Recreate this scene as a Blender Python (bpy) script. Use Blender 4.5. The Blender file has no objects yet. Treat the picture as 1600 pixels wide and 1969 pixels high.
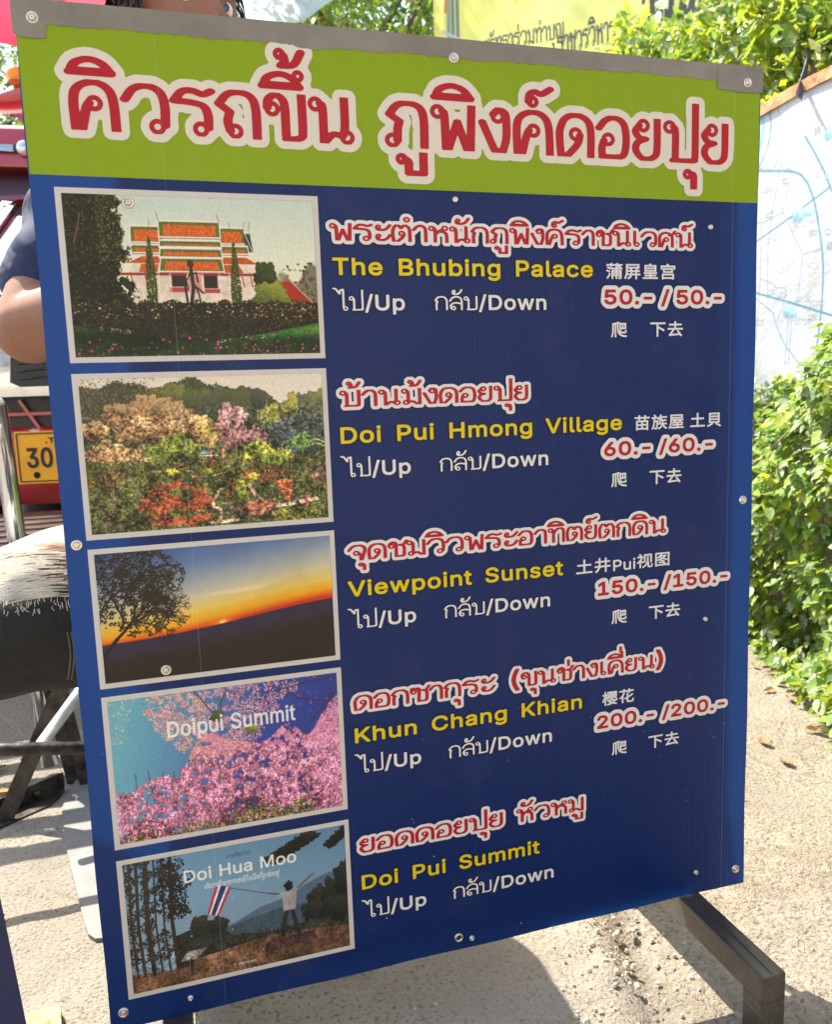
import bpy, bmesh, math, random, json
import numpy as np
from mathutils import Vector, Matrix, Euler

random.seed(7); rng = np.random.default_rng(11)
S = bpy.context.scene
COL = S.collection
rad = math.radians

# ---------------------------------------------------------------- camera
# world axes: X along the sign to the right, Y from the sign into the scene, Z up
R3 = ((0.95747977, -0.07263859, 0.27920623),
      (-0.28635242, -0.12140286, 0.95040183),
      (-0.03513942, -0.98994191, -0.13704102))     # camera (x right, y down, z ahead) -> world
CAM_H = 0.87
cam_d = bpy.data.cameras.new('camera'); cam = bpy.data.objects.new('camera', cam_d); COL.objects.link(cam)
cam_d.sensor_fit = 'VERTICAL'; cam_d.sensor_height = 36.0; cam_d.lens = 36.0*1560.8/1969
cam_d.clip_start = .02; cam_d.clip_end = 600
rot = Matrix([[r[0], -r[1], -r[2]] for r in R3])
cam.matrix_world = Matrix.Translation((0, 0, CAM_H)) @ rot.to_4x4()
cam_d.dof.use_dof = True; cam_d.dof.focus_distance = 1.05; cam_d.dof.aperture_fstop = 9.0
S.camera = cam

def ray(px, py):
    v = ((px-800)/1560.8, (py-984.5)/1560.8, 1.)
    return Vector([sum(R3[i][j]*v[j] for j in range(3)) for i in range(3)])
def at(px, py, Y):
    """the point of the vertical plane y = Y on that line of sight (used to measure places)"""
    r = ray(px, py); k = Y/r.y
    return Vector((r.x*k, Y, r.z*k+CAM_H))
def gnd(px, py, z=0.):
    r = ray(px, py); k = (z-CAM_H)/r.z
    return Vector((r.x*k, r.y*k, z))

# ---------------------------------------------------------------- light
SUN_EL, SUN_AZ = 54., math.degrees(math.atan2(-.50, .86))     # azimuth from +Y towards +X
w = bpy.data.worlds.new('World'); S.world = w; w.use_nodes = True
wn = w.node_tree.nodes; bg = wn['Background']
sky = wn.new('ShaderNodeTexSky'); sky.sky_type = 'NISHITA'; sky.sun_disc = False
sky.sun_elevation = rad(SUN_EL); sky.sun_rotation = rad(SUN_AZ); sky.air_density = 1.3; sky.dust_density = 2.5
w.node_tree.links.new(sky.outputs[0], bg.inputs[0]); bg.inputs[1].default_value = 0.15
sd = bpy.data.lights.new('sun', 'SUN'); sd.energy = 4.0; sd.angle = rad(.55); sd.color = (1, .93, .82)
sun = bpy.data.objects.new('sun', sd); COL.objects.link(sun)
ls = Vector((math.sin(rad(SUN_AZ))*math.cos(rad(SUN_EL)), math.cos(rad(SUN_AZ))*math.cos(rad(SUN_EL)), math.sin(rad(SUN_EL))))
sun.rotation_euler = ls.to_track_quat('Z', 'Y').to_euler(); sun.location = ls*20
S.view_settings.view_transform = 'Standard'; S.view_settings.look = 'None'
S.view_settings.exposure = 1.58; S.view_settings.gamma = 1.0; S.view_settings.use_curve_mapping = False

# ---------------------------------------------------------------- helpers
def link(o, parent=None):
    COL.objects.link(o)
    if parent: o.parent = parent
    return o
def mesh_obj(name, verts, faces, mat=None, parent=None, smooth_=False, mats=None, mi=None):
    me = bpy.data.meshes.new(name); me.from_pydata([tuple(v) for v in verts], [], [tuple(f) for f in faces]); me.update()
    if mats:
        for m in mats: me.materials.append(m)
        if mi is not None: me.polygons.foreach_set('material_index', mi)
    elif mat: me.materials.append(mat)
    if smooth_: me.polygons.foreach_set('use_smooth', [True]*len(me.polygons))
    return link(bpy.data.objects.new(name, me), parent)
def bm_obj(name, bm, mat, parent=None, smooth_=False):
    me = bpy.data.meshes.new(name); bm.to_mesh(me); bm.free()
    if mat: me.materials.append(mat)
    if smooth_: me.polygons.foreach_set('use_smooth', [True]*len(me.polygons))
    return link(bpy.data.objects.new(name, me), parent)
def empty(name, loc=(0, 0, 0), rz=0.):
    o = bpy.data.objects.new(name, None); o.empty_display_size = .1
    o.location = loc; o.rotation_euler = (0, 0, rz); COL.objects.link(o); return o
def tag(o, label, cat, group=None):
    o['label'] = label; o['category'] = cat
    if group: o['group'] = group
    return o
def kind(o, k): o['kind'] = k; return o

def box(bm, x0, x1, y0, y1, z0, z1, M=None, bev=0.):
    r = bmesh.ops.create_cube(bm, size=1)
    vs = r['verts']
    for v in vs:
        v.co = Vector((x0+(v.co.x+.5)*(x1-x0), y0+(v.co.y+.5)*(y1-y0), z0+(v.co.z+.5)*(z1-z0)))
    if bev:
        es = list({e for v in vs for e in v.link_edges})
        g = bmesh.ops.bevel(bm, geom=es, offset=bev, segments=2, affect='EDGES', profile=.7)
        vs = list({v for f in g['faces'] for v in f.verts} | {v for v in vs if v.is_valid})
    if M:
        for v in vs: v.co = M @ v.co
    return vs
def tube(bm, pts, r, n=10, r2=None, cap=True):
    """round tube through points; r may be a list"""
    pts = [Vector(p) for p in pts]; k = len(pts)
    rs = r if isinstance(r, (list, tuple)) else [r]*k
    rings = []
    up = Vector((0, 0, 1))
    for i, p in enumerate(pts):
        d = (pts[min(i+1, k-1)]-pts[max(i-1, 0)]).normalized()
        a = d.cross(up)
        if a.length < .05: a = d.cross(Vector((1, 0, 0)))
        a.normalize(); b = d.cross(a).normalized()
        rings.append([bm.verts.new(p+(a*math.cos(2*math.pi*j/n)+b*math.sin(2*math.pi*j/n))*rs[i]) for j in range(n)])
    for i in range(k-1):
        for j in range(n):
            bm.faces.new((rings[i][j], rings[i][(j+1) % n], rings[i+1][(j+1) % n], rings[i+1][j]))
    if cap:
        bm.faces.new(rings[0]); bm.faces.new(rings[-1])
def bar(bm, p, q, wid, thk, side=(1, 0, 0)):
    """rectangular bar from p to q"""
    p, q = Vector(p), Vector(q); d = (q-p).normalized()
    b = d.cross(Vector(side)).normalized(); a = b.cross(d).normalized()
    c = [(a*sx*wid/2+b*sy*thk/2) for sx, sy in ((-1, -1), (1, -1), (1, 1), (-1, 1))]
    A = [bm.verts.new(p+v) for v in c]; B = [bm.verts.new(q+v) for v in c]
    for j in range(4): bm.faces.new((A[j], A[(j+1) % 4], B[(j+1) % 4], B[j]))
    bm.faces.new(A); bm.faces.new(B)
def lathe(bm, prof, n=20, M=None):
    rings = []
    for r, z in prof:
        rings.append([bm.verts.new((r*math.cos(2*math.pi*j/n), r*math.sin(2*math.pi*j/n), z)) for j in range(n)])
    for i in range(len(prof)-1):
        for j in range(n): bm.faces.new((rings[i][j], rings[i][(j+1) % n], rings[i+1][(j+1) % n], rings[i+1][j]))
    bm.faces.new(rings[0]); bm.faces.new(rings[-1])
    if M:
        for rg in rings:
            for v in rg: v.co = M @ v.co

# ---------------------------------------------------------------- materials
def srgb(r, g, b):
    f = lambda c: (c/255/12.92 if c/255 <= .04045 else ((c/255+.055)/1.055)**2.4)
    return (f(r), f(g), f(b), 1)
class NT:
    def __init__(s, name):
        s.m = bpy.data.materials.new(name); s.m.use_nodes = True; s.t = s.m.node_tree
        s.p = s.t.nodes['Principled BSDF']; s.out = s.t.nodes['Material Output']
    def n(s, typ, **kw):
        x = s.t.nodes.new('ShaderNode'+typ)
        for k, v in kw.items():
            if k.startswith('i_'):
                key = k[2:]; x.inputs[int(key) if key.isdigit() else key.replace('_', ' ')].default_value = v
            else: setattr(x, k, v)
        return x
    def l(s, a, b): s.t.links.new(a, b)
    def coord(s, which='Object'):
        return s.n('TexCoord').outputs[which]
    def noise(s, scale, detail=4, rough=.55, vec=None, dist=0.):
        x = s.n('TexNoise'); x.inputs['Scale'].default_value = scale; x.inputs['Detail'].default_value = detail
        x.inputs['Roughness'].default_value = rough; x.inputs['Distortion'].default_value = dist
        s.l(vec if vec is not None else s.coord(), x.inputs['Vector']); return x.outputs[0]
    def ramp(s, fac, stops, interp='LINEAR'):
        x = s.n('ValToRGB'); x.color_ramp.interpolation = interp
        e = x.color_ramp.elements
        while len(e) < len(stops): e.new(.5)
        for q, (p, c) in zip(e, stops):
            q.position = p; q.color = c if len(c) == 4 else (*c, 1)
        s.l(fac, x.inputs[0]); return x.outputs[0]
    def mix(s, fac, a, b, blend='MIX'):
        x = s.n('Mix', data_type='RGBA', blend_type=blend)
        for i, v in ((0, fac), (6, a), (7, b)):
            if isinstance(v, (int, float, tuple)): x.inputs[i].default_value = v
            else: s.l(v, x.inputs[i])
        return x.outputs[2]
    def math(s, op, a, b=0.):
        x = s.n('Math', operation=op)
        for i, v in ((0, a), (1, b)):
            if isinstance(v, (int, float)): x.inputs[i].default_value = v
            else: s.l(v, x.inputs[i])
        return x.outputs[0]
    def bump(s, h, dist, strength=1., prev=None):
        x = s.n('Bump'); x.inputs['Distance'].default_value = dist; x.inputs['Strength'].default_value = strength
        s.l(h, x.inputs['Height'])
        if prev is not None: s.l(prev, x.inputs['Normal'])
        return x.outputs[0]
    def set(s, **kw):
        for k, v in kw.items():
            i = s.p.inputs[k.replace('_', ' ')]
            if isinstance(v, (int, float, tuple)): i.default_value = v
            else: s.l(v, i)
        return s

def simple(name, col, rough=.5, metal=0., var=.12, scale=30., bump=.0, coat=0., bscale=None):
    """plain surface with slight tone variation and fine relief"""
    t = NT(name)
    n = t.noise(scale, 5)
    c2 = tuple(min(1, c*(1+var*2.2)) for c in col[:3])+(1,); c1 = tuple(c*(1-var*1.6) for c in col[:3])+(1,)
    t.set(Base_Color=t.ramp(n, [(.3, c1), (.7, c2)]), Metallic=metal)
    t.set(Roughness=t.math('ADD', t.math('MULTIPLY', n, .25), rough-.12))
    if coat: t.set(Coat_Weight=coat, Coat_Roughness=.06)
    if bump:
        t.set(Normal=t.bump(t.noise(bscale or scale*4, 6), bump))
    return t.m

# ---------------------------------------------------------------- lettering engine
# Thai letters are drawn as pen strokes (S smooth, P straight, O ring; hundredths of the
# letter height); Latin and Chinese letters are outline polygons (1/250 em).
THAI = {
'ก': (85,0,100,'S 12 -5 12 45 18 60/P 18 60 5 70/S 5 70 20 89 44 95 65 87 75 62 75 -5'),
'ข': (89,0,100,'O 19 66/S 9 68 12 86 27 95 41 86 45 66 45 12/P 45 5 66 5/S 60 5 76 9 80 24 80 105'),
'ค': (94,0,100,'S 11 -5 10 60 20 85 46 95 71 86 82 60 84 -5/O 47 54/S 37 54 31 40 20 -3'),
'ง': (69,0,100,'O 42 80/S 32 84 42 94 55 91 60 78 60 35 52 4/P 52 5 34 5 8 66'),
'จ': (84,0,100,'S 5 66 22 88 48 95 70 85 76 62 67 25 61 -3/O 38 47/S 48 47 56 35 58 0'),
'ช': (84,0,106,'O 17 71/S 7 73 12 88 26 95 38 85 39 66 38 12/P 38 5 66 5/S 58 5 72 9 75 25 75 62 66 74/S 56 76 74 80 88 104'),
'ซ': (88,0,106,'O 17 70/S 7 73 9 92 19 93 26 80 33 93 43 87 43 66 41 12/P 41 5 68 5/S 62 5 76 9 79 25 79 62 70 74/S 60 76 78 80 92 104'),
'ด': (90,0,100,'S 12 -5 8 40 10 65 22 87 46 95 70 86 80 62 80 -5/O 45 52/S 55 50 48 28 20 -3'),
'ต': (92,0,100,'S 12 -5 8 40 9 68 19 91 33 93 44 79 55 93 69 91 81 70 82 -5/O 47 48/S 57 46 50 26 22 -3'),
'ถ': (89,0,100,'O 36 15/S 26 15 22 35 27 54/P 27 54 6 70/S 6 70 24 90 48 95 70 87 79 62 79 -5'),
'ภ': (90,0,100,'O 15 15/S 25 15 26 40 30 56/P 30 56 10 70/S 10 70 26 90 50 95 72 87 80 62 80 -5'),
'ท': (90,0,100,'O 15 83/S 25 84 29 70 29 -5/S 29 60 44 86 62 95 76 88 80 70 80 -5'),
'น': (96,0,100,'O 15 82/S 25 84 30 72 30 -5/O 80 15/S 76 105 76 40 72 20/S 32 3 50 20 70 17'),
'บ': (90,0,100,'O 15 83/S 25 84 30 72 30 10/P 24 5 70 5/S 60 5 76 8 80 22 80 105'),
'ป': (90,0,142,'O 15 83/S 25 84 30 72 30 10/P 24 5 70 5/S 60 5 76 8 80 22 80 150'),
'พ': (97,0,100,'O 15 82/S 25 84 29 72 31 -5/P 35 0 56 62 77 0/P 83 -5 87 105'),
'ม': (90,0,100,'O 15 83/S 25 84 30 72 30 18/O 21 15/S 31 16 50 20 66 8 80 5/P 80 3 80 105'),
'ย': (73,0,100,'S 18 82 9 68 18 54 34 51/S 34 51 14 42 10 24 24 7 42 5 58 14 62 36 62 105/O 28 82'),
'ร': (82,0,100,'S 6 70 22 89 42 92 62 86 78 93/S 6 70 40 68 62 62 70 45 70 18/O 55 15'),
'ล': (87,0,100,'S 6 66 22 88 46 95 70 86 78 62 78 -5/S 78 44 50 52 24 48 10 30 14 12/O 27 15'),
'ว': (87,0,100,'S 5 66 22 88 46 95 70 86 79 60 78 18/O 63 15'),
'ศ': (92,0,106,'S 11 -5 10 60 20 84 44 93 68 82 77 60 78 -5/O 45 50/S 35 50 30 38 20 -3/S 62 78 78 82 92 104'),
'ห': (92,0,100,'O 15 82/S 25 84 30 72 30 -5/S 30 44 46 66 64 76/O 74 84/S 48 66 72 60 81 45 82 -5'),
'อ': (79,0,100,'S 5 70 20 88 40 95 61 86 69 62 69 30 62 9 44 5/P 48 5 12 5/S 17 42 12 25 13 5/O 27 45'),
'ญ': (120,-50,100,'O 30 15/S 22 15 20 40 24 54/P 24 54 6 70/S 6 70 20 90 44 95 62 87 70 62 70 5/P 70 5 104 5/P 106 0 106 105/O 88 -24/S 98 -26 104 -34 104 -46'),
'ะ': (76,0,100,'O 24 84 8/S 16 80 22 68 44 66 60 74 74 93/O 24 32 8/S 16 28 22 12 44 9 60 17 74 37'),
'า': (68,0,100,'S 5 70 20 89 38 95 52 86 58 66 58 -5'),
'ำ': (68,0,148,'S 5 70 20 89 38 95 52 86 58 66 58 -5/O -24 128 11'),
'เ': (45,0,100,'P 16 105 16 20/O 26 15'),
'ธ': (84,0,100,'S 6 72 20 90 42 93 62 86 78 93/S 6 72 20 62 50 64 74 58 78 40 74 5/P 78 5 20 5/S 20 5 12 20 16 36 30 40'),
'ส': (87,0,110,'S 6 66 22 88 46 95 70 86 78 62 78 -5/S 78 44 50 52 24 48 10 30 14 12/O 27 15/S 62 90 78 98 90 110'),
'ษ': (94,0,100,'O 15 83/S 25 84 30 72 30 10/P 24 5 70 5/S 60 5 76 8 80 22 80 105/O 56 50/S 66 50 80 52 94 60'),
'ใ': (82,0,158,'O 24 128/S 14 130 20 146 40 150 52 140 54 120/P 54 125 54 20/O 65 14'),
'ไ': (82,0,158,'P -2 150 12 146 32 114/S 32 114 38 138 54 142/P 54 142 54 20/O 65 14'),
}
MARK = {  # x is measured from the right edge of the letter below
'ิ': (104,200,'P -86 113 -10 113/P -80 117 -16 117/S -84 114 -74 131 -50 139 -26 132 -10 114'),
'ี': (104,200,'P -86 113 -10 113/P -80 117 -16 117/S -84 114 -74 131 -50 139 -26 132 -10 114/P -11 112 -11 150'),
'ื': (104,200,'P -86 113 -10 113/P -80 117 -16 117/S -84 114 -74 131 -50 139 -26 132 -10 114/P -11 112 -11 150/P -32 130 -32 150'),
'ึ': (104,200,'P -86 113 -10 113/P -80 117 -16 117/S -84 114 -74 131 -50 139 -26 132 -10 114/O -12 137 8'),
'ั': (100,200,'O -54 132 8/S -62 128 -58 116 -38 113 -20 122 -6 144'),
'้': (100,200,'O -48 138 8/S -40 136 -38 124 -46 114/S -46 114 -20 118 -4 144'),
'่': (100,150,'P -18 108 -18 142'),
'์': (100,200,'O -46 118 9/S -55 118 -52 134 -40 140 -26 136 -6 148'),
'ุ': (-62,-8,'O -26 -26 8/S -18 -24 -11 -30 -11 -70'),
'ู': (-60,-8,'O -56 -24 8/S -48 -24 -42 -30 -42 -48/P -42 -54 -11 -54/P -11 -54 -11 -8'),
}
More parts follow.
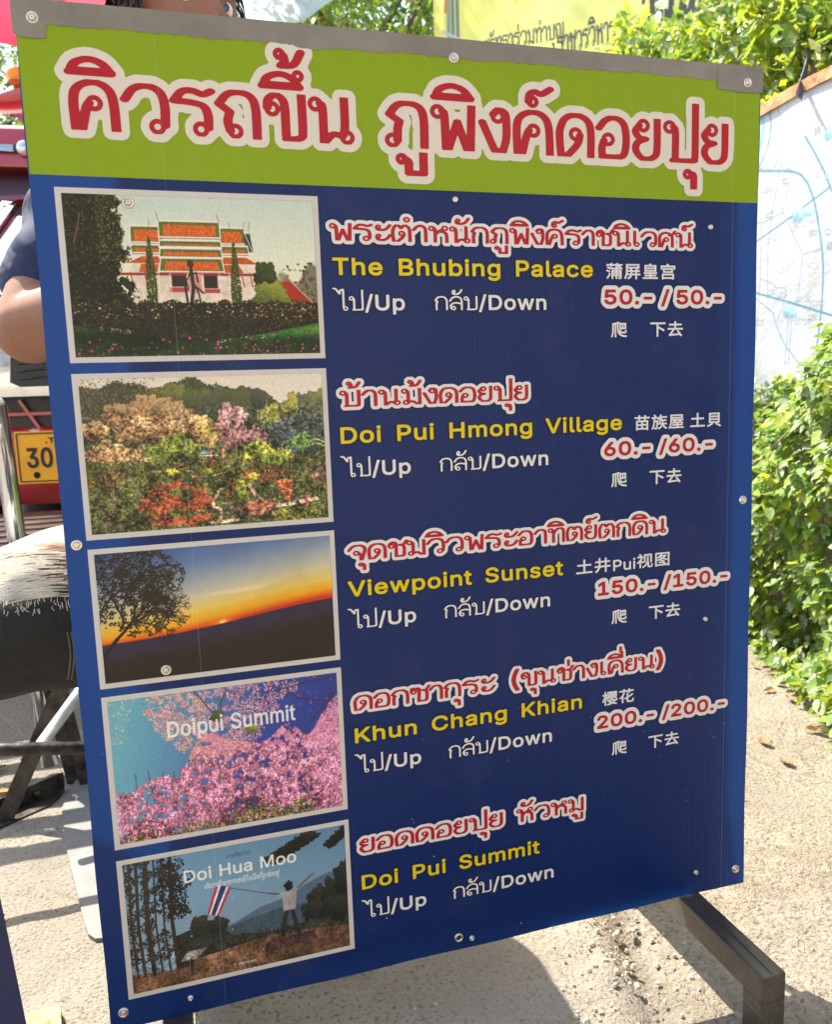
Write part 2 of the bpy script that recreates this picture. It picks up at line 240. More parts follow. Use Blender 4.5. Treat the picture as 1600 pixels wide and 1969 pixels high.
GL = json.loads('{"(":[68,[22,52,23,66,25,81,29,96,33,110,38,123,44,135,59,135,53,121,48,107,43,93,40,78,38,65,38,52,38,40,40,29,43,17,47,4,52,-9,59,-24,44,-24,35,-5,28,14,24,33]],")":[68,[9,-24,16,-9,21,4,25,17,28,29,30,40,30,52,30,65,28,78,25,93,21,107,15,121,9,135,24,135,30,123,35,110,40,96,43,81,45,66,46,52,45,32,40,13,34,-6,24,-24]],"-":[113,[84,61,84,47,29,47,29,61]],".":[47,[24,-1,19,0,16,2,13,6,12,10,13,15,16,18,19,21,24,22,28,21,32,18,34,15,35,10,34,6,32,2,28,0]],"/":[62,[59,133,18,-19,4,-19,45,133]],"0":[113,[57,-2,48,-1,40,2,32,6,26,12,21,19,17,28,14,39,13,50,12,64,13,77,14,88,17,99,21,108,26,115,33,121,40,125,48,128,57,129,66,128,74,125,81,121,87,115,92,108,96,99,99,88,101,77,101,64,101,50,99,39,96,28,92,19,87,12,81,6,74,2,66,-1],[57,12,63,13,68,15,73,18,78,26,83,36,85,49,86,64,85,79,83,91,78,101,73,109,68,112,63,114,57,115,51,114,45,112,41,109,35,101,31,91,28,79,27,64,28,49,31,36,35,26,41,18,45,15,51,13]],"1":[113,[19,0,19,14,98,14,98,0],[69,127,69,0,53,0,53,112,52,112,22,89,22,107,50,127]],"2":[113,[16,0,16,12,59,57,71,71,75,76,78,82,79,87,80,93,79,99,77,105,73,109,68,112,62,114,56,115,49,114,43,112,38,108,35,103,32,97,32,90,16,90,18,101,22,111,28,118,36,124,45,128,56,129,67,128,76,124,84,119,90,111,94,103,95,93,95,86,93,79,89,72,84,65,67,45,38,15,38,14,97,14,97,0]],"3":[113,[54,-2,43,-1,33,2,24,7,18,14,13,23,11,33,27,33,29,27,32,22,36,18,41,15,48,13,55,12,62,13,69,15,74,19,79,23,81,29,82,36,81,43,79,49,75,54,69,58,61,61,50,62,39,62,39,75,72,112,72,113,17,113,17,127,93,127,93,115,53,70,53,72,62,72,70,71,77,69,83,65,89,61,93,56,97,46,98,36,98,29,96,23,93,17,86,9,77,3,67,-1]],"4":[113,[10,26,10,40,62,127,78,127,27,41,103,41,103,26],[70,0,70,30,70,37,70,79,86,79,86,0]],"5":[113,[55,-2,45,-1,35,3,27,8,21,15,17,23,15,33,31,33,32,27,34,22,38,18,43,15,49,13,55,12,63,13,69,16,74,20,79,26,81,33,82,41,81,48,78,55,74,61,69,66,62,68,54,69,48,69,42,67,36,65,32,61,17,63,24,127,92,127,92,113,38,113,33,75,34,75,39,79,44,81,51,83,57,83,66,83,73,80,80,76,86,71,91,65,95,58,97,50,98,41,96,29,92,19,86,10,77,4,70,1,63,-1]],"6":[113,[57,-2,45,0,36,4,27,10,21,19,17,29,16,40,17,50,20,60,26,71,34,85,63,127,80,127,38,65,36,65,38,69,41,72,45,75,49,77,54,78,59,79,70,77,79,74,87,68,92,60,96,50,97,39,96,28,92,18,86,10,78,4,68,0],[57,12,64,13,70,16,75,20,79,25,81,32,82,39,81,47,79,53,75,59,70,63,64,65,57,66,50,65,43,63,38,59,34,53,32,47,31,40,32,32,34,25,38,20,43,16,50,13]],"7":[113,[24,0,81,112,81,113,16,113,16,127,98,127,98,112,41,0]],"8":[113,[57,-2,44,-1,34,3,25,8,19,15,14,24,13,34,14,42,16,49,20,55,25,60,31,64,38,66,38,67,32,69,27,72,23,77,20,82,18,89,18,95,19,104,23,112,29,119,36,124,46,128,57,129,67,128,77,124,84,119,90,112,94,104,95,95,94,85,90,77,86,72,81,69,75,67,75,66,82,64,88,60,93,55,97,49,99,42,100,34,100,27,98,21,95,15,88,8,79,3,69,-1],[57,12,64,13,71,15,77,18,81,23,83,28,84,35,83,41,81,47,76,52,71,56,64,58,57,59,49,58,42,56,37,52,32,47,30,41,29,35,30,28,32,23,36,18,42,15,49,13],[57,72,63,73,69,75,73,78,77,83,79,88,80,94,79,100,77,105,73,109,69,112,63,114,57,115,50,114,44,112,40,109,36,105,34,100,33,94,34,88,36,83,40,78,44,75,50,73]],"9":[113,[57,129,68,128,78,124,86,117,92,109,96,98,97,87,96,77,93,67,88,56,79,42,50,0,33,0,75,62,77,62,75,58,72,55,68,53,64,50,60,49,54,49,44,50,34,54,27,59,21,67,17,77,16,88,17,99,21,109,27,117,36,124,45,128],[57,115,50,114,44,112,38,107,35,102,32,95,31,88,32,80,35,74,38,68,44,64,50,62,57,61,64,62,70,64,75,68,79,74,81,80,82,88,81,95,79,102,75,107,70,112,64,114]],"A":[120,[4,0,50,127,69,127,116,0,99,0,72,76,66,93,58,120,61,120,53,93,48,76,21,0],[27,36,27,50,92,50,92,36]],"B":[114,[15,0,15,127,60,127,72,126,82,123,90,117,95,110,98,102,100,93,99,86,97,80,93,75,89,71,84,69,79,67,79,66,85,64,91,61,96,57,101,51,104,43,104,34,103,25,100,17,94,10,86,4,75,1,62,0],[31,14,61,14,70,15,77,17,82,20,86,24,88,29,89,34,88,40,86,46,82,51,76,54,70,57,62,58,31,58],[31,71,59,71,66,72,72,74,77,77,81,82,83,87,84,93,83,98,81,103,78,107,74,110,67,112,60,113,31,113]],"C":[128,[67,-2,56,-1,46,2,38,6,30,12,23,20,17,29,13,39,11,51,10,64,11,76,13,88,17,98,23,107,30,115,38,121,46,125,56,128,67,129,76,128,85,126,93,123,101,118,107,112,112,105,116,96,118,87,102,87,100,93,97,99,94,103,89,107,84,110,79,112,73,114,67,114,59,113,52,111,46,108,40,104,35,98,31,91,28,83,26,74,26,64,26,53,28,44,31,36,35,29,40,24,46,19,52,16,59,14,67,13,73,14,79,15,84,17,89,20,94,24,97,29,100,34,102,40,118,40,116,31,112,23,107,16,101,9,93,5,85,1,76,-1]],"D":[126,[55,0,24,0,24,14,54,14,63,15,72,17,79,20,86,25,91,30,95,37,99,49,100,64,99,78,95,90,91,97,86,103,80,107,73,110,65,112,55,113,23,113,23,127,56,127,68,126,79,124,88,120,96,114,103,107,108,98,112,88,115,76,115,64,115,51,112,40,108,30,103,21,96,14,88,8,78,3,67,1],[31,127,31,0,15,0,15,127]],"G":[130,[67,-2,56,-1,46,2,37,6,29,12,23,20,17,29,13,39,11,51,10,64,11,76,13,88,17,98,23,107,29,115,37,121,46,125,56,128,66,129,76,128,85,126,93,122,101,117,107,111,112,104,116,96,119,87,102,87,100,93,97,98,93,103,89,107,84,110,79,112,73,113,66,114,59,113,52,111,46,108,40,104,35,98,31,91,28,83,26,74,26,64,26,53,28,44,31,36,35,29,40,24,46,19,53,16,60,14,67,13,77,14,86,18,94,23,99,31,103,40,104,51,109,50,71,50,71,64,119,64,119,50,119,40,116,31,113,23,108,16,101,10,94,5,86,1,77,-1]],"H":[129,[15,0,15,127,31,127,31,72,98,72,98,127,114,127,114,0,98,0,98,58,31,58,31,0]],"I":[75,[8,0,8,14,30,14,30,113,8,113,8,127,67,127,67,113,46,113,46,14,67,14,67,0]],"K":[117,[26,36,26,54,35,65,44,76,53,86,91,127,112,127,58,69,57,69],[15,0,15,127,31,127,31,84,31,56,31,48,31,0],[93,0,47,65,57,77,112,0]],"M":[157,[15,0,15,127,38,127,69,47,72,40,75,31,78,21,80,12,77,12,79,21,82,30,86,40,88,47,119,127,142,127,142,0,126,0,126,73,126,82,126,92,127,103,127,114,128,114,124,102,120,91,117,80,114,73,85,0,72,0,43,73,40,80,36,90,32,102,28,114,30,114,30,104,30,93,30,82,30,73,30,0]],"N":[131,[15,0,15,127,34,127,86,46,91,38,97,27,103,14,101,13,100,27,100,39,100,49,100,127,116,127,116,0,97,0,51,73,44,83,37,95,27,113,30,113,31,96,31,82,31,73,31,0]],"P":[111,[15,0,15,127,59,127,68,127,76,125,83,122,89,118,94,113,97,107,101,98,102,87,101,76,97,66,94,61,89,56,83,52,76,49,68,47,59,46,27,46,27,61,58,61,67,61,74,64,80,68,83,73,85,80,86,87,85,94,83,100,80,106,74,110,67,112,58,113,31,113,31,0]],"S":[112,[56,-2,43,-1,32,2,23,8,16,15,12,24,10,34,26,34,28,27,31,22,36,18,42,15,48,13,56,12,64,13,71,15,78,18,82,23,85,28,86,35,86,40,83,45,79,48,74,51,61,56,46,60,36,63,28,67,22,72,17,78,14,85,13,93,14,100,16,106,19,112,26,119,34,124,45,128,57,129,69,128,79,124,88,119,94,112,99,104,100,94,84,94,83,100,80,105,76,109,70,112,64,114,56,115,49,114,42,112,36,109,32,105,30,100,29,94,30,88,33,83,37,80,42,77,53,73,66,70,78,66,84,63,90,59,95,55,99,49,101,43,102,35,101,25,97,16,90,8,81,3,69,-1]],"T":[112,[8,113,8,127,104,127,104,113,64,113,64,0,48,0,48,113]],"U":[129,[65,-2,55,-1,46,1,38,4,32,8,26,14,21,20,18,27,16,35,15,43,15,127,31,127,31,45,32,36,35,28,40,22,47,17,55,14,65,13,74,14,83,17,89,22,94,28,97,36,98,45,98,127,114,127,114,43,114,35,112,27,108,20,103,14,98,8,91,4,83,1,74,-1]],"V":[120,[51,0,4,127,21,127,48,52,54,34,62,8,59,8,67,35,72,52,99,127,116,127,69,0]],"W":[172,[39,0,4,127,21,127,41,49,44,36,47,23,49,10,47,10,50,23,53,36,56,49,77,127,95,127,115,49,119,36,122,23,124,10,122,10,125,23,128,36,131,49,151,127,167,127,133,0,114,0,92,81,88,98,84,119,87,119,84,99,79,81,58,0]],"a":[97,[40,-2,31,-1,24,1,17,5,12,11,9,18,8,27,8,34,11,40,15,45,19,48,25,51,31,53,45,55,58,57,63,57,66,59,68,61,69,64,68,70,67,74,64,78,60,80,55,82,49,83,43,82,37,81,33,78,29,75,27,72,25,68,10,73,14,81,20,87,26,91,33,94,41,96,48,96,60,95,66,93,71,90,76,86,81,80,83,72,84,63,84,0,69,0,69,13,68,13,63,6,59,3,54,0,48,-2],[43,11,50,12,57,15,62,19,66,23,68,29,69,34,69,47,65,45,58,44,50,43,44,42,34,40,29,38,26,35,24,31,23,26,24,22,25,18,28,15,32,13,37,12]],"b":[106,[57,-2,49,-1,43,1,38,4,34,8,30,15,28,15,28,0,13,0,13,127,28,127,28,80,30,80,34,86,38,90,43,93,49,95,57,96,65,95,72,93,78,90,84,86,89,80,92,73,96,61,98,47,96,33,92,21,89,14,84,9,78,4,72,1,65,-1],[55,12,63,13,70,16,75,22,79,29,81,38,82,47,81,57,79,65,75,72,70,78,63,81,55,82,47,81,40,78,35,73,31,66,29,57,28,47,29,37,31,29,35,22,40,16,47,13]],"c":[99,[52,-2,44,-1,36,1,29,4,23,9,18,14,14,21,11,29,9,38,9,47,9,56,11,65,14,73,18,80,23,85,29,90,36,93,44,95,52,96,59,96,65,94,71,92,76,89,81,85,85,80,88,75,90,69,76,65,73,72,67,78,61,81,52,82,43,81,36,78,31,72,27,65,25,56,24,47,25,38,27,29,31,22,36,16,43,13,52,12,61,13,68,17,73,22,76,29,91,26,88,19,85,14,81,9,77,5,71,2,65,0,59,-2]],"e":[101,[53,-2,44,-1,36,1,29,4,23,9,18,14,14,21,10,33,9,47,10,60,14,72,18,79,23,85,29,90,36,93,43,95,51,96,59,95,66,94,73,90,80,85,85,79,89,70,92,60,93,48,93,42,19,42,19,55,84,55,77,51,77,59,74,67,71,74,66,78,59,82,51,83,43,81,37,78,31,74,27,67,25,60,24,53,24,44,25,35,28,27,32,20,38,15,45,12,53,12,59,12,63,13,68,15,71,18,74,22,76,26,91,23,88,16,84,10,78,5,71,1,62,-1]],"g":[106,[52,-38,42,-37,33,-35,26,-32,21,-28,16,-23,13,-17,25,-10,30,-16,34,-20,39,-22,44,-24,52,-24,59,-24,65,-22,71,-19,75,-14,77,-9,78,-1,78,17,77,17,72,10,68,7,63,4,57,2,49,1,38,3,28,7,23,11,18,16,14,23,11,30,9,38,9,48,10,62,14,73,18,80,22,86,28,90,34,93,41,95,49,96,57,95,63,93,68,90,72,86,77,80,78,80,78,95,93,95,93,-2,93,-10,91,-17,88,-22,81,-29,73,-34,63,-37],[51,15,59,16,66,19,71,24,75,30,77,38,78,48,77,58,75,66,71,73,66,78,59,81,51,82,43,81,36,78,31,73,27,66,25,57,24,48,25,39,27,31,31,24,36,19,43,16]],"h":[103,[28,57,28,0,13,0,13,127,28,127,28,72,26,72,29,80,33,86,38,91,44,94,50,95,57,96,66,95,74,92,80,87,85,80,88,71,89,60,89,0,74,0,74,59,73,66,71,71,68,76,64,80,59,82,52,82,46,82,40,79,35,76,32,71,29,64]],"i":[42,[13,0,13,95,28,95,28,0],[21,111,17,111,13,114,11,117,10,121,11,125,13,128,17,130,21,131,25,130,28,128,31,125,32,121,31,117,28,114,25,111]],"l":[47,[35,-1,28,0,23,2,18,5,16,9,14,15,13,21,13,127,28,127,28,25,29,19,30,16,32,14,37,13,40,13,42,14,45,1,40,0]],"m":[152,[13,0,13,95,28,95,28,74,27,74,29,81,33,86,38,91,43,94,49,96,55,97,61,96,67,94,72,90,77,83,80,74,78,74,80,80,84,86,89,90,95,94,102,96,109,97,117,96,124,93,130,88,135,82,138,74,139,64,139,0,124,0,124,63,123,70,121,75,118,78,112,82,105,83,99,82,94,80,89,77,86,73,84,68,84,62,84,0,69,0,69,65,68,70,66,74,63,78,57,81,50,83,44,82,39,80,35,77,31,72,29,67,28,59,28,0]],"n":[102,[28,57,28,0,13,0,13,95,28,95,28,72,26,72,29,80,33,86,38,91,44,94,50,95,57,96,66,95,74,92,80,87,85,80,88,71,89,60,89,0,74,0,74,59,73,66,71,71,68,76,64,80,59,82,52,82,46,82,40,79,35,76,32,71,29,64]],"o":[104,[52,-2,44,-1,36,1,29,4,23,9,18,14,14,21,11,29,9,38,9,47,9,56,11,65,14,73,18,80,23,85,29,90,36,93,44,95,52,96,60,95,68,93,75,90,81,85,86,80,90,73,93,65,95,56,95,47,95,38,93,29,90,21,86,14,81,9,75,4,68,1,60,-1],[52,12,61,13,68,16,73,22,77,29,79,38,80,47,79,56,77,65,73,72,68,78,61,81,52,82,43,81,36,78,31,72,27,65,25,56,24,47,25,38,27,29,31,22,36,16,43,13]],"p":[106,[13,-36,13,95,28,95,28,80,30,80,34,86,38,90,43,93,49,95,57,96,65,95,72,93,78,90,84,86,89,80,92,73,96,61,98,47,96,33,92,21,89,14,84,9,78,4,72,1,65,-1,57,-2,49,-1,43,1,38,4,34,8,30,15,28,15,28,-36],[55,12,63,13,70,16,75,22,79,29,81,38,82,47,81,57,79,65,75,72,70,78,63,81,55,82,47,81,40,78,35,73,31,66,29,57,28,47,29,37,31,29,35,22,40,16,47,13]],"s":[91,[45,-2,36,-1,28,1,21,4,15,9,11,16,9,24,23,27,26,20,31,15,37,12,45,11,54,12,61,16,66,20,67,26,66,30,64,34,59,37,53,39,37,43,26,46,18,52,15,57,12,62,12,68,13,76,16,83,22,88,29,93,37,95,47,96,56,95,63,93,70,90,75,85,78,79,81,72,67,69,65,74,61,79,55,82,47,83,39,82,33,79,29,75,27,69,28,65,31,61,36,58,43,56,57,52,69,48,77,43,80,38,82,33,83,27,82,19,78,12,72,6,65,2,56,-1]],"t":[57,[51,95,51,82,2,82,2,95],[16,118,31,118,31,24,32,19,34,15,37,13,43,12,46,13,50,13,53,0,48,-1,42,-1,34,0,28,2,23,5,19,10,17,16,16,23]],"u":[103,[46,-1,37,0,29,3,22,8,17,15,14,24,13,35,13,95,28,95,28,36,29,29,31,23,34,19,39,15,44,13,50,13,56,13,62,15,67,19,71,24,73,31,74,38,74,95,89,95,89,0,75,0,75,23,77,23,73,15,69,9,64,4,56,0]],"w":[142,[34,0,6,95,22,95,33,53,38,34,44,10,41,10,46,34,52,53,63,95,79,95,90,53,95,34,101,10,98,10,103,34,108,53,120,95,136,95,107,0,92,0,80,43,76,56,73,70,69,84,73,84,69,70,66,56,62,43,50,0]],"蒲":[250,[22,146,37,139,51,130,62,122,73,137,62,145,47,152,32,159],[10,99,33,87,53,75,63,89,51,97,36,105,20,112],[16,-7,31,-19,51,15,70,50,57,61,36,24],[87,105,87,-20,105,-20,105,23,146,23,146,-19,164,-19,164,23,208,23,208,-1,208,-3,207,-4,204,-5,181,-5,184,-12,187,-20,206,-19,218,-17,223,-14,226,-9,226,-1,226,105,164,105,164,124,237,124,237,140,216,140,224,151,209,160,192,169,183,159,200,150,214,140,164,140,164,158,176,158,176,177,237,177,237,193,176,193,176,210,157,210,157,193,92,193,92,210,73,210,73,193,14,193,14,177,73,177,73,158,92,158,92,177,157,177,157,161,146,161,146,140,78,140,78,124,146,124,146,105],[146,57,146,37,105,37,105,57],[164,57,208,57,208,37,164,37],[146,71,105,71,105,90,146,90],[164,71,164,90,208,90,208,71]],"屏":[250,[87,132,95,119,102,107,119,113,112,125,104,137],[53,182,204,182,204,156,53,156],[34,198,34,115,33,85,30,52,22,19,8,-10,16,-15,24,-21,39,11,48,46,52,82,53,115,53,140,223,140,223,198],[185,138,177,122,168,105,63,105,63,89,102,89,102,65,102,55,57,55,57,39,99,39,94,26,85,15,72,3,54,-7,61,-13,66,-21,89,-8,104,6,113,22,119,39,170,39,170,-20,189,-20,189,39,237,39,237,55,189,55,189,89,230,89,230,105,187,105,205,132],[170,55,120,55,121,64,121,89,170,89]],"皇":[250,[60,135,191,135,191,113,60,113],[60,172,191,172,191,150,60,150],[16,3,16,-14,235,-14,235,3,136,3,136,25,209,25,209,41,136,41,136,62,221,62,221,79,31,79,31,62,116,62,116,41,43,41,43,25,116,25,116,3],[116,210,112,199,107,187,42,187,42,97,210,97,210,187,128,187,138,208]],"宫":[250,[73,126,178,126,178,97,73,97],[55,142,55,81,196,81,196,142],[40,60,40,-20,58,-20,58,-11,194,-11,194,-19,213,-19,213,60],[58,6,58,43,194,43,194,6],[105,206,112,194,117,182,21,182,21,129,40,129,40,163,210,163,210,129,230,129,230,182,140,182,133,197,124,212]],"苗":[250,[115,8,56,8,56,52,115,52],[133,8,133,52,194,52,194,8],[38,126,38,-20,56,-20,56,-9,194,-9,194,-20,213,-20,213,126],[115,69,56,69,56,108,115,108],[133,69,133,108,194,108,194,69],[159,210,159,181,91,181,91,210,72,210,72,181,14,181,14,164,72,164,72,135,91,135,91,164,159,164,159,135,177,135,177,164,236,164,236,181,177,181,177,210]],"族":[250,[140,210,130,183,117,157,101,136,109,131,116,126,127,142,138,161,238,161,238,178,146,178,152,192,157,206],[147,153,138,131,126,111,113,94,120,89,128,84,137,96,147,110,167,110,167,82,166,73,112,73,112,56,164,56,158,40,148,23,130,8,105,-7,111,-13,117,-20,140,-6,158,9,170,25,178,41,187,22,199,5,213,-8,230,-19,235,-11,242,-4,224,6,209,20,197,37,188,56,237,56,237,73,184,73,184,82,184,110,227,110,227,127,155,127,164,149],[38,203,52,186,63,169,10,169,10,152,39,152,38,118,37,87,34,59,28,33,20,11,9,-7,16,-13,22,-20,36,3,46,31,52,63,55,99,84,99,82,46,80,17,76,4,73,2,69,1,48,2,51,-6,53,-15,66,-15,77,-15,83,-14,88,-11,92,-7,96,9,99,44,101,108,101,116,56,116,56,152,107,152,107,169,64,169,79,177,68,193,54,211]],"屋":[250,[54,182,203,182,203,157,54,157],[35,197,35,128,35,94,31,58,23,22,9,-11,17,-15,25,-20,40,15,49,53,53,92,54,128,54,141,221,141,221,197],[71,61,85,64,132,67,132,45,67,45,67,30,132,30,132,3,48,3,48,-13,237,-13,237,3,150,3,150,30,218,30,218,45,150,45,150,69,197,71,205,63,213,55,227,65,213,79,195,94,176,108,229,108,229,123,56,123,56,108,104,108,89,94,79,86,72,81,65,78],[162,100,181,85,97,81,113,94,127,108,176,108]],"土":[250,[115,209,115,130,29,130,29,111,115,111,115,10,13,10,13,-9,237,-9,237,10,135,10,135,111,221,111,221,130,135,130,135,209]],"貝":[250,[146,23,185,0,219,-21,235,-7,200,14,161,35],[64,135,189,135,189,106,64,106],[64,89,189,89,189,59,64,59],[64,181,189,181,189,152,64,152],[45,198,45,42,209,42,209,198],[87,35,67,20,41,6,14,-6,22,-13,29,-20,56,-8,83,7,106,24]],"爬":[250,[118,209,93,200,61,191,27,184,27,99,27,72,24,43,18,16,7,-10,14,-15,21,-20,33,7,40,38,43,69,44,99,44,172,65,176,65,-18,81,-18,81,180,101,186,100,122,104,72,117,34,141,7,179,-11,234,-20,237,-11,242,-3,189,5,152,21,130,47,119,83,116,130,117,190,134,196],[177,173,177,120,154,120,154,173],[190,173,213,173,213,120,190,120],[137,189,137,67,139,53,143,45,152,41,166,40,210,40,222,42,230,48,235,60,237,78,229,81,222,85,221,70,219,61,215,57,209,56,168,56,159,57,155,60,154,67,154,104,230,104,230,189]],"下":[250,[14,192,14,173,110,173,110,-20,130,-20,130,113,160,96,188,78,210,62,223,80,198,97,165,115,134,132,130,128,130,173,237,173,237,192]],"去":[250,[36,-12,52,-8,96,-4,196,4,203,-7,209,-18,227,-8,211,17,191,45,168,72,151,64,169,43,185,21,61,12,80,34,98,59,116,86,238,86,238,105,135,105,135,152,219,152,219,171,135,171,135,210,115,210,115,171,33,171,33,152,115,152,115,105,13,105,13,86,93,86,75,59,59,37,49,23,42,15,35,10,30,7,34,-3]],"井":[250,[23,158,23,140,72,140,72,112,71,96,70,81,15,81,15,62,67,62,61,42,52,24,37,7,18,-9,26,-15,34,-23,56,-4,71,16,82,38,88,62,161,62,161,-20,180,-20,180,62,236,62,236,81,180,81,180,140,230,140,230,158,180,158,180,209,161,209,161,158,91,158,91,209,72,209,72,158],[90,81,91,112,91,140,161,140,161,81]],"视":[250,[113,198,113,65,131,65,131,181,208,181,208,65,227,65,227,198],[39,201,52,184,62,168,77,178,67,194,53,210],[159,162,159,114,158,93,155,72,148,51,135,31,116,11,89,-6,95,-13,101,-20,125,-4,144,14,158,33,168,54,168,5,169,-5,173,-12,181,-15,192,-16,214,-16,227,-14,235,-6,239,9,241,33,233,36,226,41,225,19,223,6,220,0,215,-2,194,-2,189,-1,186,2,185,7,185,69,173,69,175,84,177,99,177,113,177,162],[16,167,16,150,76,150,63,126,47,104,29,85,10,69,15,61,19,51,33,63,48,78,48,-20,65,-20,65,88,79,70,90,55,102,70,70,106,81,123,91,142,99,161,89,168,86,167]],"图":[250,[94,70,115,64,136,57,153,50,161,62,144,69,123,76,102,81],[69,38,105,32,141,24,171,15,179,29,149,38,113,45,78,51],[21,199,21,-20,39,-20,39,-10,211,-10,211,-20,229,-20,229,199],[39,7,39,182,211,182,211,7],[104,177,88,157,69,139,48,124,55,119,61,113,73,121,84,131,97,119,111,109,89,99,66,92,44,87,49,79,53,71,77,78,103,87,127,99,149,89,172,80,195,74,200,82,206,88,184,93,162,100,142,108,160,121,175,135,187,152,177,158,174,157,109,157,119,172],[95,141,96,143,161,143,151,133,139,124,127,116,114,124,104,132]],"樱":[250,[88,202,88,117,101,117,101,188,141,188,141,117,154,117,154,202],[120,108,135,97,147,86,156,96,144,106,129,116],[164,202,164,117,177,117,177,188,217,188,217,117,230,117,230,202],[116,179,115,155,113,136,110,120,105,108,96,98,85,90,90,97,76,117,61,140,61,144,83,144,83,162,61,162,61,210,44,210,44,162,11,162,11,144,43,144,33,109,21,76,7,49,12,41,16,31,26,50,36,73,44,100,44,-20,61,-20,61,117,71,98,79,83,82,87,86,82,89,77,103,86,114,97,121,112,125,130,128,152,128,179],[82,65,82,50,122,50,113,35,104,22,125,17,148,10,129,4,107,-1,79,-5,83,-12,86,-20,120,-14,148,-7,170,2,198,-9,220,-19,234,-7,212,3,186,13,195,24,203,36,209,50,241,50,241,65,150,65,158,82,140,86,130,65],[167,20,129,31,141,50,189,50,184,38,176,28],[205,114,195,106,212,91,225,77,236,85,222,99],[192,179,191,154,189,134,186,118,179,106,169,96,155,89,160,83,163,78,177,85,188,95,195,106,201,125,204,149,205,179]],"花":[250,[213,121,195,108,173,94,149,81,149,140,130,140,130,71,92,54,96,47,99,39,130,53,130,15,132,0,137,-10,147,-15,162,-16,209,-16,223,-14,232,-6,237,9,240,33,231,36,223,41,221,21,219,9,214,4,208,2,164,2,156,3,152,4,150,8,149,15,149,62,178,76,204,91,227,106],[77,141,64,119,49,99,31,80,13,65,28,52,41,63,54,76,54,-20,73,-20,73,100,85,117,95,135],[157,210,157,186,94,186,94,210,75,210,75,186,15,186,15,168,75,168,75,146,94,146,94,168,157,168,157,145,176,145,176,168,235,168,235,186,176,186,176,210]]}')

def smooth(pts, k=7):
    n = len(pts)
    if n < 3: return pts
    q = [2*pts[0]-pts[1]] + pts + [2*pts[-1]-pts[-2]]
    out = []
    for i in range(1, n):
        a, b, c, d = q[i-1], q[i], q[i+1], q[i+2]
        for j in range(k):
            t = j/k
            out.append(.5*((2*b) + (c-a)*t + (2*a-5*b+4*c-d)*t*t + (3*b-a-3*c+d)*t**3))
    out.append(pts[-1])
    return out

def seg_dist(X, Y, pts, kx=1., ky=1.):
    """distance from every grid point to a polyline, measured with an elliptical pen"""
    best = np.full(X.shape, 1e9)
    for (x0, y0), (x1, y1) in zip(pts[:-1], pts[1:]):
        ax, ay, bx, by = x0/kx, y0/ky, x1/kx, y1/ky
        dx, dy = bx-ax, by-ay
        L = dx*dx+dy*dy+1e-12
        px, py = X/kx-ax, Y/ky-ay
        t = np.clip((px*dx+py*dy)/L, 0, 1)
        best = np.minimum(best, (px-t*dx)**2+(py-t*dy)**2)
    return np.sqrt(best)

def stroke_sdf(X, Y, spec, ox, oy, sc, lo, hi, pen):
    hx, hy, rr = pen
    f = np.full(X.shape, 1e9)
    x, y = (X-ox)/sc, (Y-oy)/sc
    for s in spec.split('/'):
        k, *v = s.split()
        v = [float(t)/100 for t in v]
        if k == 'O':
            r = (v[2] if len(v) > 2 else .112)
            g = np.abs(np.hypot(x-v[0], y-v[1])-r)-rr
        else:
            pts = [np.array(p) for p in zip(v[0::2], v[1::2])]
            if k == 'S': pts = smooth(pts)
            m = min(hx, hy)
            g = (seg_dist(x, y, pts, hx, hy)-1)*m
        f = np.minimum(f, g)
    f = np.maximum(f, np.maximum(lo/100-y, y-hi/100))
    return f*sc

def poly_sdf(X, Y, loops, ox, oy, sx, sy, bold):
    """loops in em, scaled; nonzero winding decides the inside"""
    x, y = (X-ox), (Y-oy)
    w = np.zeros(X.shape); best = np.full(X.shape, 1e9)
    for lp in loops:
        P = np.array(lp, float).reshape(-1, 2)/250*(sx, sy)
        Q = np.roll(P, -1, 0)
        for (x0, y0), (x1, y1) in zip(P, Q):
            dx, dy = x1-x0, y1-y0
            px, py = x-x0, y-y0
            t = np.clip((px*dx+py*dy)/(dx*dx+dy*dy+1e-14), 0, 1)
            best = np.minimum(best, (px-t*dx)**2+(py-t*dy)**2)
            if y0 != y1:
                c = dx*py-dy*px
                up = (y0 <= y) & (y1 > y) & (c > 0)
                dn = (y1 <= y) & (y0 > y) & (c < 0)
                w += up; w -= dn
    d = np.sqrt(best)
    return np.where(w != 0, -d, d)-bold

def layout(text, style):
    """glyph placements in units of the letter height"""
    th, lat, gap, sp = style.get('thai', 1.), style.get('latin', 1.), style.get('gap', .03), style.get('space', .5)
    x = 0; out = []; vowel = False; right = 0
    for ch in text:
        if ch == ' ':
            x += sp
        elif ch in THAI:
            W, lo, hi, s = THAI[ch]
            out.append(('t', s, x, 0, lo, hi, th)); x += W/100*th+gap; right = x-gap-.02*th; vowel = False
            if ch == 'ป': right -= .0
        elif ch in MARK:
            lo, hi, s = MARK[ch]
            dy = 0
            if ch in '้่์' and vowel: dy = .42*th
            if ch in 'ิีึืั': vowel = True
            dx = -.12*th if (ch in 'ั' and False) else 0
            out.append(('t', s, right+dx, dy, lo, hi, th))
        elif ch in GL:
            adv, *loops = GL[ch]
            cjk = ord(ch) > 0x2000
            bb = style.get('bold', .05); sc = style.get('cjk', 1.16) if cjk else (lat-2*bb)/.508
            out.append(('p', loops, x, bb if not cjk else .10*sc, 0, 0, sc))
            x += adv/250*sc+(style.get('cgap', 0) if cjk else gap*style.get('lgap', .6))
    return out

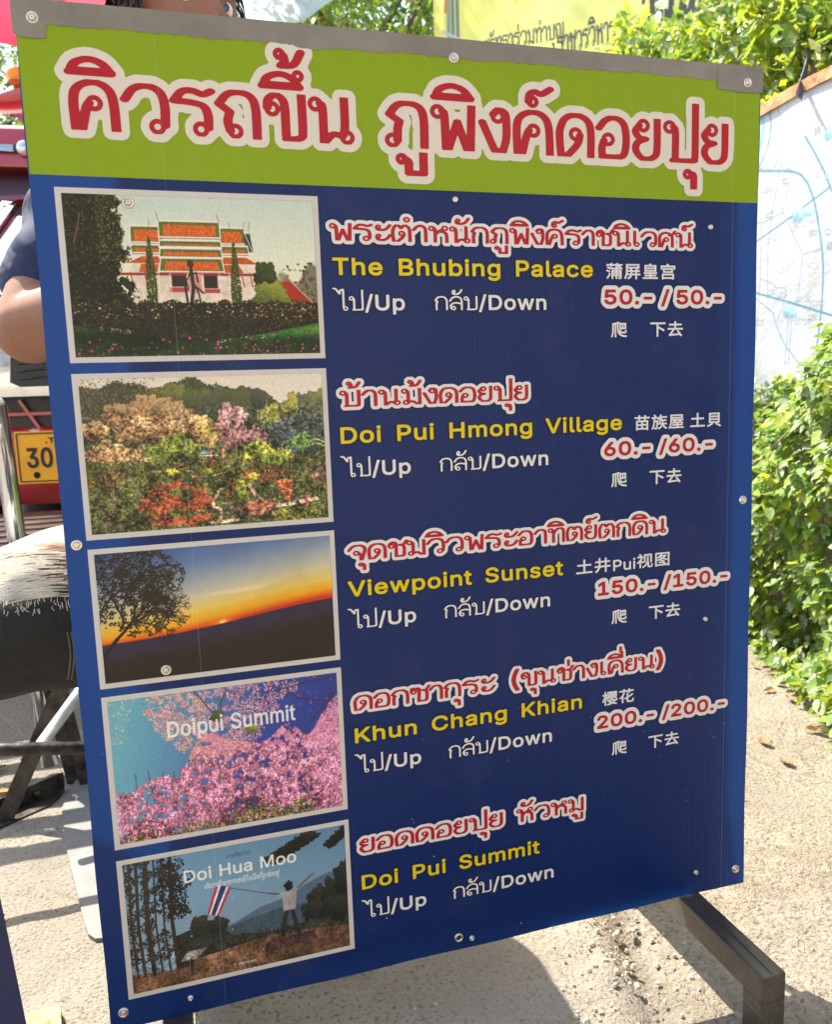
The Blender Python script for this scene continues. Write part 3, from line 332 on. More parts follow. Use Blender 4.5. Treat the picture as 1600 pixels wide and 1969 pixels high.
def text_field(text, x0, x1, yb, h, style, cell):
    """signed distance field (metres) of one line that fills x0..x1 on baseline yb"""
    items = layout(text, style)
    pen = style.get('pen', (.085, .06, .048)); bold = style.get('bold', .05)
    pad = style.get('halo', 0)*h+4*cell
    def build(xs, xo):
        X0, X1 = x0-pad-.3*h, x1+pad+.3*h
        Y0, Y1 = yb-.75*h-pad, yb+2.1*h+pad
        gx = np.arange(X0, X1, cell); gy = np.arange(Y0, Y1, cell)
        F = np.full((len(gy), len(gx)), 1e9)
        for kind, s, gxo, dy, lo, hi, sc in items:
            ox = xo+gxo*h*xs
            wmax = (1.9 if kind == 'p' else 1.35)*h*sc*xs
            i0 = max(0, int((ox-1.0*h*xs-X0)/cell)); i1 = min(len(gx), int((ox+wmax-X0)/cell)+1)
            if i1 <= i0: continue
            X, Y = np.meshgrid(gx[i0:i1], gy)
            if kind == 't':
                f = stroke_sdf((X-ox)/xs, Y-yb-dy*h, s, 0, 0, h*sc, lo, hi, (pen[0]/xs**.5, pen[1], pen[2]))
            else:
                f = poly_sdf(X, Y-yb-dy*h, s, ox, 0, h*sc*xs, h*sc, bold*h)
            F[:, i0:i1] = np.minimum(F[:, i0:i1], f)
        return F, gx, gy
    # measure the ink, then scale to fit
    big = cell*3
    def ink(xs):
        c = cell
        w = []
        for it in items:
            pass
    xs = 1.0; xo = x0
    for _ in range(2):
        mn, mx = 1e9, -1e9
        for kind, s, gxo, dy, lo, hi, sc in items:
            if kind == 't':
                for t in s.split('/'):
                    k, *v = t.split(); v = [float(q)/100 for q in v]
                    if k == 'O': r = (v[2] if len(v) > 2 else .112)+pen[2]; a = [v[0]-r, v[0]+r]
                    else: a = [min(v[0::2])-pen[0], max(v[0::2])+pen[0]]
                    mn = min(mn, gxo+a[0]*sc); mx = max(mx, gxo+a[1]*sc)
            else:
                for lp in s:
                    mn = min(mn, gxo+min(lp[0::2])/250*sc-bold); mx = max(mx, gxo+max(lp[0::2])/250*sc+bold)
        break
    xs = (x1-x0)/((mx-mn)*h); xo = x0-mn*h*xs
    return build(xs, xo)

def outset(F, cell, r):
    """distance field of the shape, exact enough up to r, from its inside mask"""
    ins = F < 0
    K = int(r/cell)+3
    big = (K+2)**2
    # sub-cell 1-D distances along x
    d = np.where(ins, 0., K+2.)
    for k in range(1, K+1):
        d[:, k:] = np.minimum(d[:, k:], np.where(ins[:, :-k], float(k), K+2.))
        d[:, :-k] = np.minimum(d[:, :-k], np.where(ins[:, k:], float(k), K+2.))
    d2 = d*d; best = d2.copy()
    for k in range(1, K+1):
        best[k:] = np.minimum(best[k:], d2[:-k]+k*k)
        best[:-k] = np.minimum(best[:-k], d2[k:]+k*k)
    G = np.sqrt(best)
    for _ in range(2):
        G[1:-1, 1:-1] = (G[1:-1, 1:-1]*4+G[:-2, 1:-1]+G[2:, 1:-1]+G[1:-1, :-2]+G[1:-1, 2:])/8
    return (G-.5)*cell-r

def field_mesh(F, gx, gy):
    """marching squares: vertices (x, y) and faces filling F < 0"""
    ins = F < 0
    verts = []; faces = []; cache = {}
    def V(key, x, y):
        i = cache.get(key)
        if i is None:
            i = len(verts); cache[key] = i; verts.append((x, y))
        return i
    code = ins[:-1, :-1]*1+ins[:-1, 1:]*2+ins[1:, 1:]*4+ins[1:, :-1]*8
    ny, nx = code.shape
    for j in range(ny):
        row = code[j]
        full = row == 15
        if full.any():
            e = np.flatnonzero(np.diff(np.concatenate(([0], full.astype(np.int8), [0]))))
            for a, b in zip(e[0::2], e[1::2]):
                faces.append((V((a, j, 0), gx[a], gy[j]), V((b, j, 0), gx[b], gy[j]),
                              V((b, j+1, 0), gx[b], gy[j+1]), V((a, j+1, 0), gx[a], gy[j+1])))
        for i in np.flatnonzero((row > 0) & (row < 15)):
            cor = ((i, j), (i+1, j), (i+1, j+1), (i, j+1))
            poly = []
            for q in range(4):
                a, b = cor[q], cor[(q+1) % 4]
                fa, fb = F[a[1], a[0]], F[b[1], b[0]]
                if fa < 0: poly.append(V((a[0], a[1], 0), gx[a[0]], gy[a[1]]))
                if (fa < 0) != (fb < 0):
                    t = fa/(fa-fb)
                    key = (min(a, b), max(a, b), 1)
                    poly.append(V(key, gx[a[0]]+(gx[b[0]]-gx[a[0]])*t, gy[a[1]]+(gy[b[1]]-gy[a[1]])*t))
            if len(poly) > 2: faces.append(tuple(poly))
    return verts, faces

# ---------------------------------------------------------------- printed pictures
# The five pictures printed on the board (and the map) are painted here as flat print.
def fbm(h, w, cells, octaves=4, seed=0, gain=.55):
    r = np.random.default_rng(seed); out = np.zeros((h, w)); amp = 1.; tot = 0
    cy = max(2, cells*h/w)
    for o in range(octaves):
        ny, nx = int(cy*2**o)+2, int(cells*2**o)+2
        g = r.random((ny, nx))
        yy = np.linspace(0, ny-1.001, h); xx = np.linspace(0, nx-1.001, w)
        y0 = yy.astype(int); x0 = xx.astype(int); fy = (yy-y0)[:, None]; fx = (xx-x0)[None]
        fy = fy*fy*(3-2*fy); fx = fx*fx*(3-2*fx)
        a = g[y0][:, x0]; b = g[y0][:, x0+1]; c = g[y0+1][:, x0]; d = g[y0+1][:, x0+1]
        out += amp*((a*(1-fx)+b*fx)*(1-fy)+(c*(1-fx)+d*fx)*fy); tot += amp; amp *= gain
    return out/tot
C = lambda *c: np.array(c, float)/255
class Pic:
    def __init__(s, w, h, seed=1):
        s.w, s.h = w, h; s.a = np.zeros((h, w, 3)); s.r = np.random.default_rng(seed); s.seed = seed
        s.X, s.Y = np.meshgrid((np.arange(w)+.5)/w, (np.arange(h)+.5)/h)     # 0..1, y down
    def over(s, mask, col):
        m = np.clip(mask, 0, 1)[..., None]; s.a = s.a*(1-m)+np.asarray(col)*m
    def grad(s, stops):
        ys = [p for p, c in stops]
        for k in range(3): s.a[..., k] = np.interp(s.Y, ys, [c[k] for p, c in stops])
    def poly(s, pts, col, noise=0., ns=40, soft=1.):
        P = np.array(pts, float)*(s.w, s.h); lo = np.maximum(P.min(0).astype(int)-2, 0); hi = np.minimum(P.max(0).astype(int)+3, (s.w, s.h))
        if (hi <= lo).any(): return
        x, y = np.meshgrid(np.arange(lo[0], hi[0])+.5, np.arange(lo[1], hi[1])+.5)
        f = poly_sdf(x, y, [list((P*250).ravel())], 0, 0, 1, 1, 0.)
        m = np.clip(.5-f/soft, 0, 1)[..., None]
        c = np.asarray(col)*np.ones(3)
        if noise:
            nz = fbm(hi[1]-lo[1], hi[0]-lo[0], max(2, ns*(hi[0]-lo[0])/s.w), 3, s.seed+int(lo[0]))
            c = c*(1+noise*2*(nz-.5))[..., None]
        A = s.a[lo[1]:hi[1], lo[0]:hi[0]]; A[:] = A*(1-m)+c*m
    def line(s, pts, wd, col, al=1., curve=False):
        P = [np.array(p, float)*(s.w, s.h) for p in pts]
        if curve: P = smooth(P, 6)
        Q = np.array(P); lo = np.maximum((Q.min(0)-wd-2).astype(int), 0); hi = np.minimum((Q.max(0)+wd+3).astype(int), (s.w, s.h))
        if (hi <= lo).any(): return
        x, y = np.meshgrid(np.arange(lo[0], hi[0])+.5, np.arange(lo[1], hi[1])+.5)
        d = seg_dist(x, y, P)
        m = np.clip(wd/2+.5-d, 0, 1)[..., None]*al
        A = s.a[lo[1]:hi[1], lo[0]:hi[0]]; A[:] = A*(1-m)+np.asarray(col)*m
    def dots(s, xs, ys, r, cols, al=1., asp=1.):
        """round specks, all of one radius (pixels)"""
        xi = (np.asarray(xs)*s.w).astype(int); yi = (np.asarray(ys)*s.h).astype(int)
        R = int(math.ceil(r))
        for dy in range(-R, R+1):
            for dx in range(-R, R+1):
                d = math.hypot(dx/asp, dy)
                a = max(0., min(1., r+.5-d))*al
                if a <= 0: continue
                x, y = xi+dx, yi+dy; ok = (x >= 0) & (x < s.w) & (y >= 0) & (y < s.h)
                s.a[y[ok], x[ok]] = s.a[y[ok], x[ok]]*(1-a)+cols[ok]*a
    def scatter(s, n, inside, pal, r=(1, 2.5), al=1., jit=.12):
        """n specks where inside(x, y) is true, colours from pal (weighted towards the front)"""
        for rr in np.linspace(r[1], r[0], 3):
            x, y = s.r.random(n), s.r.random(n)
            ok = inside(x, y); x, y = x[ok], y[ok]
            if not len(x): continue
            c = np.array(pal)[s.r.integers(0, len(pal), len(x))]*(1+jit*s.r.normal(size=(len(x), 1)))
            s.dots(x, y, rr, np.clip(c, 0, 1), al)
    def crown(s, cx, cy, rx, ry, dark, lite, n=500, r=(1, 2.4), shade=.6):
        """a tree crown: dark mass, lit specks towards the upper right"""
        th = s.r.random(n*3)*2*math.pi; q = np.sqrt(s.r.random(n*3))*(1+.12*np.sin(th*5+cx*40)+.09*np.sin(th*9+cy*70)+.06*np.sin(th*17+cx*90))
        x, y = cx+rx*q*np.cos(th), cy+ry*q*np.sin(th)
        t = np.clip(.5+shade*(-(y-cy)/ry)+.25*((x-cx)/rx)+.25*s.r.normal(size=len(x)), 0, 1)[:, None]
        c = np.array(dark)*(1-t)+np.array(lite)*t
        s.dots(x[:n], y[:n], r[1]*1.6, c[:n]*.55+np.array(dark)*.45); s.dots(x[n:2*n], y[n:2*n], r[1], c[n:2*n]); s.dots(x[2*n:], y[2*n:], r[0], c[2*n:])
    def text(s, t, x0, x1, yb, h, style, col, al=1., slant=0.):
        F, gx, gy = text_field(t, x0*s.w, x1*s.w, -yb*s.h, h*s.h, style, 1.)
        X = np.floor(gx).astype(int); Yp = np.floor(-gy).astype(int)
        m = np.clip(.5-F, 0, 1)*al
        for j in range(len(gy)):
            y = Yp[j]
            if 0 <= y < s.h:
                sh = int(slant*(yb*s.h-y))
                ok = (X+sh >= 0) & (X+sh < s.w) & (m[j] > 0)
                s.a[y, X[ok]+sh] = s.a[y, X[ok]+sh]*(1-m[j][ok][:, None])+np.asarray(col)*m[j][ok][:, None]
    def image(s, name, grain=.03, tex=0., top=0., blur=0):
        for _ in range(blur):
            b = s.a.copy(); b[1:-1, 1:-1] = (s.a[1:-1, 1:-1]*2+s.a[:-2, 1:-1]+s.a[2:, 1:-1]+s.a[1:-1, :-2]+s.a[1:-1, 2:])/6; s.a = b
        nz = fbm(s.h, s.w, s.w//3, 2, s.seed+99)[..., None]-.5
        if tex:
            m = np.clip((s.Y-top)*12, 0, 1)*tex*np.clip((s.a[..., 0]*(1.15 if 'blossom' in name else 9)-s.a[..., 2])*8, 0, 1)
            s.a = s.a*(1+m*(1.5*(fbm(s.h, s.w, 22, 3, s.seed+5)-.5)+2.2*(fbm(s.h, s.w, 110, 3, s.seed+7)-.5)))[..., None]
        a = np.clip(s.a*(1+nz*grain*6), 0, 1)
        im = bpy.data.images.new(name, s.w, s.h)
        px = np.ones((s.h, s.w, 4), np.float32); px[..., :3] = a[::-1]
        im.pixels.foreach_set(px.ravel()); im.update(); im.pack()
        return im

def pic_palace():
    p = Pic(640, 420, 3); N = fbm(p.h, p.w, 30, 5, 5)
    p.grad([(0, C(196, 210, 196)), (.35, C(222, 224, 200)), (.6, C(236, 228, 196)), (1, C(230, 220, 190))])
    # distant trees right
    p.scatter(700, lambda x, y: (x > .79) & (y > .43+.05*np.sin(x*40)) & (y < .66), [C(120, 92, 62), C(90, 84, 50), C(150, 120, 84), C(70, 66, 44)], (1, 3))
    p.scatter(500, lambda x, y: (x > .93) & (y > .4) & (y < .7), [C(60, 60, 36), C(40, 44, 28)], (2, 4))
    p.over(np.clip((p.X-.80)*14, 0, 1)*np.clip((p.Y-(.50-.10*np.clip((p.X-.86)*5, 0, 1)+.05*np.sin(p.X*50)))*40, 0, 1)*(p.Y < .7)*.75, C(92, 80, 52))
    # side temple
    p.poly([(.8, .5), (.835, .5), (.85, .6), (.81, .6)], C(190, 60, 34)); p.poly([(.83, .53), (.885, .52), (.95, .63), (.98, .66), (.9, .66), (.86, .62)], C(170, 44, 30))
    p.poly([(.86, .64), (.97, .65), (.96, .72), (.86, .72)], C(120, 40, 34)); p.line([(.885, .52), (.98, .665)], 2, C(225, 200, 180)); p.line([(.79, .495), (.835, .5), (.85, .585)], 2.5, C(225, 205, 190))
    # hall
    W = C(238, 228, 214)
    p.poly([(.245, .40), (.775, .40), (.745, .70), (.235, .70)], C(226, 208, 188), .12)
    p.poly([(.2, .475), (.775, .475), (.76, .49), (.19, .49)], C(150, 44, 34))
    OR, GR = C(214, 98, 34), C(92, 110, 42)
    def roof(x0, x1, y0, y1, dx=.0, m=.012):
        p.poly([(x0-.004, y0-.012), (x1+.004, y0-.012), (x1+dx+.006, y1+.014), (x0-dx-.006, y1+.014)], W)
        p.poly([(x0, y0), (x1, y0), (x1+dx, y1), (x0-dx, y1)], GR, .25, 160)
        p.poly([(x0+m, y0+.018), (x1-m, y0+.018), (x1-m+dx, y1-.004), (x0+m-dx, y1-.004)], OR, .35, 220)
        p.line([(x0-dx, y1+.012), (x1+dx, y1+.012)], 1.6, C(170, 40, 40))
    roof(.25, .37, .19, .28, .002); roof(.6, .70, .19, .28, .004); p.poly([(.7, .22), (.725, .22), (.735, .34), (.705, .33)], C(60, 60, 48)); p.line([(.7, .2), (.74, .37)], 2, W)
    roof(.25, .37, .305, .345, .002); roof(.6, .71, .305, .345, .004)
    p.poly([(.22, .42), (.28, .365), (.71, .365), (.76, .42)], W); p.poly([(.225, .415), (.285, .372), (.705, .372), (.75, .415)], OR*.9, .3, 200)
    p.poly([(.28, .42), (.35, .42), (.34, .47), (.27, .47)], OR*.85, .3); p.poly([(.6, .42), (.67, .42), (.69, .47), (.61, .47)], OR*.85, .3)
    roof(.36, .6, .155, .245, 0, .015); roof(.36, .6, .275, .305, .002); roof(.36, .6, .325, .37, .004); roof(.36, .6, .385, .46, .008, .016)
    for x in (.36, .6): p.line([(x, .15), (x-.008, .10)], 2, C(150, 110, 100))
    for x in (.70, .722, .64, .32): p.line([(x, .2), (x+.003, .145)], 1.4, C(150, 110, 100))
    for x0 in (.235, .29, .68, .715): p.line([(x0, .47), (x0+.01, .56)], 3, C(180, 60, 56))
    p.poly([(.395, .49), (.455, .49), (.455, .56), (.395, .56)], C(52, 40, 34)); p.poly([(.525, .49), (.58, .49), (.58, .57), (.525, .57)], C(46, 38, 34))
    p.poly([(.385, .565), (.46, .565), (.46, .595), (.385, .595)], C(186, 66, 70)); p.poly([(.525, .575), (.59, .575), (.59, .6), (.525, .6)], C(186, 66, 70))
    p.poly([(.46, .48), (.515, .48), (.515, .6), (.46, .6)], C(206, 150, 130), .2)
    for x in (.345, .39, .46, .52, .59, .63): p.line([(x, .475), (x, .66)], 2.2, C(236, 222, 208))
    # left trees
    te = fbm(p.h, p.w, 16, 4, 77)
    T_ = lambda x, y: te[np.clip((y*p.h).astype(int), 0, p.h-1), np.clip((x*p.w).astype(int), 0, p.w-1)]
    e = lambda x, y: (x < .235+.16*(T_(x, y)-.5)-.05*np.clip(.25-y, 0, 1)) & (y < .74)
    p.over(((p.X < .22+.16*(te-.5)) & (p.Y < .74))*1., C(26, 30, 16))
    p.scatter(5200, e, [C(38, 44, 22), C(56, 62, 28), C(30, 34, 18), C(84, 84, 34), C(22, 26, 16)], (1, 2.4))
    p.scatter(2600, lambda x, y: e(x, y) & (x > .12) & (y < .45), [C(112, 106, 40), C(86, 88, 34), C(60, 62, 26), C(140, 128, 56)], (1, 2))
    p.line([(.03, .3), (.05, .2), (.06, .12)], 3, C(130, 90, 60)); p.scatter(1500, lambda x, y: (x < .2) & (y > .4) & (y < .72), [C(16, 18, 12), C(26, 26, 16)], (2, 4))
    # cypress pair, bush, statue
    for cx, w0, y0, y1 in ((.315, .02, .25, .68), (.655, .021, .27, .68)):
        f = lambda x, y: (np.abs(x-cx) < w0*np.clip((y-y0)/(.3), 0, 1)**.6) & (y > y0) & (y < y1)
        p.scatter(26000, f, [C(70, 84, 30), C(46, 56, 22), C(96, 104, 40), C(36, 42, 20)], (1, 2))
    p.crown(.78, .5, .045, .1, C(34, 40, 20), C(70, 78, 34), 500); p.crown(.8, .62, .07, .09, C(70, 84, 30), C(150, 152, 60), 700)
    B = C(52, 42, 36)
    p.line([(.475, .45), (.478, .5), (.48, .57), (.47, .66)], 9, B); p.line([(.465, .49), (.495, .47), (.5, .53)], 4, B); p.line([(.482, .55), (.52, .60)], 5, B*1.3); p.line([(.478, .52), (.5, .6), (.508, .68)], 4, B); p.line([(.478, .46), (.455, .52), (.46, .58)], 3, B); p.line([(.447, .5), (.45, .6), (.455, .68)], 6, B)
    p.crown(.474, .415, .008, .02, B, B*1.4, 40)
    # rose bed
    bed = lambda x, y: (y > .655+.012*np.sin(x*60)+.03*np.clip(.06-x, 0, 1)) & (y < .895-1.2*(x-.5)**4-.28*np.clip(.2-x, 0, 1))
    p.over(((p.Y > .665) & (p.Y < .9))*1., C(28, 28, 18))
    p.scatter(9000, bed, [C(40, 42, 22), C(26, 28, 18), C(64, 66, 30), C(50, 40, 30), C(20, 18, 16)], (1, 2.6))
    p.scatter(900, lambda x, y: bed(x, y) & (y < .76), [C(230, 190, 140), C(214, 150, 104), C(120, 120, 54), C(90, 96, 40)], (1, 2.4))
    p.scatter(700, lambda x, y: bed(x, y) & (x > .77), [C(190, 110, 60), C(150, 90, 50), C(96, 88, 40)], (1, 2))
    # lawn
    low = p.Y > .80+.10*np.sin(np.pi*np.clip(p.X*1.02, 0, 1))
    g = C(30, 70, 24)[None, None]*(1+.5*(N-.5))[..., None]; sh = (.45+.55*np.clip((p.Y-.86)*5, 0, 1))
    g = g*(sh+1.1*np.exp(-((p.Y-.985+.16*p.X)/.05)**2)*np.clip((p.X-.5)*3, 0, 1))[..., None]
    m = low[..., None]; p.a = np.where(m, g, p.a)
    p.over(low*np.exp(-((p.X-1)/.1)**2-((p.Y-.84)/.05)**2)*.8, C(110, 140, 44)); p.over(low*np.exp(-((p.X-0)/.12)**2-((p.Y-.8)/.05)**2)*.7, C(80, 110, 40))
    p.scatter(2600, lambda x, y: (np.abs(y-(.815+.28*(x-.09))) < .012) & (x > .09) & (x < .22), [C(190, 190, 170), C(120, 120, 100)], (1, 2))
    p.scatter(2600, lambda x, y: (np.abs(y-(.905-.9*np.clip(x-.66, 0, 1)**2-.1*(x-.6))) < .013) & (x > .57) & (x < .82), [C(200, 196, 170), C(140, 130, 110), C(90, 90, 60)], (1, 2))
    p.scatter(900, lambda x, y: (y > .93+.02*np.sin(x*35)) & ((x < .33) | (x > .56)), [C(214, 70, 130), C(180, 50, 110), C(120, 40, 80), C(50, 90, 40)], (1, 3))
    p.scatter(110, lambda x, y: (y > .88), [C(220, 80, 130), C(200, 60, 110)], (2, 3.5))
    return p.image('palace_print', .02, .35, .68, 1)

def pic_garden():
    p = Pic(640, 420, 8); N = fbm(p.h, p.w, 24, 5, 9)
    p.grad([(0, C(226, 218, 200)), (.3, C(238, 228, 206)), (1, C(90, 96, 46))])
    ridge = lambda x: .02+.03*np.sin(x*9)+.03*np.sin(x*23+1)+np.clip(x-.28, 0, 1)*.22-.03*np.sin(x*60)*.3
    p.over((p.Y > ridge(p.X)+.01)*1., C(46, 54, 40))
    hill = lambda x, y: (y > ridge(x)) & (y < .56)
    p.scatter(9000, hill, [C(48, 62, 34), C(66, 78, 40), C(36, 46, 34), C(60, 68, 60), C(84, 94, 46)], (1, 3))
    for cx, cy, rx, ry, d, l in ((.36, .15, .09, .1, C(40, 50, 26), C(120, 124, 50)), (.47, .18, .08, .1, C(40, 52, 30), C(90, 104, 50)), (.56, .24, .09, .16, C(30, 40, 34), C(84, 98, 60)), (.63, .2, .08, .12, C(34, 46, 34), C(80, 92, 50)), (.76, .35, .06, .17, C(44, 58, 56), C(150, 156, 60)), (.72, .16, .03, .06, C(40, 50, 44), C(70, 80, 60)), (.88, .26, .07, .12, C(60, 74, 50), C(190, 184, 70)), (.83, .42, .06, .13, C(40, 50, 60), C(90, 104, 96)), (.94, .32, .06, .2, C(40, 50, 60), C(110, 120, 90)), (.98, .2, .06, .08, C(50, 60, 54), C(130, 140, 70))):
        p.crown(cx, cy, rx, ry, d, l, 900, (1, 2.4))
    p.scatter(2400, lambda x, y: (x < .3) & (y < .3), [C(96, 72, 64), C(130, 96, 84), C(70, 60, 50), C(150, 108, 96)], (1, 2))
    p.scatter(2200, lambda x, y: (x > .6) & (y > .3) & (y < .6) & (y < .75-.3*x+.2), [C(40, 48, 58), C(60, 70, 76), C(50, 62, 50)], (1, 3))
    # tan trees
    for cx, cy, rx, ry in ((.16, .24, .08, .08), (.27, .2, .09, .09), (.36, .25, .08, .09), (.22, .33, .1, .08), (.34, .34, .08, .06), (.05, .33, .05, .06), (.46, .33, .05, .08), (.09, .5, .09, .1), (.2, .55, .1, .1), (.24, .64, .06, .06)):
        p.crown(cx, cy, rx, ry, C(120, 86, 54), C(214, 178, 120), 420, (1, 2.2), .5)
    for cx, cy, rx, ry in ((.42, .5, .06, .07), (.37, .44, .06, .06), (.3, .48, .07, .05)): p.crown(cx, cy, rx, ry, C(66, 84, 30), C(140, 158, 50), 420)
    p.crown(.6, .34, .07, .15, C(130, 84, 84), C(216, 166, 160), 1000, (1, 2)); p.crown(.7, .42, .05, .07, C(130, 90, 92), C(200, 150, 150), 300, (1, 1.6))
    p.line([(.6, .54), (.605, .42), (.59, .32)], 2.5, C(70, 50, 44)); p.line([(.604, .44), (.63, .34)], 1.6, C(70, 50, 44)); p.crown(.5, .38, .04, .09, C(120, 100, 50), C(190, 160, 80), 300)
    # terraces
    t = C(74, 84, 36)*(1+1.1*(fbm(p.h, p.w, 60, 3, 33)-.5))[..., None]
    p.a = np.where((p.Y > .52+.03*np.sin(p.X*9))[..., None], t, p.a)
    p.scatter(6000, lambda x, y: y > .53, [C(60, 76, 30), C(90, 100, 40), C(50, 58, 30), C(110, 116, 50), C(44, 46, 28)], (1, 2.6))
    tn = fbm(p.h, p.w, 30, 3, 55)
    red = [C(200, 60, 40), C(170, 44, 36), C(214, 86, 54), C(96, 60, 36), C(70, 80, 34)]
    for x0, x1, y0, y1, k in ((.33, .41, .53, .62, 900), (.42, .56, .53, .6, 1600), (.56, .7, .55, .6, 700), (.62, .82, .6, .72, 2200), (0, .2, .6, .7, 1500), (.2, .5, .7, .98, 9000), (.52, .6, .68, .82, 1300), (.74, .8, .7, .76, 400), (.82, .87, .62, .7, 300), (.6, .8, .58, .62, 600), (.5, .57, .6, .68, 500)):
        p.scatter(k*3, lambda x, y: (((x-(x0+x1)/2)/(x1-x0)*1.9)**2+((y-(y0+y1)/2)/(y1-y0)*1.9)**2 < .4+1.2*tn[np.clip((y*p.h).astype(int), 0, p.h-1), np.clip((x*p.w).astype(int), 0, p.w-1)]) & (tn[np.clip((y*p.h*.999).astype(int), 0, p.h-1), np.clip((x*p.w*.5).astype(int), 0, p.w-1)] > .42), red, (1, 2))
    path = C(216, 184, 152)
    p.line([(.52, .98), (.53, .9), (.5, .86), (.52, .78), (.56, .73)], 8, path*.9, 1, True); p.line([(.49, .98), (.6, .97)], 9, path); p.line([(.66, .74), (.7, .84), (.77, .89), (.95, .86)], 11, path, 1, True); p.line([(.42, .66), (.5, .66), (.56, .64)], 3, path, .8, True); p.line([(.25, .61), (.42, .62)], 2, path, .7)
    p.poly([(.6, .86), (.7, .84), (.78, .88), (.72, .95), (.6, .94)], C(150, 92, 66), .3); p.line([(.55, .86), (.58, .92), (.68, .955), (.76, .97)], 9, C(70, 62, 56), 1, True); p.scatter(700, lambda x, y: (np.abs(y-(.87+.5*(x-.55))) < .03) & (x > .55) & (x < .76), [C(110, 100, 90), C(50, 44, 40), C(140, 130, 116)], (1, 3))
    p.scatter(2600, lambda x, y: (x > .75) & (x < .97) & (y > .91), [C(70, 104, 34), C(110, 140, 50), C(60, 76, 34), C(200, 150, 50)], (1, 3))
    for cx, cy in ((.67, .54), (.71, .535), (.49, .62), (.34, .62), (.68, .68)): p.crown(cx, cy, .022, .02, C(150, 140, 30), C(224, 214, 70), 90, (1, 1.5))
    for cx, cy, rx, ry in ((.7, .49, .05, .05), (.78, .55, .07, .05), (.62, .76, .02, .06)): p.crown(cx, cy, rx, ry, C(90, 110, 34), C(206, 206, 80), 350)
    for k in range(30):      # palm
        a = -math.pi/2+(k/29-.5)*2.9; q = .06+.04*p.r.random()
        p.line([(.9, .52), (.9+q*math.cos(a)*.6, .5+q*math.sin(a)*1.1), (.9+q*math.cos(a)*1.2, .53+q*math.sin(a)*1.2)], 3.4, (C(70, 110, 50), C(120, 160, 60), C(50, 70, 50))[k % 3], 1, True)
    p.scatter(1200, lambda x, y: (np.abs(x-.9) < .06) & (y > .54) & (y < .7), [C(90, 66, 60), C(60, 50, 44), C(130, 96, 84)], (1, 2.6))
    p.poly([(.93, .7), (1, .6), (1, .69), (.94, .72)], C(140, 106, 84), .3); p.poly([(.95, .72), (1, .69), (1, .76), (.95, .76)], C(80, 60, 50))
    p.poly([(.775, .715), (.85, .71), (.85, .78), (.835, .82), (.83, .86), (.81, .86), (.805, .82), (.785, .78)], C(196, 100, 60), .25); p.line([(.775, .745), (.85, .74)], 1.5, C(140, 66, 40))
    for x, y, c in ((.75, .82, C(60, 50, 50)), (.865, .86, C(96, 70, 110)), (.905, .88, C(170, 60, 90)), (.435, .665, C(160, 60, 60)), (.465, .67, C(60, 60, 70)), (.505, .5, C(190, 90, 110)), (.555, .51, C(200, 110, 120))):
        p.line([(x, y-.035), (x, y+.035)], 8 if y > .7 else 5, c); p.dots([x], [y-.055 if y > .7 else y-.035], 2.6, np.array([C(80, 54, 46)])); p.line([(x-.01, y+.03), (x-.012, y+.06)], 2, C(50, 40, 40))
    p.poly([(.46, .47), (.5, .47), (.5, .51), (.46, .51)], C(120, 170, 160)); p.line([(.45, .52), (.53, .525)], 4, C(190, 190, 186))
    p.poly([(.62, .9), (.65, .9), (.645, .95), (.625, .95)], C(46, 40, 40))
    br = C(120, 96, 84)
    for q in (((.06, 1), (.05, .85), (.02, .7)), ((.07, 1), (.08, .8), (.12, .6), (.2, .42)), ((.05, .95), (.1, .8), (.08, .6)), ((.09, .9), (.14, .7), (.24, .46)), ((.03, .8), (.08, .96)), ((.1, .98), (.2, .8), (.16, .62)), ((.08, .8), (.05, .62)), ((.12, .7), (.09, .5))):
        p.line(q, 3.4, br*(.7+.5*p.r.random()), .9, True)
    for k in range(16):
        x = .38+.16*p.r.random(); p.line([(x, .4), (x+.003, .48)], 1, C(180, 170, 160), .7)
    p.a = p.a*.90+C(170, 140, 120)*.14
    return p.image('garden_print', .02, .8, .16, 1)

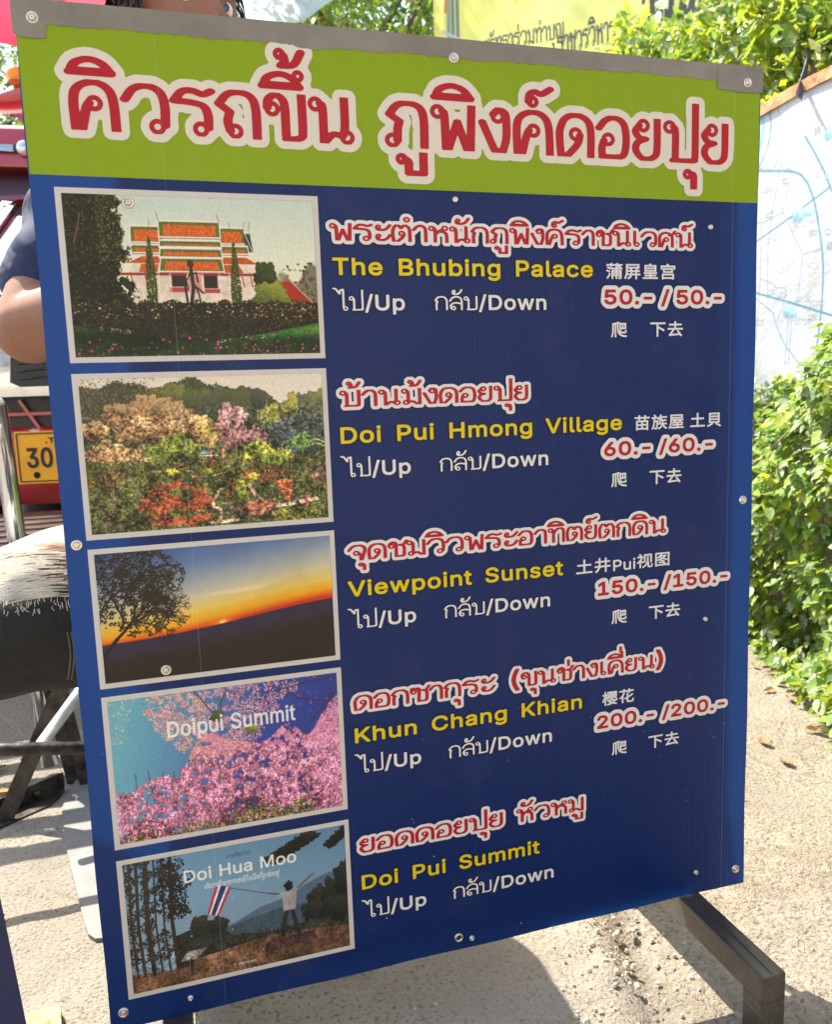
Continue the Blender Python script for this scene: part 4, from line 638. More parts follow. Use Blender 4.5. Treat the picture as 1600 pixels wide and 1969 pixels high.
def pic_sunset():
    p = Pic(640, 370, 12)
    hz = .70-.17*p.X+.02*np.sin(p.X*5)-.025*np.clip(.5-np.abs(p.X-.5), 0, 1)*0
    d = hz-p.Y       # height above the skyline
    st = [(0, C(214, 60, 24)), (.02, C(240, 110, 20)), (.06, C(252, 176, 24)), (.14, C(244, 206, 96)), (.24, C(222, 208, 160)), (.36, C(170, 178, 178)), (.55, C(98, 124, 168)), (.9, C(44, 70, 140))]
    dd = d+.10*(p.X-.3)*0+.12*(.3-p.X)*.3
    for k in range(3): p.a[..., k] = np.interp(dd, [a for a, c in st], [c[k] for a, c in st])
    p.a *= (1-.12*fbm(p.h, p.w, 6, 3, 4))[..., None]
    p.over(np.exp(-(((p.X-.5)/.05)**2+((p.Y-hz)/.03)**2))*.8, C(255, 130, 30)); p.over(np.exp(-(((p.X-.505)/.016)**2+((p.Y-hz+.012)/.016)**2)), C(255, 226, 120))
    cl = np.exp(-((p.Y-(.42-.16*np.clip((p.X-.36)*1.6, 0, .6)+.02*np.sin(p.X*12)))/.016)**2)*np.clip((p.X-.34)*4, 0, 1)*np.clip((.78-p.X)*6, 0, 1); p.over(cl*.55, C(246, 222, 190))
    g = d < 0
    gc = np.where((d > -.16-.05*np.sin(p.X*7))[..., None], C(52, 44, 64), C(44, 36, 30))*(.75+.35*fbm(p.h, p.w, 5, 4, 6))[..., None]
    t = np.clip((-d-.06)/.12, 0, 1)[..., None]; gc = C(52, 44, 66)*(1-t)+C(44, 37, 31)*t
    p.a = np.where(g[..., None], gc*(.85+.25*fbm(p.h, p.w, 5, 4, 6))[..., None], p.a)
    K = C(38, 30, 24)
    def br(x, y, a, L, wd, dep):
        x2, y2 = x+L*math.cos(a)*.6, y-L*math.sin(a)
        p.line([(x, y), ((x+x2)/2+.008*p.r.normal(), (y+y2)/2+.008*p.r.normal()), (x2, y2)], wd, K, 1, True)
        if dep:
            for k in range(2+(dep > 3)): br(x2, y2, a+p.r.normal()*.62, L*.78, max(1, wd*.68), dep-1)
    p.line([(.0, .80), (.03, .73), (.065, .66)], 10, K, 1, True); br(.06, .665, .85, .16, 8, 6); br(.08, .6, 1.5, .13, 5, 6); br(.1, .58, .35, .10, 5, 6); br(.0, .45, .9, .15, 5, 5); br(.12, .38, 1.3, .13, 4, 6)
    lf = fbm(p.h, p.w, 60, 3, 21)
    f = lambda x, y: (((x-.06)/.26)**2+((y-.2)/.38)**2 < 1) | (((x-.17)/.11)**2+((y-.54)/.13)**2 < 1) | (((x-.27)/.09)**2+((y-.2)/.14)**2 < 1)
    def g2(x, y):
        return f(x, y) & (lf[np.clip((y*p.h).astype(int), 0, p.h-1), np.clip((x*p.w).astype(int), 0, p.w-1)] > .46)
    p.scatter(16000, g2, [C(42, 34, 26), C(56, 46, 34), C(34, 28, 22)], (.6, 1.9))
    return p.image('sunset_print', .012)

def pic_blossom():
    p = Pic(640, 400, 17)
    for k in range(3): p.a[..., k] = np.interp(p.X+.15*(p.Y-.5), [0, .35, .6, 1], [C(110, 176, 190)[k], C(84, 130, 176)[k], C(52, 76, 150)[k], C(44, 56, 140)[k]])
    P1 = [C(222, 130, 160), C(236, 170, 188), C(204, 96, 132), C(240, 196, 204), C(190, 74, 120)]
    top = lambda x: .63-.38*x+.02*np.sin(x*31)+.03*np.sin(x*13)-.14*np.exp(-((x-.42)/.1)**2)+.05*np.exp(-((x-.3)/.05)**2)+.13*np.exp(-((x-.85)/.06)**2)
    lf = fbm(p.h, p.w, 40, 4, 31)
    L = lambda x, y: lf[np.clip((y*p.h).astype(int), 0, p.h-1), np.clip((x*p.w).astype(int), 0, p.w-1)]
    mass = lambda x, y: y > top(x)
    for k in range(26):
        x = p.r.random(); y = .8+.1*p.r.random(); a = 1.57+p.r.normal()*.3
        p.line([(x, y+.1), (x+.02*math.cos(a)*3, y-.08), (x+.12*math.cos(a), y-.3)], 2.4, C(96, 62, 66), .9, True)
    p.scatter(9000, lambda x, y: mass(x, y) & (L(x, y) > .36), [C(200, 96, 130), C(176, 76, 112), C(220, 130, 156)], (1, 3))
    p.scatter(12000, lambda x, y: mass(x, y) & (L(x, y) > .43), P1, (1, 2))
    p.scatter(6000, lambda x, y: mass(x, y) & (L(x, y) > .5), [C(244, 196, 210), C(236, 160, 186)], (1, 1.5))
    dk = lambda x, y: mass(x, y) & (y > .74+.12*(L(x, y)-.5)*4) & (y > .98-.16*x-.12*np.sin(x*14))
    p.scatter(5000, dk, [C(70, 44, 40), C(104, 60, 50), C(54, 50, 34), C(150, 70, 84)], (1, 2.6), .85)
    p.scatter(4000, lambda x, y: (y > .99-.14*np.clip(x-.1, 0, 1)-.03*np.sin(x*24)) & (x < .86), [C(84, 116, 34), C(120, 156, 44), C(50, 60, 30), C(160, 140, 50)], (1, 2.6))
    p.scatter(1000, lambda x, y: (x > .5) & (x < .84) & (y > .87), [C(96, 150, 40), C(140, 190, 60), C(60, 90, 34)], (1, 2.4))
    p.scatter(500, lambda x, y: (np.abs(x-.52) < .06) & (np.abs(y-.7) < .05), [C(90, 100, 40), C(130, 90, 50)], (1, 2))
    for k in range(34):
        x = p.r.random(); y = .62+.33*p.r.random()
        if y < top(x)+.1: continue
        p.line([(x, y+.08), (x+.01*p.r.normal(), y), (x+.03*p.r.normal(), y-.1)], 1.5, C(80, 48, 54), .8, True)
    # right-hand tree and hanging boughs
    p.scatter(15000, lambda x, y: (x > .9+.06*np.sin(y*9)-.14*np.clip(y-.55, 0, 1)) & (y > .16+1.2*(1-x)), [C(232, 150, 180), C(240, 180, 200), C(214, 116, 154)], (1, 2))
    up = lambda x, y: (y < .10+.42*np.sin(np.clip((x-.14)/.62, 0, 1)*math.pi)**.8*(.6+.7*L(x, y))) & (x > .14) & (x < .82) & (L(x, y) > .42)
    p.scatter(6000, lambda x, y: up(x, y), [C(222, 130, 150), C(200, 96, 130), C(236, 178, 180), C(226, 160, 120)], (1, 2.2))
    p.scatter(3600, lambda x, y: up(x, y) & (x < .4), [C(230, 180, 120), C(216, 150, 110), C(240, 206, 170)], (1, 2))
    p.scatter(3000, lambda x, y: up(x, y) & (L(x, y) > .5), [C(244, 200, 206), C(240, 170, 190)], (1, 1.5))
    p.scatter(1200, lambda x, y: (x < .12-.25*y) & (y < .3) & (L(x, y) > .45), [C(236, 196, 130), C(226, 150, 130), C(240, 214, 180)], (1, 2))
    p.scatter(500, lambda x, y: (x > .78) & (y < .26) & (L(x, y) > .53), [C(222, 110, 150), C(200, 80, 130)], (1, 2.4))
    B = C(70, 50, 56)
    for q in (((.36, 0), (.42, .14), (.45, .22)), ((.5, .02), (.47, .12), (.48, .2)), ((.7, 0), (.66, .14)), ((.75, 0), (.78, .1), (.84, .16), (.98, .2)), ((1, .1), (.94, .22), (.86, .34), (.81, .48)), ((.7, .08), (.86, .04), (1, .03)), ((.97, .1), (.93, .3))):
        p.line(q, 3, B, .95, True)
    p.crown(.45, .2, .025, .035, C(50, 60, 40), C(100, 104, 50), 90); p.crown(.6, .32, .022, .03, C(90, 96, 40), C(170, 160, 60), 80)
    p.text('Doipui Summit', .235, .80, .305, .115, dict(bold=.030, space=.42), C(246, 240, 230), .9)
    return p.image('blossom_print', .02, .5, .42, 1)

def pic_summit():
    p = Pic(640, 400, 23)
    p.grad([(0, C(104, 146, 176)), (.35, C(122, 160, 184)), (.62, C(130, 156, 172)), (1, C(120, 140, 150))])
    p.a *= (1.06-.14*p.X)[..., None]
    p.poly([(.36, .66), (.48, .60), (.58, .53), (.68, .50), (.8, .42), (.9, .36), (1, .36), (1, .8), (.36, .8)], C(84, 106, 128), .08)
    p.poly([(.3, .70), (.45, .63), (.55, .60), (.7, .56), (1, .58), (1, .86), (.3, .86)], C(66, 84, 96), .15)
    p.poly([(.2, .62), (.3, .58), (.4, .62), (.45, .70), (.6, .74), (1, .70), (1, .9), (.2, .9)], C(46, 50, 44), .3)
    p.scatter(3400, lambda x, y: (y > .70-.02*np.sin(x*30)) & (y < .86) & (x > .3), [C(52, 52, 40), C(72, 66, 50), C(36, 38, 32), C(90, 84, 62)], (1, 2))
    g = p.Y > .80+.03*np.sin(p.X*7)+.05*(p.X < .25)
    soil = (C(96, 70, 52)*(.35+1.3*fbm(p.h, p.w, 9, 4, 40))[..., None])*(1.2-.6*np.abs(p.X-.4))[..., None]
    p.a = np.where(g[..., None], soil, p.a)
    p.scatter(900, lambda x, y: (y > .84) & (np.sin(x*20+y*60) > .5) & (x < .6), [C(190, 130, 84), C(160, 104, 70)], (1, 2.4), .8)
    K = C(34, 30, 26)
    p.scatter(9000, lambda x, y: (x < .17+.06*np.sin(y*11)) & (y < .78) & (np.sin(x*90)+np.sin(y*50+x*20) > -.6), [K, C(50, 46, 40), C(24, 24, 20), C(70, 62, 52)], (1, 2.4))
    for x, wd in ((.015, 6), (.045, 9), (.085, 12), (.12, 5), (.155, 5), (.19, 11)): p.line([(x+.01, 0), (x, .5), (x+.012, .88)], wd, C(64, 48, 38))
    for k in range(60):
        y = .04+.42*p.r.random(); x = .19+.02*p.r.normal(); L = .03+.05*p.r.random()
        s_ = 1 if p.r.random() > .3 else -1
        xs = x+s_*L*p.r.random(14); ys = y+.02*p.r.normal(size=14); p.dots(xs, ys, 2.6, np.repeat([K], 14, 0))
    p.crown(.31, .56, .04, .06, C(40, 44, 34), C(60, 62, 48), 160, (1, 2)); p.crown(.39, .60, .045, .06, C(30, 34, 28), C(56, 56, 44), 300, (1, 2)); p.line([(.39, .6), (.39, .74)], 2.5, K); p.line([(.31, .56), (.32, .7)], 2, K)
    for cx, cy, rx, ry in ((.86, .56, .05, .1), (.93, .55, .05, .14), (.99, .45, .05, .16), (.84, .64, .06, .08), (.95, .66, .08, .1)): p.crown(cx, cy, rx, ry, C(26, 28, 26), C(56, 58, 50), 600, (1, 2.4))
    for k in range(7):
        t = k/6; p.crown(.66+.17*t, .17-.13*t, .045, .035, C(28, 28, 26), C(54, 50, 44), 130, (1, 2.4))
    for k in range(4): p.crown(.93+.08*k/3, .13-.1*k/3, .03, .03, C(26, 26, 26), C(50, 48, 44), 90, (1, 2))
    # lectern sign, log, man with flag
    p.poly([(.21, .83), (.25, .76), (.33, .76), (.29, .83)], C(150, 146, 136), .2); p.line([(.26, .83), (.26, .9)], 5, C(30, 26, 24))
    p.poly([(.6, .80), (.83, .79), (.84, .88), (.6, .90)], C(70, 50, 46), .4); p.poly([(.6, .795), (.83, .78), (.83, .80), (.6, .82)], C(110, 78, 70), .2)
    T = C(46, 44, 48)
    p.line([(.712, .58), (.69, .70), (.684, .795)], 13, T, 1, True); p.line([(.728, .58), (.745, .70), (.757, .795)], 13, T, 1, True)
    p.poly([(.688, .46), (.70, .44), (.745, .44), (.757, .46), (.748, .60), (.69, .60)], C(158, 154, 154), .15, soft=2)
    p.line([(.695, .46), (.672, .455)], 10, C(168, 164, 162)); p.line([(.675, .455), (.63, .435)], 4.5, C(96, 68, 56)); p.line([(.75, .455), (.768, .43)], 9, C(150, 146, 146)); p.line([(.766, .43), (.80, .39), (.828, .355)], 5, C(110, 80, 66))
    p.line([(.826, .36), (.846, .352)], 2, C(110, 80, 66)); p.line([(.826, .358), (.842, .338)], 2, C(110, 80, 66)); p.crown(.722, .405, .017, .032, C(30, 26, 26), C(44, 38, 36), 120, (1, 2))
    p.line([(.63, .435), (.46, .335)], 1.8, C(60, 56, 56))
    f0, f1, f2, f3 = (np.array(q) for q in ((.392, .285), (.46, .325), (.395, .53), (.345, .50)))
    lerp = lambda a, b, t: a*(1-t)+b*t
    for k, c in ((0, C(190, 50, 66)), (1, C(226, 222, 222)), (2, C(48, 50, 104)), (3, C(48, 50, 104)), (4, C(226, 222, 222)), (5, C(190, 50, 66))):
        a, b = k/6, (k+1)/6; p.poly([lerp(f0, f1, a), lerp(f0, f1, b), lerp(f3, f2, b), lerp(f3, f2, a)], c, .2, 60)
    p.text('Doi Hua Moo', .255, .765, .225, .095, dict(bold=.028, space=.40), C(240, 236, 226), .95)
    p.text('เทพเชียงใหม่', .45, .555, .095, .026, dict(gap=.2, pen=(.08, .06, .05)), C(60, 70, 76), .8)
    p.text('เส้นทางศึกษาธรรมชาติในเมืองที่ถูกซ่อนอยู่', .34, .68, .30, .034, dict(gap=.06, pen=(.1, .08, .05)), C(226, 226, 220), .8, .2)
    p.text('C : CHIANGMAI', .45, .55, .955, .02, dict(bold=.06), C(200, 196, 190), .7)
    return p.image('summit_print', .012, .5, .66, 1)

# ---------------------------------------------------------------- ground
def slope(y): return np.maximum(0, y-3.3)*.15
def build_ground():
    xs = np.concatenate([-np.geomspace(200, 1.7, 26), np.arange(-1.6, 2.6, .014), np.geomspace(2.7, 200, 26)])
    ys = np.concatenate([-np.geomspace(150, .25, 22)+.5, np.arange(.3, 3.6, .014), np.geomspace(3.7, 260, 40)])
    nx, ny = len(xs), len(ys)
    X, Y = np.meshgrid(xs, ys)
    def nz(cell, o, sd):
        g = np.random.default_rng(sd); a = g.random((256, 256)); out = np.zeros(X.shape); amp = 1
        for k in range(o):
            fx = X/cell*2**k; fy = Y/cell*2**k
            ix = np.floor(fx).astype(int); iy = np.floor(fy).astype(int); tx = fx-ix; ty = fy-iy; tx = tx*tx*(3-2*tx); ty = ty*ty*(3-2*ty)
            q = lambda i, j: a[(iy+j) % 256, (ix+i) % 256]
            out += amp*((q(0, 0)*(1-tx)+q(1, 0)*tx)*(1-ty)+(q(0, 1)*(1-tx)+q(1, 1)*tx)*ty); amp *= .5
        return out
    near = np.clip(1-np.maximum(np.abs(X)-2.2, 0), 0, 1)*np.clip(3.6-Y, 0, 1)
    Z = (nz(.05, 3, 1)-.9)*.004+(nz(.5, 3, 2)-.9)*.006
    # broken joint between the concrete strip and the asphalt
    jx = .60+.30*(Y-.95)+.02*(nz(.12, 3, 5)-.9)
    d = X-jx
    Z += -.013*np.exp(-(d/.03)**2)*(.4+nz(.03, 3, 7))+.006*(nz(.022, 2, 8)-.7)*np.exp(-((d+.07)/.07)**2)
    Z = Z*near+slope(Y)
    V = np.stack([X, Y, Z], -1).reshape(-1, 3)
    i = np.arange((nx-1)*(ny-1)); r, c = i//(nx-1), i % (nx-1); a = r*nx+c
    F = np.stack([a, a+1, a+nx+1, a+nx], 1)
    me = bpy.data.meshes.new('ground'); me.vertices.add(len(V)); me.vertices.foreach_set('co', V.ravel())
    me.loops.add(F.size); me.loops.foreach_set('vertex_index', F.ravel().astype(np.int32))
    me.polygons.add(len(F)); me.polygons.foreach_set('loop_start', np.arange(0, F.size, 4, dtype=np.int32)); me.polygons.foreach_set('loop_total', np.full(len(F), 4, np.int32))
    me.polygons.foreach_set('use_smooth', np.ones(len(F), bool)); me.update(calc_edges=True); me.validate()
    t = NT('weathered_concrete')
    co = t.coord()
    big = t.noise(2.2, 5, .6, co); mid = t.noise(16, 6, .65, co); fine = t.noise(150, 5, .6, co)
    v = t.n('TexVoronoi', feature='DISTANCE_TO_EDGE'); v.inputs['Scale'].default_value = 42
    wp = t.n('VectorMath', operation='ADD'); t.l(co, wp.inputs[0])
    nn = t.n('TexNoise'); nn.inputs['Scale'].default_value = 14; t.l(co, nn.inputs['Vector']); sc = t.n('VectorMath', operation='SCALE'); t.l(nn.outputs[1], sc.inputs[0]); sc.inputs['Scale'].default_value = .11
    t.l(sc.outputs[0], wp.inputs[1]); t.l(wp.outputs[0], v.inputs['Vector'])
    crack = t.ramp(v.outputs[0], [(.0, (0, 0, 0)), (.05, (1, 1, 1))])
    v2 = t.n('TexVoronoi'); v2.inputs['Scale'].default_value = 95; t.l(wp.outputs[0], v2.inputs['Vector'])
    # asphalt with exposed stone right of the joint, screed to the left
    sx = t.n('SeparateXYZ'); t.l(co, sx.inputs[0])
    jl = t.math('ADD', t.math('MULTIPLY', sx.outputs[1], -.30), sx.outputs[0])      # x - .3 y
    side = t.n('MapRange'); side.inputs[1].default_value = .31; side.inputs[2].default_value = .34
    t.l(t.math('ADD', jl, t.math('MULTIPLY', mid, .06)), side.inputs[0])
    base = t.ramp(big, [(.3, (.25, .228, .185)), (.5, (.315, .29, .237)), (.7, (.375, .348, .29))])
    base = t.mix(t.math('MULTIPLY', mid, .9), t.mix(.5, base, (.27, .215, .145, 1)), base)
    stone = t.mix(side.outputs[0], (1, 1, 1, 1), t.ramp(v2.outputs['Color'], [(.0, (.72, .69, .64)), (.5, (.98, .95, .9)), (1, (1.12, 1.1, 1.05))]))
    base = t.mix(1., base, stone, 'MULTIPLY')
    dirt = t.ramp(t.noise(5, 7, .7, co), [(.54, (0, 0, 0)), (.70, (.7, .7, .7))])
    base = t.mix(dirt, base, (.20, .16, .11, 1))
    jr = t.n('MapRange'); jr.inputs[1].default_value = .0; jr.inputs[2].default_value = .05; jr.inputs[3].default_value = .85; jr.inputs[4].default_value = 0.
    t.l(t.math('ABSOLUTE', t.math('SUBTRACT', t.math('ADD', jl, t.math('MULTIPLY', mid, .05)), .34)), jr.inputs[0])
    base = t.mix(jr.outputs[0], base, (.13, .105, .075, 1))
    pit = t.ramp(fine, [(.32, (.38, .34, .28)), (.47, (1, 1, 1))])
    base = t.mix(1., base, pit, 'MULTIPLY')
    vc = t.n('TexVoronoi', feature='DISTANCE_TO_EDGE'); vc.inputs['Scale'].default_value = 2.1; vc.inputs['Randomness'].default_value = 1.
    wc = t.n('VectorMath', operation='ADD'); t.l(co, wc.inputs[0]); sc3 = t.n('VectorMath', operation='SCALE'); sc3.inputs['Scale'].default_value = .22
    n3 = t.n('TexNoise'); n3.inputs['Scale'].default_value = 5; n3.inputs['Detail'].default_value = 6; t.l(co, n3.inputs['Vector']); t.l(n3.outputs[1], sc3.inputs[0]); t.l(sc3.outputs[0], wc.inputs[1]); t.l(wc.outputs[0], vc.inputs['Vector'])
    big_crack = t.math('MULTIPLY', t.ramp(vc.outputs[0], [(.0, (1, 1, 1)), (.012, (0, 0, 0))]), t.ramp(t.noise(1.3, 3, .5, co), [(.48, (0, 0, 0)), (.56, (1, 1, 1))]))
    base = t.mix(t.math('MULTIPLY', big_crack, .7), base, (.10, .08, .06, 1))
    stain = t.ramp(t.noise(3.1, 8, .72, co, .8), [(.50, (0, 0, 0)), (.62, (.55, .55, .55))])
    base = t.mix(stain, base, (.25, .225, .18, 1))
    base = t.mix(.05, base, t.mix(1., base, crack, 'MULTIPLY'))
    h = t.math('ADD', t.math('MULTIPLY', crack, .08), t.math('MULTIPLY', fine, .9))
    h = t.math('ADD', h, t.math('MULTIPLY', mid, .5))
    h2 = t.math('MULTIPLY', t.math('SUBTRACT', 1., v2.outputs[0]), side.outputs[0])
    t.set(Base_Color=base, Roughness=.9, Normal=t.bump(h, .008, 1., t.bump(h2, .004, .6)))
    me.materials.append(t.m)
    return kind(link(bpy.data.objects.new('ground', me)), 'structure')
build_ground()

# loose grit along the broken joint and over the asphalt
def grit():
    V = []; F = []
    def stone(x, y, r):
        b = len(V); h = r*rng.uniform(.35, .8); a0 = rng.uniform(0, 6)
        n = 5
        for k in range(n):
            a = a0+k*2*math.pi/n; q = r*rng.uniform(.7, 1.2); V.append((x+q*math.cos(a), y+q*math.sin(a), -.002))
        for k in range(n):
            a = a0+k*2*math.pi/n; q = r*rng.uniform(.45, .8); V.append((x+q*math.cos(a), y+q*math.sin(a), h))
        for k in range(n): F.append((b+k, b+(k+1) % n, b+n+(k+1) % n, b+n+k))
        F.append(tuple(b+n+k for k in range(n)))
    for _ in range(700):
        y = rng.uniform(.75, 1.7); jx = .60+.30*(y-.95)
        stone(jx-.03+rng.normal()*.055, y, abs(rng.normal())*.0024+.0009)
    for _ in range(1500): stone(rng.uniform(-1.2, 2), rng.uniform(.7, 3.4), abs(rng.normal())*.0014+.0006)
    kind(mesh_obj('grit', V, F, simple('grit_stone', (.38, .33, .25), .9, var=.3, scale=60)), 'stuff')
grit()

# added house front, unseen behind the viewer, bounces warm sunlight onto the sign
def add_fill_house():
    root = empty('fill_house', (0, -5.2, 0)); tag(root, 'cream house front added out of view to bounce sunlight onto the signboard', 'building')
    mw = simple('cream_render', (.46, .425, .37), .9, scale=3); mg = simple('dark_window', (.05, .06, .07), .15, coat=1.)
    bm = bmesh.new(); box(bm, -9, 9, -4, 0, -.05, 5.2); bm_obj('wall', bm, mw, root)
    bm = bmesh.new(); box(bm, -9.3, 9.3, -4.2, .5, 5.202, 5.4); bm_obj('roof', bm, simple('tiled_roof', (.3, .1, .05), .8), root)
    for k in range(6):
        x = -7.6+3*k
        bm = bmesh.new(); box(bm, x, x+1.2, .002, .05, 3.1, 4.4, bev=.01); wd = bm_obj('window', bm, mg, root)
        bm = bmesh.new(); box(bm, x-.05, x+1.25, .0, .12, 3.0, 3.08); bm_obj('sill', bm, mw, wd)
add_fill_house()

# ---------------------------------------------------------------- the signboard
SW, SH = .9, 1.1535
SX0, SY, SZ1 = -.1242, .9559, 1.2846            # its upper left corner in the world
sign = empty('signboard', (SX0, SY, SZ1-SH))
tag(sign, 'blue and green fare board with red Thai headline and five pictures, on a steel frame', 'sign')
def uv(u, v): return u*SW, (1-v)*SH
FR = 0.                                          # front face, local y

def print_mat(name, col=None, image=None, rough=.30, trans=.18, tcol=None):
    """printing on corrugated plastic: flutes, faint waviness, lets strong light through"""
    t = NT(name); co = t.coord()
    sx = t.n('SeparateXYZ'); t.l(co, sx.inputs[0])
    fl = t.math('SINE', t.math('MULTIPLY', sx.outputs[0], 2*math.pi/.0052))
    st = t.n('Mapping'); st.inputs['Scale'].default_value = (60, 1, 1.4); t.l(co, st.inputs['Vector'])
    streak = t.noise(1., 3, .5, st.outputs[0])
    n1 = t.bump(t.noise(2.3, 2, .5, co), .02, .45)
    n2 = t.bump(t.math('ADD', fl, t.math('MULTIPLY', streak, 4.)), .00012, .5, n1)
    if image is not None:
        ti = t.n('TexImage'); ti.image = image; ti.interpolation = 'Cubic'; uvn = t.n('UVMap'); t.l(uvn.outputs[0], ti.inputs[0]); c = ti.outputs[0]
    else:
        c = t.n('RGB'); c.outputs[0].default_value = col; c = c.outputs[0]
    c = t.mix(t.math('MULTIPLY', streak, .16), c, t.mix(.25, c, (0, 0, 0, 1)))
    sm = t.ramp(t.noise(7, 6, .7, co), [(.55, (0, 0, 0)), (.8, (.05, .05, .05))])
    c = t.mix(sm, c, (.5, .47, .42, 1))
    cr = t.math('ADD', t.math('LESS_THAN', t.math('ABSOLUTE', t.math('SUBTRACT', sx.outputs[0], .8602)), .0006), t.math('LESS_THAN', t.math('ABSOLUTE', t.math('SUBTRACT', sx.outputs[0], .135)), .0004))
    c = t.mix(t.math('MULTIPLY', cr, .10), c, (.7, .7, .75, 1))
    # dust specks towards the foot of the board
    v = t.n('TexVoronoi'); v.inputs['Scale'].default_value = 46; t.l(co, v.inputs['Vector'])
    spk = t.math('LESS_THAN', v.outputs[0], .055)
    lo = t.n('MapRange'); lo.inputs[1].default_value = .45; lo.inputs[2].default_value = .0; t.l(sx.outputs[2], lo.inputs[0])
    rnd = t.n('SeparateColor'); t.l(v.outputs['Color'], rnd.inputs[0])
    spk = t.math('MULTIPLY', spk, t.math('MULTIPLY', t.math('GREATER_THAN', rnd.outputs[0], .45), lo.outputs[0]))
    c = t.mix(t.math('MULTIPLY', spk, .75), c, (.6, .56, .5, 1))
    t.set(Base_Color=c, Roughness=t.math('ADD', t.math('MULTIPLY', t.noise(9, 5, .6, co), .12), rough-.05), Normal=n2, Specular_IOR_Level=.30)
    tr = t.n('BsdfTranslucent'); t.l(c, tr.inputs[0])
    if tcol:
        for q in list(tr.inputs[0].links): t.t.links.remove(q)
        tr.inputs[0].default_value = tcol
    mx = t.n('MixShader'); mx.inputs[0].default_value = trans
    t.l(t.p.outputs[0], mx.inputs[1]); t.l(tr.outputs[0], mx.inputs[2]); t.l(mx.outputs[0], t.out.inputs[0])
    return t.m
BLUE = (.0065, .026, .140, 1); GREEN = (.26, .385, .004, 1); CREAM = (.76, .70, .60, 1); WHITE = (.78, .77, .76, 1)
RED = (.46, .010, .022, 1); YEL = (.78, .60, .006, 1)
m_blue = print_mat('blue_print', BLUE, trans=.30, tcol=(.003, .06, .23, 1)); m_green = print_mat('green_print', GREEN); m_cream = print_mat('cream_print', (.77, .73, .66, 1), trans=.3)
m_creamh = print_mat('cream_outline_print', CREAM); m_white = print_mat('white_print', WHITE)
m_red = print_mat('red_print', RED); m_yel = print_mat('yellow_print', YEL); m_dark = print_mat('dark_outline_print', (.012, .012, .03, 1))
def back_mat():
    t = NT('board_back'); t.set(Base_Color=(.62, .64, .66, 1), Roughness=.5)
    tr = t.n('BsdfTranslucent'); tr.inputs[0].default_value = (.8, .82, .85, 1); mx = t.n('MixShader'); mx.inputs[0].default_value = .8
    t.l(t.p.outputs[0], mx.inputs[1]); t.l(tr.outputs[0], mx.inputs[2]); t.l(mx.outputs[0], t.out.inputs[0]); return t.m
m_back = back_mat()

# board: front printed, back plain, slightly wavy edge
def board():
    n = 40; V = []; F = []; MI = []
    pts = []
    for k in range(n): pts.append((SW*k/n, 0))
    for k in range(n): pts.append((SW, SH*k/n))
    for k in range(n): pts.append((SW*(1-k/n), SH))
    for k in range(n): pts.append((0, SH*(1-k/n)))
    jit = lambda x, z: (x+.0007*math.sin(z*23+x*9), z+.0007*math.sin(x*31+2))
    pts = [jit(*p) for p in pts]; N = len(pts)
    V = [(x, 0, z) for x, z in pts]+[(x, .004, z) for x, z in pts]
    F = [tuple(range(N)), tuple(range(2*N-1, N-1, -1))]+[(k, k+N, (k+1) % N+N, (k+1) % N) for k in range(N)]
    return mesh_obj('board', V, F, None, sign, mats=[m_blue, m_back], mi=[0]+[1]*(N+1))
board()
def sheet(name, u0, v0, u1, v1, y, mat, parent=sign, uvmap=False, jag=0.):
    x0, z1 = uv(u0, v0); x1, z0 = uv(u1, v1)
    o = mesh_obj(name, [(x0, y, z0), (x1, y, z0), (x1, y, z1), (x0, y, z1)], [(0, 1, 2, 3)], mat, parent)
    if uvmap:
        l = o.data.uv_layers.new(name='UVMap')
        for k, c in enumerate(((0, 0), (1, 0), (1, 1), (0, 1))): l.data[k].uv = c
    return o
sheet('header_panel', .001, .012, .999, .1468, -.0003, m_green)

# duct tape folded over the top edge, torn lower edge
def tape():
    t = NT('duct_tape'); co = t.coord(); st = t.n('Mapping'); st.inputs['Scale'].default_value = (420, 30, 420); t.l(co, st.inputs['Vector'])
    wv = t.noise(1., 2, .5, st.outputs[0]); big = t.noise(12, 5, .65, co)
    t.set(Base_Color=t.ramp(big, [(.3, (.15, .135, .11)), (.7, (.23, .21, .175))]), Roughness=t.math('ADD', t.math('MULTIPLY', big, .3), .3), Specular_IOR_Level=.5,
          Normal=t.bump(wv, .0004, .5, t.bump(big, .004, .5)))
    n = 160; V = []; F = []
    low = lambda u: .0195-.004*u+.0006*math.sin(u*37)+.0005*math.sin(u*91+1)+.0004*math.sin(u*300)+.0003*math.sin(u*700)+(.006 if u < .035 else 0)+(.0035*math.exp(-((u-.33)/.02)**2))+(.012*math.exp(-((u-.985)/.02)**2))
    for k in range(n+1):
        u = -.002+1.004*k/n; x, z = uv(u, low(u)); V += [(x, -.0009, z), (x, -.0010-.0005*abs(math.sin(u*55)), SH+.0012), (x, .0052, SH+.0012), (x, .0052, SH-.03)]
    for k in range(n):
        for j in range(3): F.append((4*k+j, 4*k+j+1, 4*k+j+5, 4*k+j+4)[::-1])
    mesh_obj('duct_tape', V, F, t.m, sign)
    # overlapped strips
    for u0, u1, lo in ((-.003, .032, .031), (.925, 1.003, .026)):
        x0, z0 = uv(u0, lo); x1, z1 = uv(u1, 0); xm = (x0+x1)/2
        mesh_obj('tape_patch', [(x0, -.0013, z0+.001), (xm, -.0017, z0-.0015), (x1, -.0013, z0), (x1, -.0016, SH+.0017), (xm, -.0021, SH+.0017), (x0, -.0016, SH+.0017)], [(0, 1, 4, 5), (1, 2, 3, 4)], t.m, sign)
tape()

